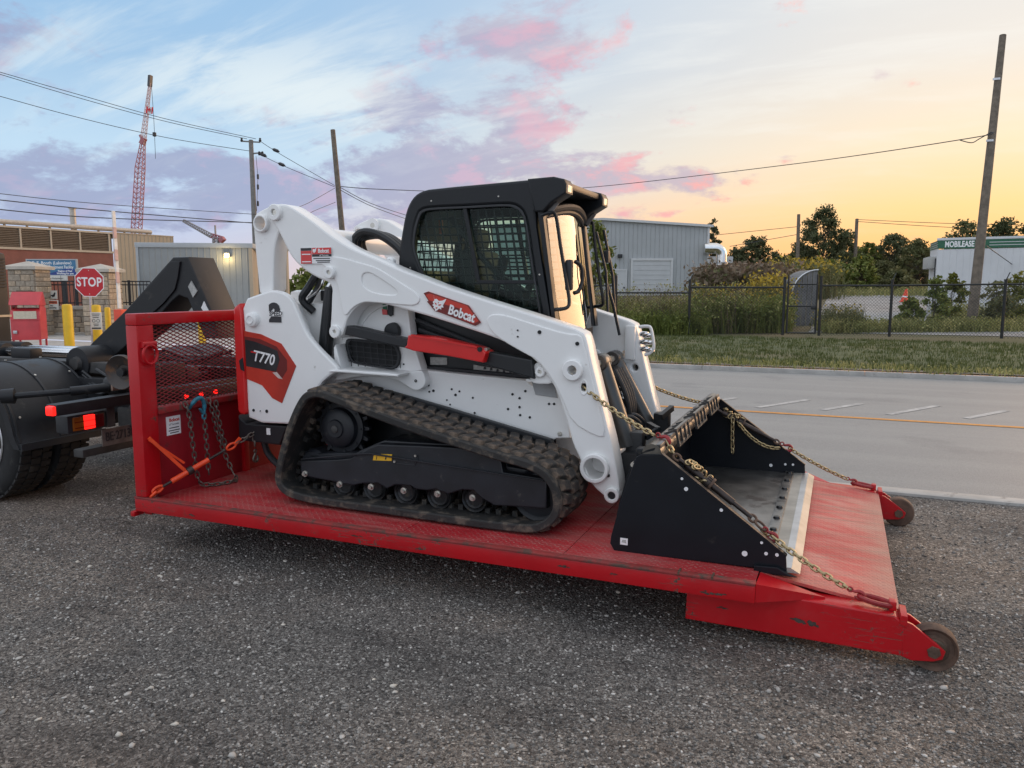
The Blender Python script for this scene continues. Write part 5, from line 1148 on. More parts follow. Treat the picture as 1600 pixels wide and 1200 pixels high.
MB().box(-3.99, -3.93, PY0+.07, PY1-.07, .2, DZ-.013, .004).obj('front_beam', PRED, pf)
# stake pockets / weld lugs on the beam and clips on the lip
for x in (-.62, -.47): MB().box(x-.004, x+.004, PY0-.008, PY0+.05, .325, .337).obj('lip_joint', RUST, pf)
for y in (4.16, 5.13): MB().box(-3.9, -.5, y, y+.11, .0, .236, .006).obj('skid_rail', PRED, pf)
for x in np.arange(-3.6, -.4, .62): MB().box(x-.03, x+.03, PY0+.08, PY1-.08, .215, .29).obj('cross_member', PRED, pf)
# rear ramp with its side rails and rollers
rz = lambda x: DZ-(x+.285)*(.085/.585)
me = mesh_of('ramp', [(-.283,3.66,DZ-.002),(.302,3.66,rz(.302)),(.302,5.74,rz(.302)),(-.283,5.74,DZ-.002),(-.283,3.66,DZ-.016),(.302,3.66,rz(.302)-.014),(.302,5.74,rz(.302)-.014),(-.283,5.74,DZ-.016)],
             [(0,1,2,3),(7,6,5,4),(0,4,5,1),(1,5,6,2),(2,6,7,3),(3,7,4,0)])
finish('ramp_plate', me, TREADR, pf, 0)
for k in range(4): MB().beam((-.2, 3.9+k*.53, .18), (.27, 3.9+k*.53, .15), .05, .10).obj('ramp_support', PRED, pf)
for sgn in (1, -1):
    Y = lambda y: y if sgn > 0 else 9.4-y
    ya, yb = sorted((Y(3.545), Y(3.665)))
    prism('side_rail', [(-.605,.068),(-.60,.235),(-.29,.236),(-.10,.246),(.275,.232),(.315,.20),(.318,.058)], ya, yb, PRED, pf, .006)
    ga_ = [(-.284, Y(3.44), .325), (.0, Y(3.60), .250), (-.284, Y(3.655), .305), (-.284, Y(3.44), .24), (.0, Y(3.60), .242), (-.284, Y(3.655), .24)]
    finish('gusset', mesh_of('gusset', ga_, [(0,1,2),(3,5,4),(0,3,4,1),(1,4,5,2),(2,5,3,0)]), PRED, pf, 0)
    cx, cz, cr_w = .432, .097, .097
    for y in (3.555, 3.655): prism('roller_bracket', [(.30,.06),(.31,.215),(.345,.205),(.44,.135),(.475,.105),(.465,.07),(.43,.055),(.35,.045)], *sorted((Y(y-.008), Y(y+.008))), PRED, pf, .003)
    prism('stop_plate', [(.295,.20),(.30,.24),(.325,.238),(.325,.19)], *sorted((Y(3.54), Y(3.67))), PRED, pf, .002)
    wy0, wy1 = 3.568, 3.642
    w = MB().lathe([(.025,wy0),(.055,wy0+.004),(.062,wy0+.012),(.078,wy0+.012),(.092,wy0),(cr_w,wy0+.008),(cr_w,wy1-.008),(.09,wy1),(.025,wy1)], (cx, 0, cz), (0,1,0), 36).obj('roller', RUST, pf)
    if sgn < 0: w.location.y = 0; w.data.transform(Matrix.Translation((0,9.4,0)) @ Matrix.Diagonal((1,-1,1,1))); w.data.flip_normals()
    MB().lathe([(.001,-.006),(.026,-.006),(.028,.0),(.028,.13),(.001,.13)], (cx, Y(3.545), cz), (0,sgn,0), 6).obj('axle_bolt', RUST, w)
    MB().lathe([(.012,0),(.045,0),(.05,.006),(.05,.012),(.012,.012)], (cx, Y(3.56), cz), (0,sgn,0), 20).obj('hub', M('hub_grease', (.10,.075,.05), .5, .4, var=.3), w)
    # lashing ring
    c = Vector((.205, Y(3.615), .262)); ring = [c+Vector((.068*math.cos(t), sgn*.034*math.sin(t), -.010*math.cos(t))) for t in np.linspace(0, 2*math.pi, 20)[:-1]]
    MB().tube(ring, .0115, 8, closed=True).obj('lashing_ring', HOOKRED, pf); MB().box(.255, .285, *sorted((Y(3.59), Y(3.64))), .233, .275, .006).obj('ring_lug', PRED, pf)
# rust scars on the near rail
SCAR = M('bare_scar', (.075,.06,.05), .6, .3, var=.4, vscale=40)
sc = [(0.0,0.0)]
def scar(x, z, w, h, seed, y):
    """a cluster of ragged chips where the paint is gone"""
    g = random.Random(seed); mb = MB()
    for q in range(9):
        r = g.uniform(.18, .5); cx, cz = x+g.gauss(0, w*.5), z+g.gauss(0, h*.38); n_ = 11
        mb.poly([(cx+r*w*g.uniform(.5, 1)*math.cos(2*math.pi*k/n_), y-.0008-.0002*q, cz+r*h*1.3*g.uniform(.5, 1)*math.sin(2*math.pi*k/n_)) for k in range(n_)])
    mb.obj('paint_scar', SCAR, pf, 0)
for i, (px, py, w, h) in enumerate(((1248, 969, .050, .013), (1268, 973, .034, .020), (1130, 950, .03, .006))): p = onY(px, py, 3.545); scar(p.x, p.z, w, h, i, 3.545)
for i, (px, py, w, h) in enumerate(((1106, 926, .034, .010), (1124, 928, .026, .008), (655, 858, .03, .007), (880, 885, .03, .007), (958, 897, .03, .006), (300, 805, .03, .008), (560, 838, .035, .006))): p = onY(px, py, 3.43); scar(p.x, min(p.z, .30), w, h, 5+i, PY0)
# gate
gt = bpy.data.objects
GX0, GX1 = -3.975, -3.885
for y in (PY0, PY1-.125): MB().box(GX0, GX1, y, y+.125, DZ+.028, 1.39, .008).obj('gate_post', PRED, pf)
MB().box(GX0, GX1, PY0, PY1, 1.3905, 1.462, .008).obj('gate_top_rail', PRED, pf)
MB().box(GX0+.01, GX1+.012, PY0+.125, PY1-.125, .835, .875, .006).obj('gate_mid_rail', M('scuffed_red', (.30,.018,.020), .5, var=.3, vscale=8, dirt=((.10,.05,.04), .4, 14)), pf)
MB().box(GX0+.03, GX1-.03, PY0+.125, PY1-.125, DZ, .834, .004).obj('gate_lower_panel', M('dull_red_panel', (.29,.006,.014), .5, var=.2, vscale=3, dirt=((.09,.02,.022), .25, 5)), pf)
for y in (4.30, 5.10): MB().box(GX1-.03, GX1, y, y+.05, DZ, .834, .004).obj('panel_stiffener', PRED, pf)
# expanded metal: diamonds with twisted strands
mb = MB(); y0, y1, z0, z1 = PY0+.12, PY1-.12, .872, 1.392; DW, DH = .058, .024; gx = -3.93
nz = int((z1-z0)/(DH/2))+1; ny = int((y1-y0)/(DW/2))+1
for j in range(nz):
    for i in range(ny):
        if (i+j) % 2: continue
        a = Vector((gx, y0+i*DW/2, z0+j*DH/2))
        for s in (1, -1):
            b = a+Vector((0, DW/2*.98, s*DH/2*.98))
            if z0 <= b.z <= z1 and b.y <= y1: mb.beam(a, b, .0050, .0055, (1,0,.6))
mb.obj('expanded_mesh', M('mesh_red', (.22,.010,.016), .5, var=.3, vscale=4), pf, 0)
# D ring on the near post, sticker, little tie hook under the corner
pd_ = Vector((GX1+.012, 3.50, 1.275)); MB().cyl(pd_-Vector((0,.05,0)), pd_+Vector((0,.05,0)), .02, 12).obj('ring_hinge', PRED, pf)
MB().tube([pd_+Vector((.012, .052*math.cos(t)*(1 if abs(math.sin(t)) > -1 else 1), -.055+.065*math.sin(t) if math.sin(t) < 0 else -.055+.05*math.sin(t))) for t in np.linspace(0, 2*math.pi, 22)[:-1]], .0095, 8, closed=True).obj('d_ring', PRED, pf)
st_ = MB().box(GX1-.03, GX1-.027, 3.64, 3.755, .68, .80).obj('dealer_sticker', DECALW, pf)
fm_ = lambda y, z: frame3((GX1-.0262, y, z), (0,1,0), (0,0,1))
text('lettering', 'Bobcat', .030, fm_(3.705, .775), REDDK, st_, bold=.001, depth=.0004); text('lettering', 'of Toronto', .018, fm_(3.70, .748), SGNK, st_, depth=.0004)
for k, (w, z) in enumerate(((.08,.725),(.09,.708),(.07,.693))): MB().box(GX1-.0269, GX1-.0262, 3.70-w/2, 3.70+w/2, z-.003, z+.003).obj('print_line', SGNK, st_)
MB().box(-4.02, -3.985, 3.42, 3.50, .20, .235, .01).obj('corner_lug', PRED, pf)
# ================================================================== compact track loader
YC = 4.70
ld = thing('track_loader', 'white compact track loader with a black cab and bucket, chained on the platform', 'loader', (-2.3, YC, DZ))
def two(f):
    """build a part on the near side and its mirror on the far side"""
    for s in (1, -1):
        f((lambda y: y) if s > 0 else (lambda y: 2*YC-y), s)
def yy(Y, a, b): return tuple(sorted((Y(a), Y(b))))
def bossr(Y, x, z, r, ri, y0, y1, mat, parent, name='pivot_boss', cap=None):
    s = 1 if Y(0) == 0 else -1
    pr_ = [(ri,y0+.004),(ri+.003,y0),(r-.005,y0),(r,y0+.005),(r,y1),(ri,y1)]
    o = MB().lathe([(a, h) for a, h in pr_], (x, Y(0) if s > 0 else 2*YC, z), (0, s, 0), 28).obj(name, mat, parent)
    if cap is not None: MB().lathe([(.001,y0+.012),(ri,y0+.012),(ri,y1),(.001,y1)], (x, 0 if s > 0 else 2*YC, z), (0,s,0), 20).obj('pin', cap, parent)
    return o
B = T['bosses']
# ---- lift arms
def arms(Y, s):
    a = prism('lift_arm', chaikin(T['arm'], 1), *yy(Y, 4.06, 4.20), WHITE, ld, .012, holes=[(B[3][0], B[3][1], .026), (B[4][0], B[4][1], .062), (B[9][0], B[9][1]+.01, .022)])
    prism('rear_plate', chaikin(T['armplate_r'], 2), *yy(Y, 4.0515, 4.065), WHITE, a, .006, holes=[chaikin(T['teardrop'], 2)])
    prism('front_plate', chaikin(T['armplate_f'], 1), *yy(Y, 4.0515, 4.065), WHITE, a, .006, holes=[(B[3][0], B[3][1], .03), (B[9][0], B[9][1]+.01, .022)])
    prism('slot_rim', [(B[9][0]+.03*math.cos(t)*.8, B[9][1]+.01+.045*math.sin(t)) for t in np.linspace(0, 2*math.pi, 20)[:-1]], *yy(Y, 4.048, 4.056), WHITE, a, .003, holes=[[(B[9][0]+.016*math.cos(t), B[9][1]+.01+.034*math.sin(t)) for t in np.linspace(0, 2*math.pi, 16)[:-1]]])
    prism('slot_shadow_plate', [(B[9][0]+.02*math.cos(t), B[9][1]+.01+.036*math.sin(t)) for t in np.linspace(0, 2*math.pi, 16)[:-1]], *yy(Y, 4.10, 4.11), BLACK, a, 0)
    bossr(Y, B[0][0], B[0][1], .052, .02, 4.035, 4.23, WHITE, a, cap=BOLT)
    bossr(Y, B[3][0], B[3][1], .058, .026, 4.020, 4.22, WHITE, a)
    bossr(Y, B[4][0], B[4][1], .082, .060, 4.030, 4.26, WHITE, a, 'tube_collar')
    bossr(Y, B[5][0], B[5][1], .043, .022, 4.035, 4.22, WHITE, a, cap=BLACK)
    bossr(Y, B[7][0], B[7][1], .038, .014, 4.025, 4.22, WHITE, a, cap=BOLT)
    bossr(Y, B[2][0], B[2][1]-.005, .040, .012, 4.040, 4.22, WHITE, a, cap=BOLT)
    pts = [(-1.72,1.375,.006),(-1.72,1.357,.006),(-1.57,1.372,.010),(-1.36,1.315,.010)]
    for px, py in ((809,516),(809,526),(843,519),(902,537)):
        p = onY(px, py, 4.05); MB().cyl((p.x, Y(4.046), p.z), (p.x, Y(4.06), p.z), .011 if px > 830 else .005, 12).obj('bolt_hole', DARK, a)
    p = onY(950.5, 743, 4.06); MB().cyl((p.x, Y(4.056), p.z), (p.x, Y(4.07), p.z), .010, 10).obj('bolt_hole', DARK, a)
    # rear link
    l = prism('rear_link', chaikin(T['link'], 1), *yy(Y, 4.078, 4.21), WHITE, ld, .012, holes=[(B[1][0], B[1][1], .042)])
    bossr(Y, B[1][0], B[1][1], .056, .042, 4.045, 4.24, WHITE, l, 'link_ring')
two(arms)
MB().cyl((-3.09, 4.2, 1.925), (-3.09, 5.2, 1.925), .072, 28).obj('arm_cross_tube', WHITE, ld)
MB().cyl((B[4][0], 4.2, B[4][1]), (B[4][0], 5.2, B[4][1]), .058, 24).obj('arm_cross_tube', WHITE, ld)
# ---- decals on the near arm
dc = prism('name_decal', T['bobcatdecal'], 4.0495, 4.0535, REDDK, ld, .0)
cx = sum(p[0] for p in T['bobcatdecal'])/6; cz = sum(p[1] for p in T['bobcatdecal'])/6
prism('decal_border', T['bobcatdecal'], 4.0488, 4.0512, REDDK2, dc, 0, holes=[[(cx+(x-cx)*.93, cz+(z-cz)*.88) for x, z in T['bobcatdecal']]])
prism('decal_shade', [(cx+(x-cx)*.72-.03, cz+(z-cz)*.55-.01) for x, z in T['bobcatdecal']], 4.0489, 4.0513, REDDK2, dc, 0)
rot = math.radians(-16.5)
text('lettering', 'Bobcat', .078, sidem(-2.018, 4.0478, 1.466, rot), DECALW, dc, bold=.0024, width=.80, depth=.0006)
cat = [(-.052,.060),(-.040,.030),(-.020,.038),(.0,.028),(.028,.040),(.055,.062),(.048,.030),(.040,.006),(.050,-.006),(.030,-.012),(.036,-.026),(.016,-.024),(.006,-.040),(-.008,-.052),(-.016,-.036),(-.030,-.034),(-.028,-.020),(-.044,-.016),(-.034,-.004),(-.046,.008),(-.036,.022)]
prism_m('cat_head_emblem', [(x*.80, y*.80) for x, y in cat], sidem(-2.172, 4.0480, 1.518, rot), .0014, DECALW, dc, 0)
for q in ([(-.030,.010),(-.010,.004),(-.012,-.006),(-.026,.0)], [(.004,.004),(.028,.012),(.022,.0),(.006,-.006)], [(-.014,-.022),(.006,-.020),(-.004,-.034)], [(-.004,.020),(.0,.006),(.004,.020)]):
    prism_m('emblem_mark', [(x*.80, y*.80) for x, y in q], sidem(-2.172, 4.0468, 1.518, rot), .0008, REDDK, dc, 0)
S = T['sticker']; sx0, sx1, sz0, sz1 = -3.142, -2.912, 1.766, 1.863
sk = prism('dealer_sticker', [(sx0,sz0),(sx1,sz0),(sx1,sz1),(sx0,sz1)], 4.0495, 4.0535, DECALW, ld, 0)
xm = sx0+.083
prism('red_block', [(sx0,sz0),(xm,sz0),(xm,sz1-.018),(sx0,sz1-.018)], 4.0488, 4.051, REDM, sk, 0); prism('black_block', [(sx0,sz1-.017),(xm,sz1-.017),(xm,sz1),(sx0,sz1)], 4.0488, 4.051, SGNK, sk, 0)
prism('red_block', [(xm+.003,sz0+.058),(sx1,sz0+.058),(sx1,sz1),(xm+.003,sz1)], 4.0488, 4.051, REDM, sk, 0); prism('black_block', [(xm+.003,sz0+.042),(sx1,sz0+.042),(sx1,sz0+.0575),(xm+.003,sz0+.0575)], 4.0488, 4.051, SGNK, sk, 0)
text('lettering', 'Bobcat', .034, sidem((xm+sx1)/2+.016, 4.0478, sz0+.077), DECALW, sk, bold=.001, width=.85, depth=.0006); text('lettering', 'of Toronto', .015, sidem((xm+sx1)/2+.02, 4.0478, sz0+.05), DECALW, sk, depth=.0006)
prism_m('emblem', [(x*.30, y*.30) for x, y in cat], sidem(xm+.022, 4.0478, sz0+.079), .0012, DECALW, sk, 0)
for x0, x1, z in ((xm+.012,sx1-.01,.031),(xm+.03,sx1-.008,.018),(xm+.04,sx1-.012,.008)): prism('print_line', [(x0,sz0+z-.003),(x1,sz0+z-.003),(x1,sz0+z+.003),(x0,sz0+z+.003)], 4.0488, 4.051, SGNK, sk, 0)
for z in (.058, .012): prism('print_line', [(sx0+.008,sz0+z-.003),(xm-.008,sz0+z-.003),(xm-.008,sz0+z+.003),(sx0+.008,sz0+z+.003)], 4.0478, 4.0495, DECALW, sk, 0)
# ---- rear body
def rear(Y, s):
    p = prism('side_panel', chaikin(T['panel'], 1), *yy(Y, 4.03, 4.075), WHITE, ld, .014)
    if s < 0: return
    MB().lathe([(.001,-.035),(.035,-.035),(.045,-.03),(.050,-.015),(.050,.0),(.001,.0)], (B[8][0], 4.03, B[8][1]), (0,1,0), 28).obj('fuel_cap', WHITE, p)
    MB().lathe([(.022,-.040),(.028,-.040),(.028,-.034),(.022,-.034)], (B[8][0], 4.03, B[8][1]), (0,1,0), 24).obj('cap_ring', WHITE, p)
    prism('red_decal', T['decal_out'], 4.0265, 4.0305, REDDK, p, 0)
    prism('decal_shade', [(-3.600,1.300),(-3.47,1.285),(-3.34,1.240),(-3.26,1.155),(-3.262,1.09),(-3.308,1.03),(-3.36,1.065),(-3.36,1.08),(-3.325,1.155),(-3.34,1.21),(-3.5,1.262),(-3.598,1.272)], 4.0258, 4.0284, REDDK2, p, 0)
    prism('black_decal', T['decal_blk'], 4.0252, 4.0284, DECALBLK, p, 0)
    prism('decal_glint', [(-3.345,1.075),(-3.30,1.03),(-3.335,1.035),(-3.38,1.07)], 4.0248, 4.028, M('decal_silver', (.62,.50,.46), .4), p, 0)
    text('model_lettering', 'T770', .098, sidem(-3.447, 4.0242, 1.160, math.radians(-9)), DECALW, p, bold=.0020, shear=.12, width=.86, depth=.0006)
    prism('red_tick', [(-3.548,1.205),(-3.500,1.198),(-3.502,1.189),(-3.550,1.196)], 4.0236, 4.026, REDM, p, 0)
    zz = text('numeral_lettering', '2', .150, sidem(-3.343, 4.0265, 1.452), SGNK, p, bold=.012, width=1.1, depth=.0006)
    prism('numeral_gap', [(-3.394,1.434),(-3.284,1.436),(-3.282,1.466),(-3.392,1.464)], 4.0252, 4.0272, WHITE, p, 0)
    text('speed_lettering', 'SPEED', .038, sidem(-3.337, 4.0246, 1.450, .02), SGNK, p, bold=.0010, shear=.15, depth=.0005)
    for px, py, r in ((396.5,641,.010),(407,642,.004),(417,642.5,.011)):
        q = onY(px, py, 4.03); MB().cyl((q.x, 4.026, q.z), (q.x, 4.035, q.z), r, 12).obj('bolt_hole', DARK, p)
two(rear)
tg = prism('tailgate', chaikin(T['tail'], 1), 4.015, 5.385, REDM, ld, .012)
prism('tailgate_notch', [(-3.640,1.14),(-3.61,1.16),(-3.602,1.07),(-3.63,1.08)], 4.009, 4.02, BLACK, tg, .003)
prism('rear_bumper', T['lowframe'], 4.06, 5.34, BLACK, ld, .01)
q = onY(420, 674, 4.06); prism('rating_label', [(q.x-.015,q.z-.022),(q.x+.015,q.z-.022),(q.x+.015,q.z+.022),(q.x-.015,q.z+.022)], 4.055, 4.061, DECALW, ld, 0)
MB().tube(smoothpath([(-3.56,4.12,.62),(-3.54,4.14,.50),(-3.46,4.17,.41),(-3.36,4.2,.40),(-3.28,4.2,.46)], 6), .022, 8).obj('drain_hose', BLACKP, ld)
MB().box(-3.58, -2.98, 4.24, 5.16, .74, 1.52, .04).obj('body_shell', WHITE, ld)
MB().box(-2.98, -2.62, 4.30, 5.10, .62, 1.40, .03).obj('engine_bay', DARK, ld)
prism('inner_cowl', [(-3.585,.76),(-3.585,1.50),(-3.36,1.56),(-3.25,1.50),(-3.20,1.36),(-3.14,1.20),(-3.16,.76)], 4.075, 4.20, WHITE, ld, .02)
prism('inner_cowl', [(-3.585,.76),(-3.585,1.50),(-3.36,1.56),(-3.25,1.50),(-3.20,1.36),(-3.14,1.20),(-3.16,.76)], 5.20, 5.325, WHITE, ld, .02)
MB().box(-2.62, -1.52, 4.36, 5.04, .50, 1.38, .03).obj('lower_body', DARK, ld)
MB().box(-3.45, -2.62, 4.30, 5.10, 1.40, 1.60, .04).obj('engine_hood', WHITE, ld)
# ---- mid frame, fenders
def mid(Y, s):
    f = prism('frame_plate', T['frame'], *yy(Y, 4.215, 4.30), WHITE, ld, .008)
    prism('arch_rim', [(-2.83,1.30),(-2.80,1.39),(-2.74,1.455),(-2.66,1.495),(-2.60,1.505),(-2.60,1.515),(-2.66,1.507),(-2.75,1.467),(-2.81,1.40),(-2.845,1.30)], *yy(Y, 4.205, 4.218), WHITE, f, .003)
    prism('fender_lip', T['lip'], *yy(Y, 4.02, 4.22), WHITE, f, .006)
    prism('fender', chaikin(T['fender'], 1), *yy(Y, 4.15, 4.225), WHITE, f, .006)
    prism('tower_brace', [(-2.952,1.24),(-2.935,1.26),(-2.90,1.12),(-2.885,1.09),(-2.93,1.085),(-2.95,1.11)], *yy(Y, 4.10, 4.22), WHITE, f, .006)
    if s < 0: return
    for px, py, r in ((670,602,3),(671,612,3),(677.5,610.5,4),(706,608,3),(718,611.5,3),(712,617,4),(698.5,625,2.5),(703.5,632,2.5),(739,621.5,3),(742,645,3),(821,611,3.5),(801,616,3.5),(812,622,3.5),(812,636,3.5),(794,639,3.5),(813,648.5,3.5),(828,652,3.5),(858,631,3.5),(866,631,3.5),(891,569.5,2),(631,569,2.5)):
        p = onY(px, py, 4.215); MB().cyl((p.x, 4.210, p.z), (p.x, 4.225, p.z), r*.0021, 10).obj('bolt_hole', DARK, f)
    p = onY(874.5, 678, 4.21); MB().lathe([(.001,-.018),(.008,-.018),(.014,-.006),(.014,.0),(.001,.0)], (p.x, 4.213, p.z), (0,1,0), 8).obj('bolt', BOLT, f)
    p = onY(650, 595, 4.15); MB().lathe([(.004,-.003),(.009,-.003),(.009,.0),(.004,.0)], (p.x, 4.148, p.z), (0,1,0), 12).obj('bolt_hole', DARK, f)
    # pocket below the front pin
    q = [onY(*u, 4.20) for u in ((829,594),(866,596),(867,608),(870,622),(836,617))]
    prism('pocket', [(v.x, v.z) for v in q], 4.205, 4.216, M('grey_pocket', (.34,.35,.36), .5), f, .003)
    q = [onY(*u, 4.14) for u in ((826,591),(866,594),(868,598),(826,595))]
    prism('pocket_lip', [(v.x, v.z) for v in q], 4.10, 4.216, WHITE, f, .003)
    g = [onY(*u, 4.20) for u in ((597,475),(603,475),(603,492),(597,492))]
    prism('safety_label', [(v.x, v.z) for v in g], 4.206, 4.216, M('label_green', (.03,.16,.08), .5), f, 0)
    g = [onY(*u, 4.20) for u in ((596,483),(604,484),(604,492),(597,491.5))]; prism('safety_label', [(v.x, v.z) for v in g], 4.204, 4.215, REDM, f, 0)
    g = [onY(*u, 4.20) for u in ((606,476),(613,477),(613.5,492),(609.5,494.5),(605.5,491))]; prism('catch_strap', [(v.x, v.z) for v in g], 4.198, 4.216, BLACK, f, .003)
two(mid)
# ---- cavity behind the arm with pipes and labels
cv = prism('side_cover', T['cavity'], 4.33, 4.36, BLACK, ld, .006)
for k, (a, b) in enumerate((((650,500),(760,545)), ((655,515),(830,575)), ((665,575),(835,590)))):
    p, q = onY(*a, 4.30), onY(*b, 4.30); MB().cyl(p, q, .016, 8).obj('hydraulic_pipe', BLACKP, ld)
q = [onY(*u, 4.32) for u in ((672,558),(698,559),(698,570),(672,570))]; prism('serial_plate', [(v.x, v.z) for v in q], 4.322, 4.33, GREYP, cv, 0)
q = [onY(*u, 4.32) for u in ((740,570),(828,585),(828,591),(740,578))]; prism('step_label', [(v.x, v.z) for v in q], 4.318, 4.33, GREYP, cv, 0)
for k in range(6): 
    p = onY(757+k*10, 575.5+k*1.7, 4.31); prism('step_icon', [(p.x-.008,p.z-.008),(p.x+.008,p.z-.006),(p.x+.004,p.z+.010),(p.x-.006,p.z+.008)], 4.312, 4.317, SGNK, cv, 0)
# ---- control link with red lock cover
def linkbar(Y, s):
    l = prism('control_link', T['bar']+[], *yy(Y, 4.03, 4.12), BLACK, ld, .006)
    prism('link_tube', T['bar2'], *yy(Y, 4.06, 4.13), BLACK, ld, .008)
    if s > 0:
        rc_ = prism('red_lock_cover', T['redbar'], 4.008, 4.14, REDM, ld, .006)
        MB().beam((-2.33,4.012,1.338), (-1.90,4.012,1.280), .02, .012).obj('cover_fold', REDM, rc_)
        p = onY(749, 546, 4.0); MB().cyl((p.x, 4.0, p.z), (p.x, 4.012, p.z), .014, 12).obj('bolt_hole', DARK, rc_)
        p = onY(760, 546, 4.05); MB().cyl((p.x, 4.04, p.z), (p.x, 4.08, p.z), .010, 10).obj('lock_pin', BOLT, rc_)
    b = prism('link_bracket', chaikin(T['bracket'], 1), *yy(Y, 4.09, 4.22), WHITE, ld, .008)
    bossr(Y, B[6][0], B[6][1], .030, .012, 4.07, 4.2, WHITE, b, cap=BOLT)
two(linkbar)
q = onY(611, 515, 4.17); MB().lathe([(.001,-.03),(.05,-.03),(.055,.0),(.001,.0)], (q.x, 4.20, q.z-.01), (0,1,0), 20).obj('hose_guide', BLACK, ld)
# ---- engine side grille
def grl(Y, s):
    W = chaikin(T['grille_w'], 2); cx = sum(p[0] for p in W)/len(W); cz = sum(p[1] for p in W)/len(W)
    inn = [(cx+(x-cx)*.90, cz+(z-cz)*.84) for x, z in W]
    g = prism('air_grille', W, *yy(Y, 4.192, 4.216), BLACKP, ld, .005, holes=[inn])
    prism('grille_back', inn, *yy(Y, 4.2135, 4.2145), DARK, g, 0)
    mb = MB()
    for k in range(8): x = -2.90+k*.052; mb.beam((x, Y(4.200), 1.285), (x+.012, Y(4.200), 1.115), .0045, .004)
    for k in range(5): z = 1.14+k*.033; mb.beam((-2.92, Y(4.197), z+.008), (-2.54, Y(4.197), z-.012), .0045, .004)
    mb.obj('grille_wires', BLACKP, g)
two(grl)
# ---- rear cylinders, hoses in the gap
for Y, n_ in ((4.17, 'n'), (5.23, 'f')):
    c = MB().cyl((-3.00, Y, 1.62), (-3.09, Y, 1.08), .046, 20).obj('lift_cylinder', BLACK, ld)
    MB().cyl((-2.93, Y, 1.72), (-3.03, Y, 1.60), .026, 16).obj('cylinder_rod', CHROME, c)
    MB().cyl((-2.985, Y-.035, 1.60), (-3.055, Y-.035, 1.12), .016, 10).obj('cylinder_pipe', BLACK, c)
MB().tube(smoothpath([(-3.20,4.30,1.72),(-3.22,4.22,1.62),(-3.26,4.20,1.54),(-3.20,4.24,1.46)], 6), .026, 8).obj('hose_bundle', BLACK, ld)
MB().tube(smoothpath([(-3.17,4.32,1.70),(-3.17,4.24,1.61),(-3.22,4.22,1.52)], 6), .018, 8).obj('hose_bundle', BLACK, ld)
MB().tube(smoothpath([(-3.10,4.22,1.70),(-3.09,4.20,1.66),(-3.13,4.20,1.60),(-3.21,4.20,1.55)], 6), .009, 8).obj('steel_pipe', CHROME, ld)
MB().box(-3.16, -3.07, 4.26, 4.32, 1.53, 1.60, .008).obj('valve_block', BLACKP, ld); MB().box(-3.05, -2.99, 4.24, 4.30, 1.47, 1.58, .008).obj('relay_box', BLACK, ld)
for k, dy in enumerate((0, .05, .09)):
    MB().tube(smoothpath([(-3.02+.02*k,4.46+dy,1.80),(-3.02,4.46+dy,1.93),(-2.95,4.47+dy,1.985-.01*k),(-2.82,4.48+dy,1.955),(-2.68,4.48+dy,1.86),(-2.60,4.48+dy,1.74)], 6), .026, 8).obj('hose_loop', BLACK, ld)
MB().box(-2.80, -2.60, 4.30, 4.40, 1.62, 1.70, .02).obj('arm_stop_lug', WHITE, ld); 
p = onY(610, 409, 4.24); MB().lathe([(.001,-.02),(.018,-.02),(.030,-.01),(.030,.02),(.001,.02)], (p.x, 4.24, p.z), (0,1,0), 16).obj('arm_stop_boss', WHITE, ld)
# ---- cab
CY0, CY1 = 4.28, 5.12
side = chaikin(T['cab'], 1); win = chaikin(T['cabwin'], 1)
cabp = None
def cabside(Y, s):
    global cabp
    o = prism('cab', side, *yy(Y, CY0, CY0+.055), CABBLK, ld, .016, holes=[win])
    if s > 0: cabp = o
    else: o.name = 'cab_side'
    prism('window_rim', [(x, z) for x, z in win], *yy(Y, CY0-.004, CY0+.01), BLACKP, o, .003, holes=[[(-2.03+(x+2.03)*.965, 1.79+(z-1.79)*.955) for x, z in win]])
    me = flat([win], .006, .001); me.transform(Matrix.Translation((0, Y(CY0+.030), 0)) @ Matrix.Rotation(math.pi/2, 4, 'X')); finish('window_pane', me, GLASS_SIDE, o, 0)
    prism('window_post', T['cabpillar'], *yy(Y, CY0+.004, CY0+.028), CABBLK, o, .003); prism('window_rail', T['cabrail'], *yy(Y, CY0+.006, CY0+.028), CABBLK, o, .003)
    mb = MB()
    # guard grid behind the glass, clipped to the opening
    def clip(p, q, n=160):
        seg = []; st = None
        for k in range(n+1):
            t = k/n; x = p[0]+(q[0]-p[0])*t; z = p[1]+(q[1]-p[1])*t; ins_ = inside(x, z)
            if ins_ and st is None: st = (x, z)
            if (not ins_ or k == n) and st is not None: seg.append((st, (x, z))); st = None
        return seg
    def inside(x, z):
        c = False; j = len(win)-1
        for i in range(len(win)):
            if (win[i][1] > z) != (win[j][1] > z) and x < (win[j][0]-win[i][0])*(z-win[i][1])/(win[j][1]-win[i][1])+win[i][0]: c = not c
            j = i
        return c
    for k in range(26):
        x = -2.62+k*.052
        for a, b in clip((x, 2.12), (x+.11, 1.42)): mb.cyl((a[0], Y(CY0+.044), a[1]), (b[0], Y(CY0+.044), b[1]), .0056, 5)
    for k in range(14):
        z = 1.45+k*.049
        for a, b in clip((-2.5, z), (-1.6, z-.004)): mb.cyl((a[0], Y(CY0+.049), a[1]), (b[0], Y(CY0+.049), b[1]), .0056, 5)
    mb.obj('guard_grid', CABBLK, o)
    if s > 0:
        for px, py in ((674,314),(779,307),(641,418.5),(843,429)): 
            p = onY(px, py, CY0); MB().lathe([(.001,-.004),(.004,-.004),(.006,.0),(.001,.001)], (p.x, CY0-.0005, p.z), (0,1,0), 10).obj('screw', BOLT, o)
two(cabside)
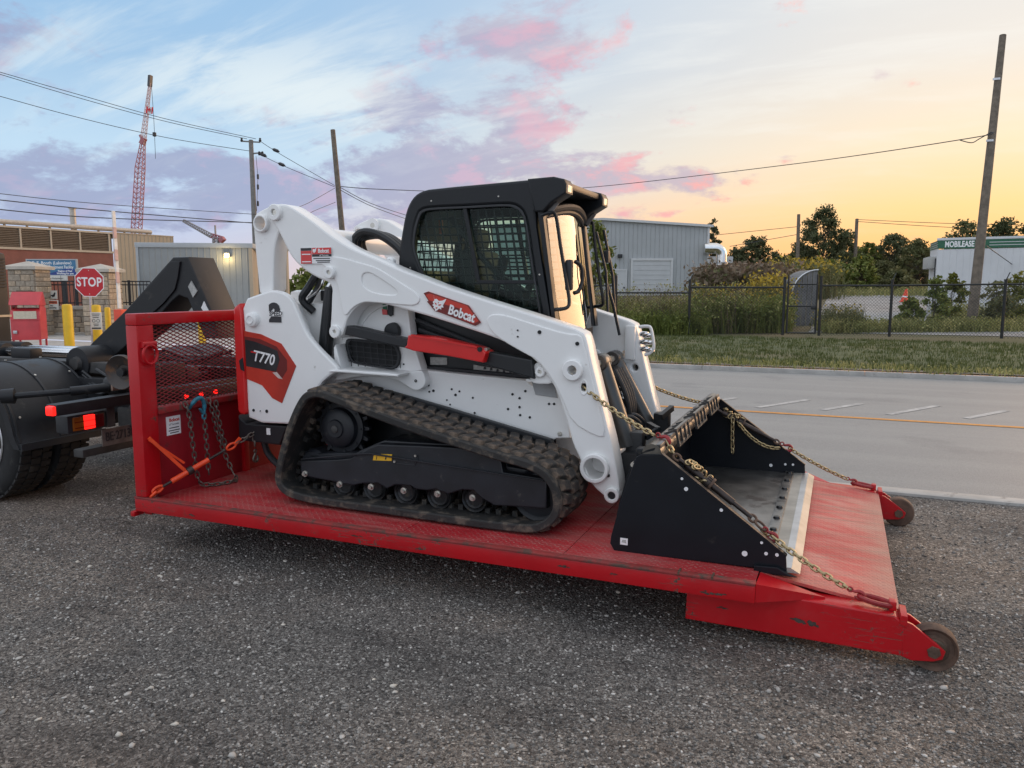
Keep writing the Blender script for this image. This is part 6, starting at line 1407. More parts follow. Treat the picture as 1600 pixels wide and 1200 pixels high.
top = [(-2.555,1.92),(-2.537,2.01),(-2.515,2.089),(-2.489,2.14),(-2.452,2.182),(-2.406,2.204),(-2.341,2.216),(-1.699,2.236),(-1.56,2.240),(-1.56,2.205),(-1.699,2.198),(-2.33,2.178),(-2.40,2.160),(-2.44,2.13),(-2.47,2.08),(-2.50,1.98),(-2.51,1.92)]
prism('cab_roof', top, CY0+.02, CY1-.02, CABBLK, ld, .008)
rb = MB().box(-2.575, -2.52, CY0+.05, CY1-.05, 1.50, 1.73, .01).obj('rear_sill', CABBLK, ld)
for y in (CY0+.05, CY1-.11): MB().beam((-2.545, y+.03, 1.70), (-2.50, y+.03, 2.10), .06, .05, (0,1,0)).obj('rear_post', CABBLK, ld)
mb = MB().poly([(-2.56, CY0+.1, 1.72), (-2.56, CY1-.1, 1.72), (-2.505, CY1-.1, 2.14), (-2.505, CY0+.1, 2.14)]); mb.obj('rear_window', GLASS_SIDE, ld, 0)
MB().box(-2.55, -1.62, CY0+.06, CY1-.06, 1.28, 1.33, .01).obj('cab_floor', DARK, ld)
mb = MB()
for k in range(12): y = 4.36+k*.061; mb.cyl((-2.545, y, 1.72), (-2.50, y, 2.09), .003, 5)
for k in range(8): z = 1.75+k*.045; mb.cyl((-2.54+(z-1.72)*.11, 4.36, z), (-2.54+(z-1.72)*.11, 5.04, z), .003, 5)
mb.obj('rear_guard_grid', CABBLK, ld)
# interior
seat = MB().box(-2.27, -2.14, 4.50, 4.90, 1.40, 1.86, .05).obj('seat', M('seat_vinyl', (.022,.022,.024), .6), ld); MB().box(-2.24, -1.86, 4.48, 4.92, 1.34, 1.46, .04).obj('seat_cushion', BLACKP, seat); MB().box(-2.27, -2.17, 4.60, 4.80, 1.87, 2.0, .04).obj('head_rest', BLACKP, seat)
for y in (4.42, 4.98):
    MB().tube([(-2.06, y, 1.36), (-1.98, y, 1.58), (-1.93, y, 1.72)], [.035,.028,.022], 10).obj('control_lever', BLACKP, ld); MB().lathe([(.001,-.05),(.03,-.04),(.034,.03),(.001,.06)], (-1.92, y, 1.76), (.2,0,1), 12).obj('lever_grip', BLACKP, ld)
MB().tube([(-2.28,4.44,2.05),(-2.05,4.40,1.80),(-1.90,4.40,1.66)], .02, 8).obj('lap_bar', BLACKP, ld); MB().box(-1.75, -1.66, 4.36, 4.42, 1.8, 2.1, .01).obj('side_console', BLACKP, ld)
p = onY(689, 356, 4.6); MB().box(p.x-.012, p.x+.012, 4.59, 4.61, p.z-.04, p.z+.05, .003).obj('hanging_tag', M('tag_orange', (.55,.14,.05), .5), ld)
MB().beam((-1.98,4.44,1.70),(-1.78,4.44,1.58), .05, .05).obj('arm_rest', BLACKP, ld)
# front door, curved glass
ny, nz = 14, 12; vs = []; 
def dpt(v, w):   # v across 0..1, w height 0..1
    z = 1.36+w*.72; y = CY0+.055+v*(CY1-CY0-.11); bul = .07*math.sin(math.pi*v)**.8 if 0 < v < 1 else 0
    return (-1.545-(z-1.36)*.115+bul*(1-.25*w), y, z-(.05*(1-math.sin(math.pi*v)) if w == 1 else 0))
for j in range(nz+1):
    for i in range(ny+1): vs.append(dpt(i/ny, j/nz))
fs = [(j*(ny+1)+i, j*(ny+1)+i+1, (j+1)*(ny+1)+i+1, (j+1)*(ny+1)+i) for j in range(nz) for i in range(ny)]
dr_ = MB()
edge = [dpt(0, k/10) for k in range(11)]+[dpt(k/12, 1) for k in range(1, 13)]+[dpt(1, 1-k/10) for k in range(1, 11)]
dr_.tube([Vector(p)+Vector((.006,0,0)) for p in edge], .016, 8)
do = dr_.obj('front_door', BLACKP, ld); finish('door_glass', mesh_of('g', vs, fs), GLASS_FRONT, do, 60)
for y, s in ((CY0, 1), (CY1, -1)):
    ya, yb = sorted((y+.002*s, y+.060*s))
    finish('door_post', mesh_of('d', [(-1.640,ya,2.06),(-1.640,yb,2.06),(-1.537,yb,1.36),(-1.537,ya,1.36),(-1.61,ya,2.06),(-1.61,yb,2.06),(-1.515,yb,1.36),(-1.515,ya,1.36)], [(0,1,2,3),(7,6,5,4),(0,4,5,1),(1,5,6,2),(2,6,7,3),(3,7,4,0)]), CABBLK, ld, 0)
# visor with lamp housings
def visor(Y, s):
    c = prism('visor_cheek', [(-1.70,2.24),(-1.54,2.245),(-1.475,2.228),(-1.46,2.20),(-1.462,2.15),(-1.55,2.10),(-1.60,2.05),(-1.655,2.05)], *yy(Y, CY0-.012, CY0+.115), CABBLK, ld, .010)
    l = prism('work_lamp', [(-1.475,2.21),(-1.456,2.195),(-1.458,2.158),(-1.535,2.110),(-1.545,2.12)], *yy(Y, CY0+.008, CY0+.095), M('lamp_lens', (.55,.53,.5), .15, .3, var=.3, vscale=80), c, .004)
    MB().beam((-1.545, Y(CY0+.05), 2.115), (-1.60, Y(CY0+.04), 2.04), .05, .012, (0,1,0)).obj('lamp_bracket', M('bracket_grey', (.22,.20,.19), .4), c)
two(visor)
MB().box(-1.66, -1.485, CY0+.115, CY1-.115, 2.185, 2.225, .012).obj('visor_top', CABBLK, ld)
MB().tube([dpt(k/12, 1) for k in range(13)] and [Vector(dpt(k/12, 1))+Vector((.02,0,.03)) for k in range(13)], .022, 8).obj('visor_gasket', BLACKP, ld)
def grab(Y, s):
    MB().tube(smoothpath([(-1.62,Y(4.285),2.03),(-1.575,Y(4.30),2.045),(-1.545,Y(4.33),2.03),(-1.52,Y(4.345),1.86),(-1.485,Y(4.35),1.66),(-1.465,Y(4.35),1.54),(-1.475,Y(4.33),1.50),(-1.535,Y(4.30),1.49)], 6), .011, 8).obj('grab_handle', BLACK, ld)
two(grab)
dh = MB().box(-1.50, -1.455, 4.36, 4.40, 1.60, 1.78, .015).obj('door_latch', BLACKP, do)
MB().tube(smoothpath([(-1.45,4.40,1.77),(-1.42,4.43,1.74),(-1.415,4.44,1.66),(-1.43,4.42,1.60),(-1.45,4.39,1.585)], 5), .012, 8).obj('door_handle', BLACK, do)
MB().tube([(-1.50,5.00,1.98),(-1.42,4.96,1.72),(-1.40,4.95,1.46)], .009, 6).obj('wiper', BLACK, do)
MB().tube([(-1.48,5.10,2.0),(-1.42,5.12,1.70),(-1.40,5.13,1.42)], .010, 6).obj('door_stay', BLACK, do); MB().tube([(-1.46,5.06,1.7),(-1.40,5.08,1.5),(-1.36,5.10,1.30)], .010, 6).obj('gas_strut', BLACK, do)
MB().box(-1.47, -1.43, 5.05, 5.10, 1.78, 1.86, .01).obj('washer_block', BLACKP, do)
# ---- front: pillars behind arms, tilt cylinders, hoses, coupler guard
MB().box(-1.56, -1.40, 4.36, 5.04, .52, 1.08, .02).obj('front_cover', WHITE, ld)
MB().box(-1.402, -1.392, 4.40, 4.43, .98, 1.10, .002).obj('yellow_label', YELLOWST, ld)
MB().box(-1.50, -1.36, 4.5, 4.9, .62, 1.0, .03).obj('front_step', DARK, ld)
def tilt(y, top, bot, rod):
    c = MB().cyl(top, bot, .050, 24).obj('tilt_cylinder', GREYST, ld); MB().cyl(bot, rod, .026, 18).obj('piston_rod', CHROME, c)
    t = Vector(top); d = (Vector(bot)-t).normalized(); s = 1 if y < YC else -1
    MB().lathe([(.001,-.06),(.045,-.06),(.052,-.05),(.052,.05),(.045,.06),(.001,.06)], t, (0,1,0), 20).obj('cylinder_eye', GREYST, c)
    MB().lathe([(.001,-.075),(.022,-.075),(.024,-.06),(.001,-.06)], t, (0,1,0), 6).obj('eye_bolt', BOLT, c)
    MB().beam(t+d*.12+Vector((-.045,-.02,-.02)), t+d*.42+Vector((-.045,-.02,-.02)), .05, .05).obj('hose_guard', BLACK, c)
tn = T['tiltnear']; tf = T['tiltfar']
tilt(4.32, (-1.26, 4.32, 1.19), (tn[1][0]+.0, 4.32, tn[1][1]), (tn[2][0]+.03, 4.32, tn[2][1]-.06))
tilt(5.08, (tf[0][0], 5.08, tf[0][1]), (tf[1][0], 5.08, tf[1][1]), (tf[2][0]+.02, 5.08, tf[2][1]-.03))
for k, (px, py) in enumerate(((971,581),(974,588),(977,600),(971,603),(973,612),(974,619))):
    p = onY(px, py, 4.98); MB().lathe([(.001,-.014),(.012,-.012),(.013,.010),(.001,.014)], p, (.6,-.2,.9), 6).obj('hose_fitting', CHROME, ld)
for k in range(4): MB().tube(smoothpath([(-1.30,4.92-.05*k,1.10),(-1.22,4.90-.05*k,.95),(-1.20,4.88-.04*k,.80),(-1.26,4.86-.04*k,.70)], 6), .017, 8).obj('hose', BLACK, ld)
for k in range(3): MB().tube(smoothpath([(-1.25,4.55+.09*k,.80),(-1.17,4.60+.09*k,.82),(-1.12,4.66+.09*k,.76),(-1.16,4.70+.09*k,.70)], 5), .013, 8).obj('hose', BLACKP, ld)
cgp = [onY(*u, 5.25) for u in ((990,510),(1003,509),(1009,513),(1013,535),(1012,545),(1006,551),(999,553))]
P3 = [(v.x+.05, 5.19, v.z) for v in cgp]; cg = MB().tube(smoothpath(P3, 4), .011, 8).obj('coupler_guard', WHITE, ld)
for px, py in ((998,521),(1003,523),(998,533),(1004,534),(999,544),(1007,546)): p = onY(px, py, 5.25); MB().lathe([(.001,-.03),(.016,-.03),(.019,-.01),(.016,.02),(.011,.03),(.001,.03)], (p.x+.05, 5.2, p.z), (1,-.2,.1), 12).obj('coupler', CHROME, cg)
MB().box(-1.34, -1.27, 5.16, 5.21, 1.13, 1.36, .01).obj('coupler_plate', WHITE, cg)
# ---- quick-attach plate
qa = MB().beam((-1.05, 4.20, .50), (-1.05, 5.20, .50), .10, .38).obj('quick_attach', BLACK, ld)
for y in (4.34, 5.06): MB().box(-1.10, -1.0, y-.05, y+.05, .42, .80, .015).obj('attach_wedge', BLACK, qa)
MB().beam((-1.00,4.36,.76), (-.94,4.42,.80), .03, .03).beam((-.94,4.42,.80), (-1.02,4.52,.81), .03, .03).obj('lock_lever', BLACK, qa); MB().beam((-1.02,4.86,.80), (-.98,5.02,.84), .03, .035).obj('lock_lever', BLACK, qa)
# ---- tracks
def resample(pts, n):
    P = [Vector((x, z)) for x, z in chaikin(pts, 2)]; L = [0]
    for a, b in zip(P, P[1:]+P[:1]): L.append(L[-1]+(b-a).length)
    tot = L[-1]; out = []; j = 0
    for k in range(n):
        s = tot*k/n
        while L[j+1] < s: j += 1
        t = (s-L[j])/(L[j+1]-L[j]); a, b = P[j], P[(j+1) % len(P)]; out.append(a.lerp(b, t))
    return out, tot
loop, tot = resample(T['track'], 132); nL = len(loop)
nrm = []
for i in range(nL):
    d = (loop[(i+1) % nL]-loop[i-1]).normalized(); nrm.append(Vector((-d.y, d.x)))     # outward or inward, fixed below
cen = sum((p for p in loop), Vector((0, 0)))/nL
if sum((p-cen).dot(n) for p, n in zip(loop, nrm)) < 0: nrm = [-n for n in nrm]
loop = [p-n*.020 for p, n in zip(loop, nrm)]
lug_me = None
def track(Y, s):
    global lug_me
    prof = [(3.72,-.004),(3.728,.004),(3.75,.0),(4.164,.0),(4.17,-.004),(4.17,-.026),(4.155,-.032),(3.775,-.032),(3.75,-.040),(3.728,-.042),(3.72,-.034)]
    vs = []; fs = []; m = len(prof)
    for i in range(nL):
        for y, h in prof: p = loop[i]+nrm[i]*h; vs.append((p.x, Y(y), p.y))
    for i in range(nL):
        for k in range(m):
            f = (i*m+k, i*m+(k+1) % m, ((i+1) % nL)*m+(k+1) % m, ((i+1) % nL)*m+k); fs.append(f if s < 0 else f[::-1])
    me = mesh_of('track', vs, fs); bmn = bmesh.new(); bmn.from_mesh(me); bmesh.ops.recalc_face_normals(bmn, faces=bmn.faces); bmn.to_mesh(me); bmn.free()
    t = finish('track', me, RUBBER, ld, 40)
    if lug_me is None:
        mb = MB(); b = mb.b   # tapered block, top face smaller
        def ring(w, l, z): return [b.verts.new((x*l, y*w, z)) for x, y in ((-.5,-.5),(.5,-.38),(.5,.5),(-.5,.38))]
        r0, r1, r2 = ring(.142, .066, -.004), ring(.132, .054, .016), ring(.120, .044, .020)
        for A, C in ((r0, r1), (r1, r2)):
            for k in range(4): b.faces.new((A[k], A[(k+1) % 4], C[(k+1) % 4], C[k]))
        b.faces.new(r2); b.faces.new(r0[::-1]); o = mb.obj('lug', LUGRUB, None, 30); lug_me = o.data; col.objects.unlink(o); bpy.data.objects.remove(o)
    rows = 56; far = MB() if s < 0 else None; g = random.Random(4)
    for k in range(rows):
        for j, yc in enumerate((3.825, 3.958, 4.092)):
            f = (k+(.5 if j == 1 else 0))*nL/rows; i = int(f) % nL; fr = f-int(f)
            p = loop[i].lerp(loop[(i+1) % nL], fr); n = nrm[i].lerp(nrm[(i+1) % nL], fr).normalized()
            mt = frame3((p.x, Y(yc), p.y), (n.y, 0, -n.x), (0, 1, 0))
            if Vector((mt[0][2], mt[2][2])).dot(n) < 0: mt = mt @ Matrix.Rotation(math.pi, 4, 'X')
            mt = mt @ Matrix.Rotation((-.30 if j == 0 else .30 if j == 2 else .0)+g.uniform(-.05,.05), 4, 'Z') @ Matrix.Diagonal((1, 1, g.uniform(.82, 1.05), 1))
            if s > 0:
                o = bpy.data.objects.new('lug', lug_me); link(o, t); o.matrix_basis = mt
            else:
                tmp = bmesh.new(); tmp.from_mesh(lug_me); tmp.transform(mt); m2 = bpy.data.meshes.new('q'); tmp.to_mesh(m2); tmp.free(); far.b.from_mesh(m2); bpy.data.meshes.remove(m2)
    if s < 0: far.obj('lugs', LUGRUB, t, 30)['kind'] = 'stuff'
    # inside drive lugs
    mb = MB()
    for k in range(rows):
        f = k*nL/rows; i = int(f) % nL; p = loop[i]-nrm[i]*.032; q = p-nrm[i]*.030
        for yc in (3.90, 3.99): mb.beam((p.x, Y(yc), p.y), (q.x, Y(yc), q.y), .03, .03)
    mb.obj('drive_lugs', RUBBER, t)['kind'] = 'stuff'
two(track)
# ---- undercarriage
def under(Y, s):
    f = prism('track_frame', [(x, z+(.020 if z < .5 and x < -1.76 else 0)) for x, z in T['trackframe']], *yy(Y, 3.80, 3.86), FRAMEBLK, ld, .008)
    prism('frame_top', [(-2.98,.60),(-2.64,.635),(-2.50,.70),(-2.44,.725),(-1.68,.745),(-1.65,.64),(-1.40,.62),(-1.40,.55),(-2.98,.52)], *yy(Y, 3.86, 4.10), FRAMEBLK, f, .01)
    prism('frame_rib', [(-2.55,.655),(-2.50,.66),(-1.41,.600),(-1.41,.594),(-2.50,.650),(-2.99,.575),(-2.99,.582)], *yy(Y, 3.785, 3.802), FRAMEBLK, f, .003)
    if s > 0:
        for x, z in [b for i, b in enumerate(T['rolbolts']) if i != 5]: 
            MB().lathe([(.001,-.022),(.011,-.022),(.012,-.012),(.0125,-.008),(.019,-.008),(.020,.0),(.001,.0)], (x, 3.80, z), (0,1,0), 12).obj('roller_bolt', BOLT, f)
        q = [onY(*u, 3.80) for u in ((585,709),(613,710),(612,720),(583,719))]; wl_ = prism('warning_label', [(v.x, v.z) for v in q], 3.796, 3.802, YELLOWST, f, 0)
        for a, b in ((588,591),(602,606)): 
            q = [onY(*u, 3.80) for u in ((a+1.5,711),(b-1,712),(b-2,718),(a,717.5))]; prism('warning_icon', [(v.x, v.z) for v in q], 3.7945, 3.797, SGNK, wl_, 0)
        q = [onY(*u, 3.80) for u in ((617,724),(648,727),(653,718),(653,710))]
        MB().tube([(v.x, 3.799, v.z) for v in q], .003, 6).obj('cover_edge', FRAMEBLK, f)
        for px, py in ((617,721),(649.5,712)): p = onY(px, py, 3.80); MB().cyl((p.x, 3.792, p.z), (p.x, 3.80, p.z), .007, 10).obj('cover_screw', BOLT, f)
        for px, py in ((637.5,672.5),(658,673),(637,662)): p = onY(px, py, 4.12); MB().lathe([(.001,-.012),(.010,-.012),(.012,.0),(.001,.0)], (p.x, 4.15, p.z), (0,1,0), 6).obj('frame_bolt', BOLT, f)
    for x, z in T['rollers']:
        MB().lathe([(.001,3.87),(.045,3.87),(.055,3.862),(.064,3.875),(.070,3.868),(.077,3.862),(.079,3.868),(.079,3.90),(.06,3.91),(.06,3.99),(.079,4.0),(.078,4.04),(.001,4.05)], (x, 0 if s > 0 else 2*YC, z-.004), (0, s, 0), 28).obj('track_roller', bpy.data.materials.get('roller_steel') or M('roller_steel', (.035,.035,.037), .38, .5, var=.3, dirt=((.08,.065,.05), .35, 20)), ld)
    x, z = T['idler'][0]
    MB().lathe([(.001,3.83),(.05,3.83),(.06,3.85),(.12,3.855),(.140,3.84),(.148,3.85),(.148,4.04),(.001,4.05)], (x-.01, 0 if s > 0 else 2*YC, z-.025), (0, s, 0), 40).obj('front_idler', FRAMEBLK, ld)
    x, z = T['idler2'][0]
    MB().lathe([(.001,3.86),(.08,3.86),(.095,3.88),(.095,4.02),(.001,4.03)], (x+.02, 0 if s > 0 else 2*YC, z-.03), (0, s, 0), 32).obj('rear_idler', FRAMEBLK, ld)
    x, z = T['sprocket'][0]; z -= .008; o = (x, 0 if s > 0 else 2*YC, z)
    sp_ = MB().lathe([(.001,3.84),(.052,3.84),(.058,3.85),(.10,3.855),(.118,3.87),(.126,3.90),(.158,3.905),(.160,3.96),(.001,4.1)], o, (0, s, 0), 40).obj('drive_sprocket', FRAMEBLK, ld)
    n = 17; pts = []
    for k in range(n):
        a = 2*math.pi*k/n; w = math.pi/n
        for da, r in ((-w, .157), (-w*.45, .162), (-w*.26, .192), (w*.26, .192), (w*.45, .162)): pts.append((x+r*math.cos(a+da), z+r*math.sin(a+da)))
    prism('sprocket_teeth', pts, *yy(Y, 3.92, 3.955), FRAMEBLK, sp_, .004)
    MB().lathe([(.001,3.832),(.022,3.834),(.026,3.842),(.001,3.842)], o, (0, s, 0), 20).obj('hub_cap', GREYST, sp_)
    for k in range(9): a = 2*math.pi*k/9; MB().cyl((x+.142*math.cos(a), Y(3.897), z+.142*math.sin(a)), (x+.142*math.cos(a), Y(3.906), z+.142*math.sin(a)), .008, 6).obj('sprocket_bolt', FRAMEBLK, sp_)
    prism('inner_plate', [(-2.95,.60),(-2.60,.98),(-2.2,.90),(-1.5,.75),(-1.42,.62),(-1.45,.42),(-2.9,.42)], *yy(Y, 4.14, 4.18), BLACK, ld, .004)
two(under)
# ---- bucket
BY0, BY1 = 3.685, 5.715
BKT = M('bucket_black', (.006,.008,.012), .45, var=.2, vscale=3, dirt=((.035,.033,.03), .12, 8), spec=.3); 
WORN = M('scuffed_steel_floor', (.20,.195,.19), .34, .85, var=.45, vscale=5, dirt=((.05,.05,.052), .42, 3.2), bump=.05, bscale=60)
EDGE = M('cutting_edge_steel', (.40,.385,.35), .55, .7, var=.2, vscale=6)
bprof = [(-.80,.842),(-.86,.815),(-.905,.75),(-.945,.62),(-.975,.48),(-.968,.40),(-.93,.345),(-.86,.322),(-.80,.320)]
bprof2 = smoothpath([(x, 0, z) for x, z in bprof], 5)
inn = [(p.x+.014*0, p.z) for p in bprof2]; 
o_ = []
for i, p in enumerate(bprof2):
    d = bprof2[min(i+1, len(bprof2)-1)]-bprof2[max(i-1, 0)]; n = Vector((d.z, 0, -d.x)).normalized(); 
    o_.append((p.x-n.x*.012 if n.x > 0 else p.x+n.x*.012, p.z-abs(n.z)*.012))
bk = prism('bucket', inn+o_[::-1], BY0+.018, BY1-.018, BKT, ld, .001)
def bside(Y, s):
    sp_ = prism('side_plate', T['bucket'], *yy(Y, BY0, BY0+.018), BKT, bk, .003)
    MB().beam((-.765, Y(BY0+.012), .817), (-.175, Y(BY0+.012), .386), .032, .010, (.6,0,.8)).obj('top_bar', BKT, sp_)
    prism('side_skid', [(-.315,.330),(-.21,.335),(-.165,.310),(-.125,.298),(-.315,.298)], *yy(Y, BY0-.022, BY0+.0), BKT, sp_, .004)
    pts = ((1072,764,6),(1065.5,748,4),(1127,797,5),(1190,848,4),(1163.5,865,8),(1197,865,5),(1214,867,5)) if s > 0 else ((1204.5,727,7),(1227,725.5,5),(1239,726,5))
    for px, py, r in pts:
        y = BY0 if s > 0 else BY1-.018
        p = onY(px, py, y); MB().lathe([(.001,-.002),(r*.0016,-.002),(r*.0017,.001),(.001,.001)], (p.x, y, p.z), (0,1,0), 14).obj('plug', DECALW, sp_)
two(bside)
q = onY(975, 846, BY0); lb_ = prism('maker_label', [(q.x-.019,q.z-.017),(q.x+.019,q.z-.017),(q.x+.019,q.z+.017),(q.x-.019,q.z+.017)], BY0-.002, BY0+.001, DECALW, bk, 0)
prism('label_print', [(q.x-.012,q.z-.004),(q.x+.012,q.z-.008),(q.x+.010,q.z+.010),(q.x-.008,q.z+.008)], BY0-.003, BY0-.001, GREYP, bk, 0)
MB().box(-.865, -.285, BY0+.0185, BY1-.0185, .310, .3225, .002).obj('floor_plate', WORN, bk)
MB().box(-.30, -.245, BY0+.02, BY1-.02, .3228, .336, .004).obj('edge_backing', WORN, bk)
me = mesh_of('edge', [(-.262,BY0+.004,.3235),(-.262,BY1-.004,.3235),(-.152,BY1-.004,.331),(-.152,BY0+.004,.331),(-.112,BY1-.004,.309),(-.112,BY0+.004,.309),(-.262,BY0+.004,.309),(-.262,BY1-.004,.309)], [(0,3,2,1),(3,5,4,2),(0,1,7,6),(6,7,4,5),(0,6,5,3),(1,2,4,7)])
ce = finish('cutting_edge', me, EDGE, bk, 0)
me = mesh_of('groove', [(-.185,BY0+.006,.3302),(-.185,BY1-.006,.3302),(-.150,BY1-.006,.3325),(-.150,BY0+.006,.3325)], [(0,3,2,1)]); finish('edge_groove', me, STEEL, ce, 0)
for k in range(9): y = BY0+.10+k*.229; MB().lathe([(.001,.016),(.016,.014),(.021,.0),(.001,-.002)], (-.272, y, .334), (0,0,1), 16).obj('edge_bolt', M('bolt_black', (.02,.02,.022), .35, .3) if k == 0 else bpy.data.materials['bolt_black'], bk)
tb = MB().cyl((-.815, BY0+.018, .812), (-.815, BY1-.018, .812), .048, 26).obj('top_tube', M('worn_tube', (.16,.145,.125), .33, .55, var=.4, vscale=5, dirt=((.03,.03,.032), .45, 6)), bk)
MB().box(-.80, -.775, BY0+.02, BY1-.02, .835, .858, .004).obj('tube_flange', WORN, bk)
for yc in (4.15, 4.70, 5.22):
    st2 = MB(); 
    for dy in (-.16, -.055, .055, .16): st2.beam((-.815, yc+dy, .86), (-.755, yc+dy, .885), .014, .012); st2.beam((-.755, yc+dy, .885), (-.735, yc+dy, .80), .014, .012)
    st2.beam((-.757, yc-.17, .886), (-.757, yc+.17, .886), .014, .012); st2.beam((-.738, yc-.17, .805), (-.738, yc+.17, .805), .014, .012)
    st2.obj('step_grip', GREYST, bk)
MB().box(-.90, -.84, BY0+.03, BY0+.10, .78, .83, .01).obj('bracket', BKT, bk)
p = onY(990, 725, 3.72); MB().lathe([(.001,-.02),(.012,-.02),(.012,.02),(.001,.02)], p, (0,1,0), 8).obj('grease_bolt', BOLT, bk)
# ================================================================== chains, hooks and binders
def link_mesh(name, pitch, w, wid, mat):
    """one oval chain link lying in local XY, long axis X"""
    hw = wid/2-w/2; hl = pitch/2+w/2; s = hl-hw; pts = []
    for k in range(6): t = -math.pi/2+math.pi*k/5; pts.append((s+hw*math.cos(t), hw*math.sin(t), 0))
    for k in range(6): t = math.pi/2+math.pi*k/5; pts.append((-s+hw*math.cos(t), hw*math.sin(t), 0))
    o = MB().tube(pts, w/2, 6, closed=True).obj(name, mat, None, 60); me = o.data; col.objects.unlink(o); bpy.data.objects.remove(o); return me
LZ = link_mesh('link', .031, .0102, .032, CHAINZ); LG = link_mesh('link', .034, .0095, .033, CHAING)
def chain(label, pts, me=LZ, pitch=.031, group='load chains', twist=.0, jitter=.12, seed=1, name='tie_down_chain', ends=True):
    P = smoothpath(pts, 24) if len(pts) > 2 else [Vector(pts[0]).lerp(Vector(pts[1]), k/60) for k in range(61)]
    g = random.Random(seed); root = thing(name, label, 'chain', P[0], group); L = [0]
    for a, b in zip(P, P[1:]): L.append(L[-1]+(b-a).length)
    n = max(1, int(L[-1]/pitch)); j = 0
    for k in range(n):
        s = (k+.5)*pitch
        while j < len(L)-2 and L[j+1] < s: j += 1
        t = (s-L[j])/max(L[j+1]-L[j], 1e-6); c = P[j].lerp(P[j+1], t); d = (P[j+1]-P[j]).normalized()
        up = Vector((0,0,1)) if abs(d.z) < .9 else Vector((0,1,0)); v = d.cross(up).normalized()
        m = frame3(c, d, v) @ Matrix.Rotation((math.pi/4 if k % 2 else -math.pi/4)+twist*k+g.uniform(-jitter, jitter), 4, 'X')
        o = bpy.data.objects.new('link', me); link(o, root); o.matrix_basis = m
    return root
def sag(a, b, s, n=5):
    a, b = Vector(a), Vector(b); return [a.lerp(b, k/n)-Vector((0,0,s*4*(k/n)*(1-k/n))) for k in range(n+1)]
def hook(label, c, d, mat, size=1.0, group='grab hooks'):
    """grab hook: eye, shank and curved tip; d = pulling direction"""
    d = Vector(d).normalized(); v = d.cross(Vector((0,0,1))).normalized(); u = v.cross(d); c = Vector(c); S = .001*size
    h = thing('grab_hook', label, 'hook', c, group)
    P = lambda a, b: c+d*a*S+u*b*S
    MB().tube([P(34+13*math.cos(t), 13*math.sin(t)) for t in np.linspace(0, 2*math.pi, 14)[:-1]], 5*S, 8, closed=True).obj('eye', mat, h)
    arc = [P(22,0), P(10,2), P(-4,12)]+[P(-22+24*math.cos(t), -4+22*math.sin(t)) for t in np.linspace(1.2, 4.6, 9)]+[P(-14,-24), P(0,-22)]
    MB().tube(arc, [8*S, 9*S, 10*S]+[10.5*S]*9+[8*S, 4*S], 8).obj('body', mat, h); return h
def ratchet(label, a, b, wraps, seed, fg='ratchet binders'):
    a, b = Vector(a), Vector(b); d = (b-a); L = d.length; d.normalize(); r = thing('ratchet_binder', label, 'binder', a, fg)
    pt = lambda t: a+d*L*t
    MB().cyl(pt(.05), pt(.42), .011, 12).obj('upper_rod', BINDER, r); MB().cyl(pt(.14), pt(.34), .019, 16).obj('barrel', BINDER, r)
    gm = MB().cyl(pt(.385), pt(.45), .030, 20); gm.obj('gear_housing', BINDER, r)
    v = d.orthogonal().normalized(); w = d.cross(v)
    mb = MB()
    for k in range(14): t = 2*math.pi*k/14; q = (v*math.cos(t)+w*math.sin(t)); mb.beam(pt(.39)+q*.031, pt(.445)+q*.031, .006, .005, q)
    mb.obj('gear_ribs', BINDER, r)
    MB().lathe([(.012,-.008),(.036,-.006),(.036,.006),(.012,.008)], pt(.46), d, 18).obj('collar', RUST, r)
    MB().cyl(pt(.46), pt(.74), .0175, 16).obj('handle_sleeve', BINDER, r); MB().cyl(pt(.74), pt(.97), .0115, 12).obj('lower_rod', BINDER, r)
    for t in (0.02, .98): MB().tube([pt(t)+d*.020*math.cos(q)+v*.016*math.sin(q) for q in np.linspace(0, 2*math.pi, 13)[:-1]], .0065, 8, closed=True).obj('eye', RUST, r)
    c = thing('chain_tail', label.replace('ratchet binder', 'loose chain wrapped round the binder'), 'chain', pt(.3), 'loose chain tails'); g = random.Random(seed)
    for k in range(wraps):
        t = .16+.26*k/max(wraps-1, 1); q = g.uniform(0, 6.28)
        m = frame3(pt(t)+(v*math.cos(q)+w*math.sin(q))*.022+Vector((0,0,.010)), (v*math.cos(q+1.4)+w*math.sin(q+1.4))+d*g.uniform(-.6,.6), d+v*g.uniform(-.6,.6))
        o = bpy.data.objects.new('link', LZ); link(o, c); o.matrix_basis = m
    return pt
# near side, front
chain('gold chain from the near lift arm slot to the bucket tube', sag((-1.285,4.075,1.075), (-.83,3.87,.868), .018), seed=2)
hook('red grab hook on the near end of the bucket tube', (-.795,3.86,.862), (-.5,.25,.2), HOOKRED, .95)
chain('short gold chain from the bucket tube hook to the near binder', sag((-.775,3.85,.85), (-.70,3.79,.785), .012), seed=3)
pt = ratchet('brown ratchet binder lying along the near bucket edge', (-.715,3.785,.792), (-.330,3.765,.520), 12, 4)
MB_l = thing('joining_link', 'large rusty oval link at the lower end of the near binder', 'link', (-.305,3.762,.505)); MB().tube([Vector((-.300,3.762,.497))+Vector((.79,0,-.61))*.032*math.cos(t)+Vector((.2,.9,.3)).normalized()*.018*math.sin(t) for t in np.linspace(0, 2*math.pi, 17)[:-1]], .006, 8, closed=True).obj('ring', RUST, MB_l)
hook('dark red grab hook below the near binder', (-.255,3.755,.462), (-.7,.0,.6), HOOKRED, .85)
chain('gold chain from the near binder down to the near platform rail', sag((-.245,3.752,.452), (.115,3.625,.285), .014), seed=5)
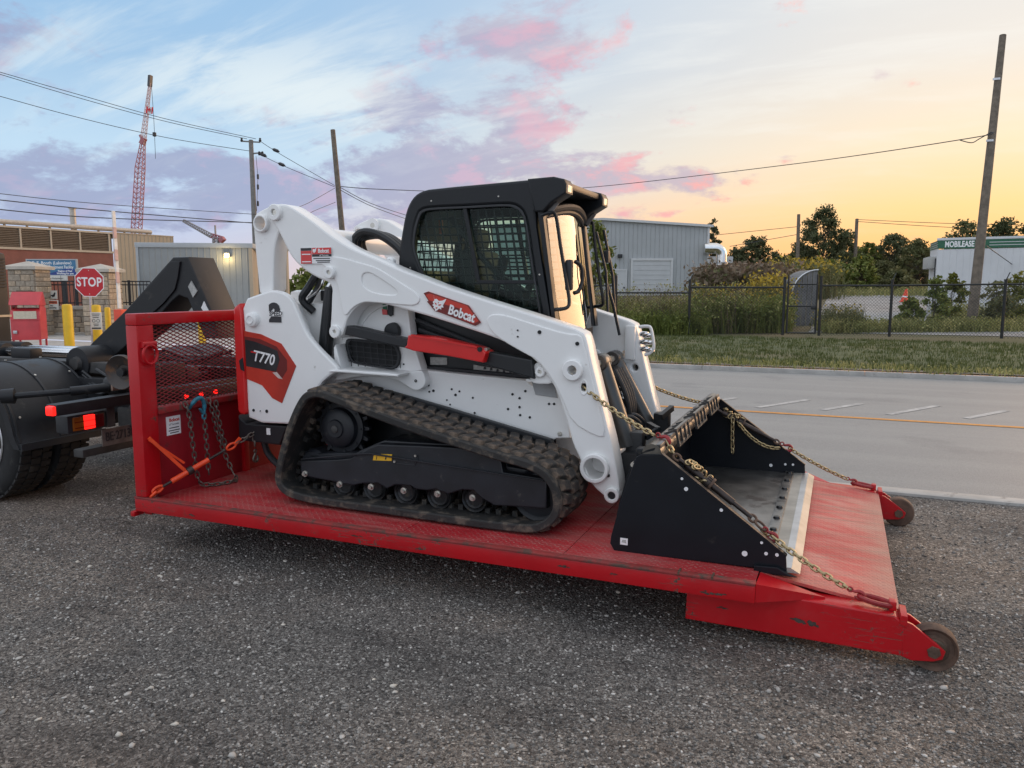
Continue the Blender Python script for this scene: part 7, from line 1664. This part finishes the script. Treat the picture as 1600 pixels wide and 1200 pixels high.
hook('red grab hook in the near rail lashing ring', (.125,3.62,.283), (-.8,.1,.35), HOOKRED, .8)
chain('loose gold chain end hooked back beside the near binder hook', sag((-.250,3.775,.462), (-.30,3.80,.47), .015, 4), seed=6)
# far side, front
chain('gold chain from the far lift arm to the far end of the bucket tube', sag((-1.26,5.26,.985), (-.875,5.62,.795), .018), seed=12)
hook('dark red grab hook at the far end of the bucket tube', (-.85,5.63,.79), (-.6,-.3,.25), HOOKRED, .95)
pt = ratchet('brown ratchet binder lying along the far bucket edge', (-.80,5.62,.765), (-.36,5.69,.535), 14, 14)
chain('gold chain tail hanging down inside the bucket', [(-.665,5.61,.70), (-.662,5.60,.58), (-.655,5.60,.435)], seed=15)
chain('gold chain looped along the far binder', sag((-.62,5.60,.665), (-.33,5.68,.50), .055), seed=16)
hook('bright red grab hook past the far bucket corner', (-.305,5.71,.508), (-.7,-.1,.4), HOOKRED, .95)
chain('gold chain from the far binder to the far platform rail', sag((-.285,5.715,.495), (.115,5.78,.29), .012), seed=17)
hook('red grab hook in the far rail lashing ring', (.13,5.785,.285), (-.8,0,.35), HOOKRED, .8)
# rear: orange lever binder and the chains hung on the gate
P0, P1 = Vector((-3.862,3.462,.362)), Vector((-3.572,4.10,.664)); D = P1-P0; ln_ = D.length; D.normalize(); q = lambda t: P0+D*ln_*t
ob = thing('orange_ratchet_binder', 'orange ratchet binder with its handle raised at the gate corner', 'binder', P0)
MB().cyl(q(.16), q(.50), .017, 16).obj('barrel', ORANGE, ob); MB().cyl(q(.08), q(.66), .009, 12).obj('rod', BINDER, ob)
v = D.cross(Vector((0,0,1))).normalized(); u = v.cross(D)
for t in (.04, .72): MB().tube([q(t)+D*.034*math.cos(a)+u*.017*math.sin(a) for a in np.linspace(0, 2*math.pi, 15)[:-1]], .0075, 8, closed=True).obj('eye', ORANGE, ob)
MB().tube(smoothpath([q(.02)+v*.02, q(-.02)-Vector((0,0,.02)), q(.03)-v*.03-Vector((0,0,.03)), q(.07)-v*.01], 5), .009, 8).obj('hook_end', ORANGE, ob)
MB().beam(q(.30), Vector((-3.864,3.455,.705)), .020, .012, v).obj('handle', ORANGE, ob); MB().beam(q(.30)+Vector((-.02,0,.06)), Vector((-3.866,3.46,.69)), .014, .017, v).obj('handle_rib', ORANGE, ob)
MB().lathe([(.010,-.02),(.027,-.018),(.027,.018),(.010,.02)], q(.33), D, 16).obj('ratchet_gear', BINDER, ob)
MB().beam(q(.75), q(.82)+u*.02, .02, .018).obj('hook_tip', ORANGE, ob)
chain('grey chain from the orange binder to the loader frame', [q(.76), q(.87), q(.97), q(1.08)+Vector((.02,0,.01))], LG, .034, 'grey gate chains', seed=21)
hk = thing('tie_down_hook', 'grey hook in the loader rear tie-down', 'hook', q(1.1)); MB().tube(smoothpath([q(1.02), q(1.10)+Vector((.02,.0,.02)), q(1.18)+Vector((.05,0,.035)), q(1.22)+Vector((.08,0,.06))], 5), [.014]*5+[.012]*5+[.010]*6, 8).obj('shank', CHAING, hk)
chain('short grey chain tail hanging from the tie-down chain', [q(.95)+Vector((0,0,-.02)), q(.95)+Vector((0,.0,-.10))], LG, .034, 'grey gate chains', seed=22)
hook('small grey hook dangling at the end of the chain tail', q(.95)+Vector((0,0,-.155)), (0,.05,1), CHAING, .9)
gx = -3.845
chain('grey chain hung over the gate rail in a long loop to the deck', [(gx-.02,3.75,.885), (gx,3.765,.80), (gx,3.785,.58), (gx+.01,3.81,.36), (gx+.05,3.86,.322), (gx+.12,3.98,.322), (gx+.10,4.05,.326), (gx+.05,4.055,.40), (gx,4.01,.62), (gx,3.965,.80), (gx-.02,3.95,.885)], LG, .034, 'grey gate chains', seed=23)
chain('dark chain hanging straight below the blue hook', [(gx+.005,3.885,.79), (gx+.01,3.89,.6), (gx+.01,3.90,.36)], LG, .034, 'grey gate chains', seed=24)
chain('grey chain doubled beside the long loop on the gate rail', [(gx+.01,3.99,.86), (gx+.015,4.02,.66), (gx+.03,4.06,.50)], LG, .034, 'grey gate chains', seed=25)
bh = thing('blue_hook', 'blue forged chain hook hung over the gate rail', 'hook', (gx, 3.87, .84))
MB().tube(smoothpath([(gx-.03,3.80,.835),(gx+.0,3.80,.872),(gx+.01,3.83,.898),(gx+.012,3.865,.895),(gx+.012,3.885,.86),(gx+.01,3.885,.82),(gx+.01,3.88,.79)], 4), [.010]*4+[.014]*16+[.011]*5, 8).obj('body', BLUEH, bh)
MB().tube([(gx+.01, 3.882+.016*math.cos(t), .775+.018*math.sin(t)) for t in np.linspace(0, 2*math.pi, 13)[:-1]], .007, 8, closed=True).obj('eye', BLUEH, bh); MB().beam((gx+.012,3.845,.83), (gx+.012,3.868,.80), .016, .012).obj('latch', BLUEH, bh)
# ================================================================== loose stones on the gravel
def stones_mass(name, n, x0, x1, y0, y1, s0, s1, seed, mat, label, avoid=True, pw=2.0):
    g = np.random.default_rng(seed)
    t = (1+5**.5)/2; iv = np.array([(-1,t,0),(1,t,0),(-1,-t,0),(1,-t,0),(0,-1,t),(0,1,t),(0,-1,-t),(0,1,-t),(t,0,-1),(t,0,1),(-t,0,-1),(-t,0,1)])/1.902
    fi = np.array([(0,11,5),(0,5,1),(0,1,7),(0,7,10),(0,10,11),(1,5,9),(5,11,4),(11,10,2),(10,7,6),(7,1,8),(3,9,4),(3,4,2),(3,2,6),(3,6,8),(3,8,9),(4,9,5),(2,4,11),(6,2,10),(8,6,7),(9,8,1)])
    x = x0+(x1-x0)*g.random(n); y = y0+(y1-y0)*g.random(n)
    s = s0+(s1-s0)*g.random(n)**pw
    sc = np.stack([s*(.8+.5*g.random(n)), s*(.6+.5*g.random(n)), s*(.35+.3*g.random(n))], 1)
    v = iv[None]*(1+.22*g.normal(size=(n, 12, 1)))*sc[:, None, :]
    a = g.random(n)*6.283; c, d = np.cos(a)[:, None], np.sin(a)[:, None]
    vx = v[:, :, 0]*c-v[:, :, 1]*d; vy = v[:, :, 0]*d+v[:, :, 1]*c
    P = np.stack([vx+x[:, None], vy+y[:, None], v[:, :, 2]+sc[:, 2:3]*.35], 2).reshape(-1, 3)
    F = (np.arange(n)[:, None, None]*12+fi[None]).reshape(-1, 3)
    return tag(finish(name, fast_mesh(name, P, F), mat, None, 0), label, None, None, 'stuff')
def stone_mat(name, stops):
    m = bpy.data.materials.new(name); m.use_nodes = True; n = NB(m.node_tree); p = m.node_tree.nodes['Principled BSDF']
    r = n.node('ShaderNodeNewGeometry').outputs['Random Per Island']; n.put(p.inputs['Base Color'], n.ramp(r, stops)); p.inputs['Roughness'].default_value = .8; return m
SA = stone_mat('gravel_grit', [(0, (.045,.041,.038,1)), (.42, (.135,.124,.113,1)), (.76, (.23,.212,.193,1)), (.93, (.38,.355,.325,1)), (1, (.62,.585,.54,1))])
SB = stone_mat('pale_pebble', [(0, (0.180,0.169,0.156,1)), (.5, (0.322,0.300,0.276,1)), (.85, (0.489,0.456,0.414,1)), (1, (0.670,0.600,0.504,1))])
stones_mass('gravel_grit', 64000, -5.2, 3.4, 1.9, 4.4, .0028, .0088, 1, SA, 'loose dark grit over the gravel yard')
stones_mass('gravel_grit', 16000, -8.0, 4.8, 4.4, 6.6, .004, .010, 2, SA, 'loose grit between the platform and the road kerb')
stones_mass('pale_pebbles', 2600, -5.2, 4.2, 1.7, 6.6, .005, .016, 3, SB, 'scattered pale pebbles on the gravel yard', pw=3.0)
stones_mass('verge_grit', 2500, -6, 14, 16.6, 17.1, .012, .03, 4, SB, 'loose grit on the dirt strip behind the far kerb')
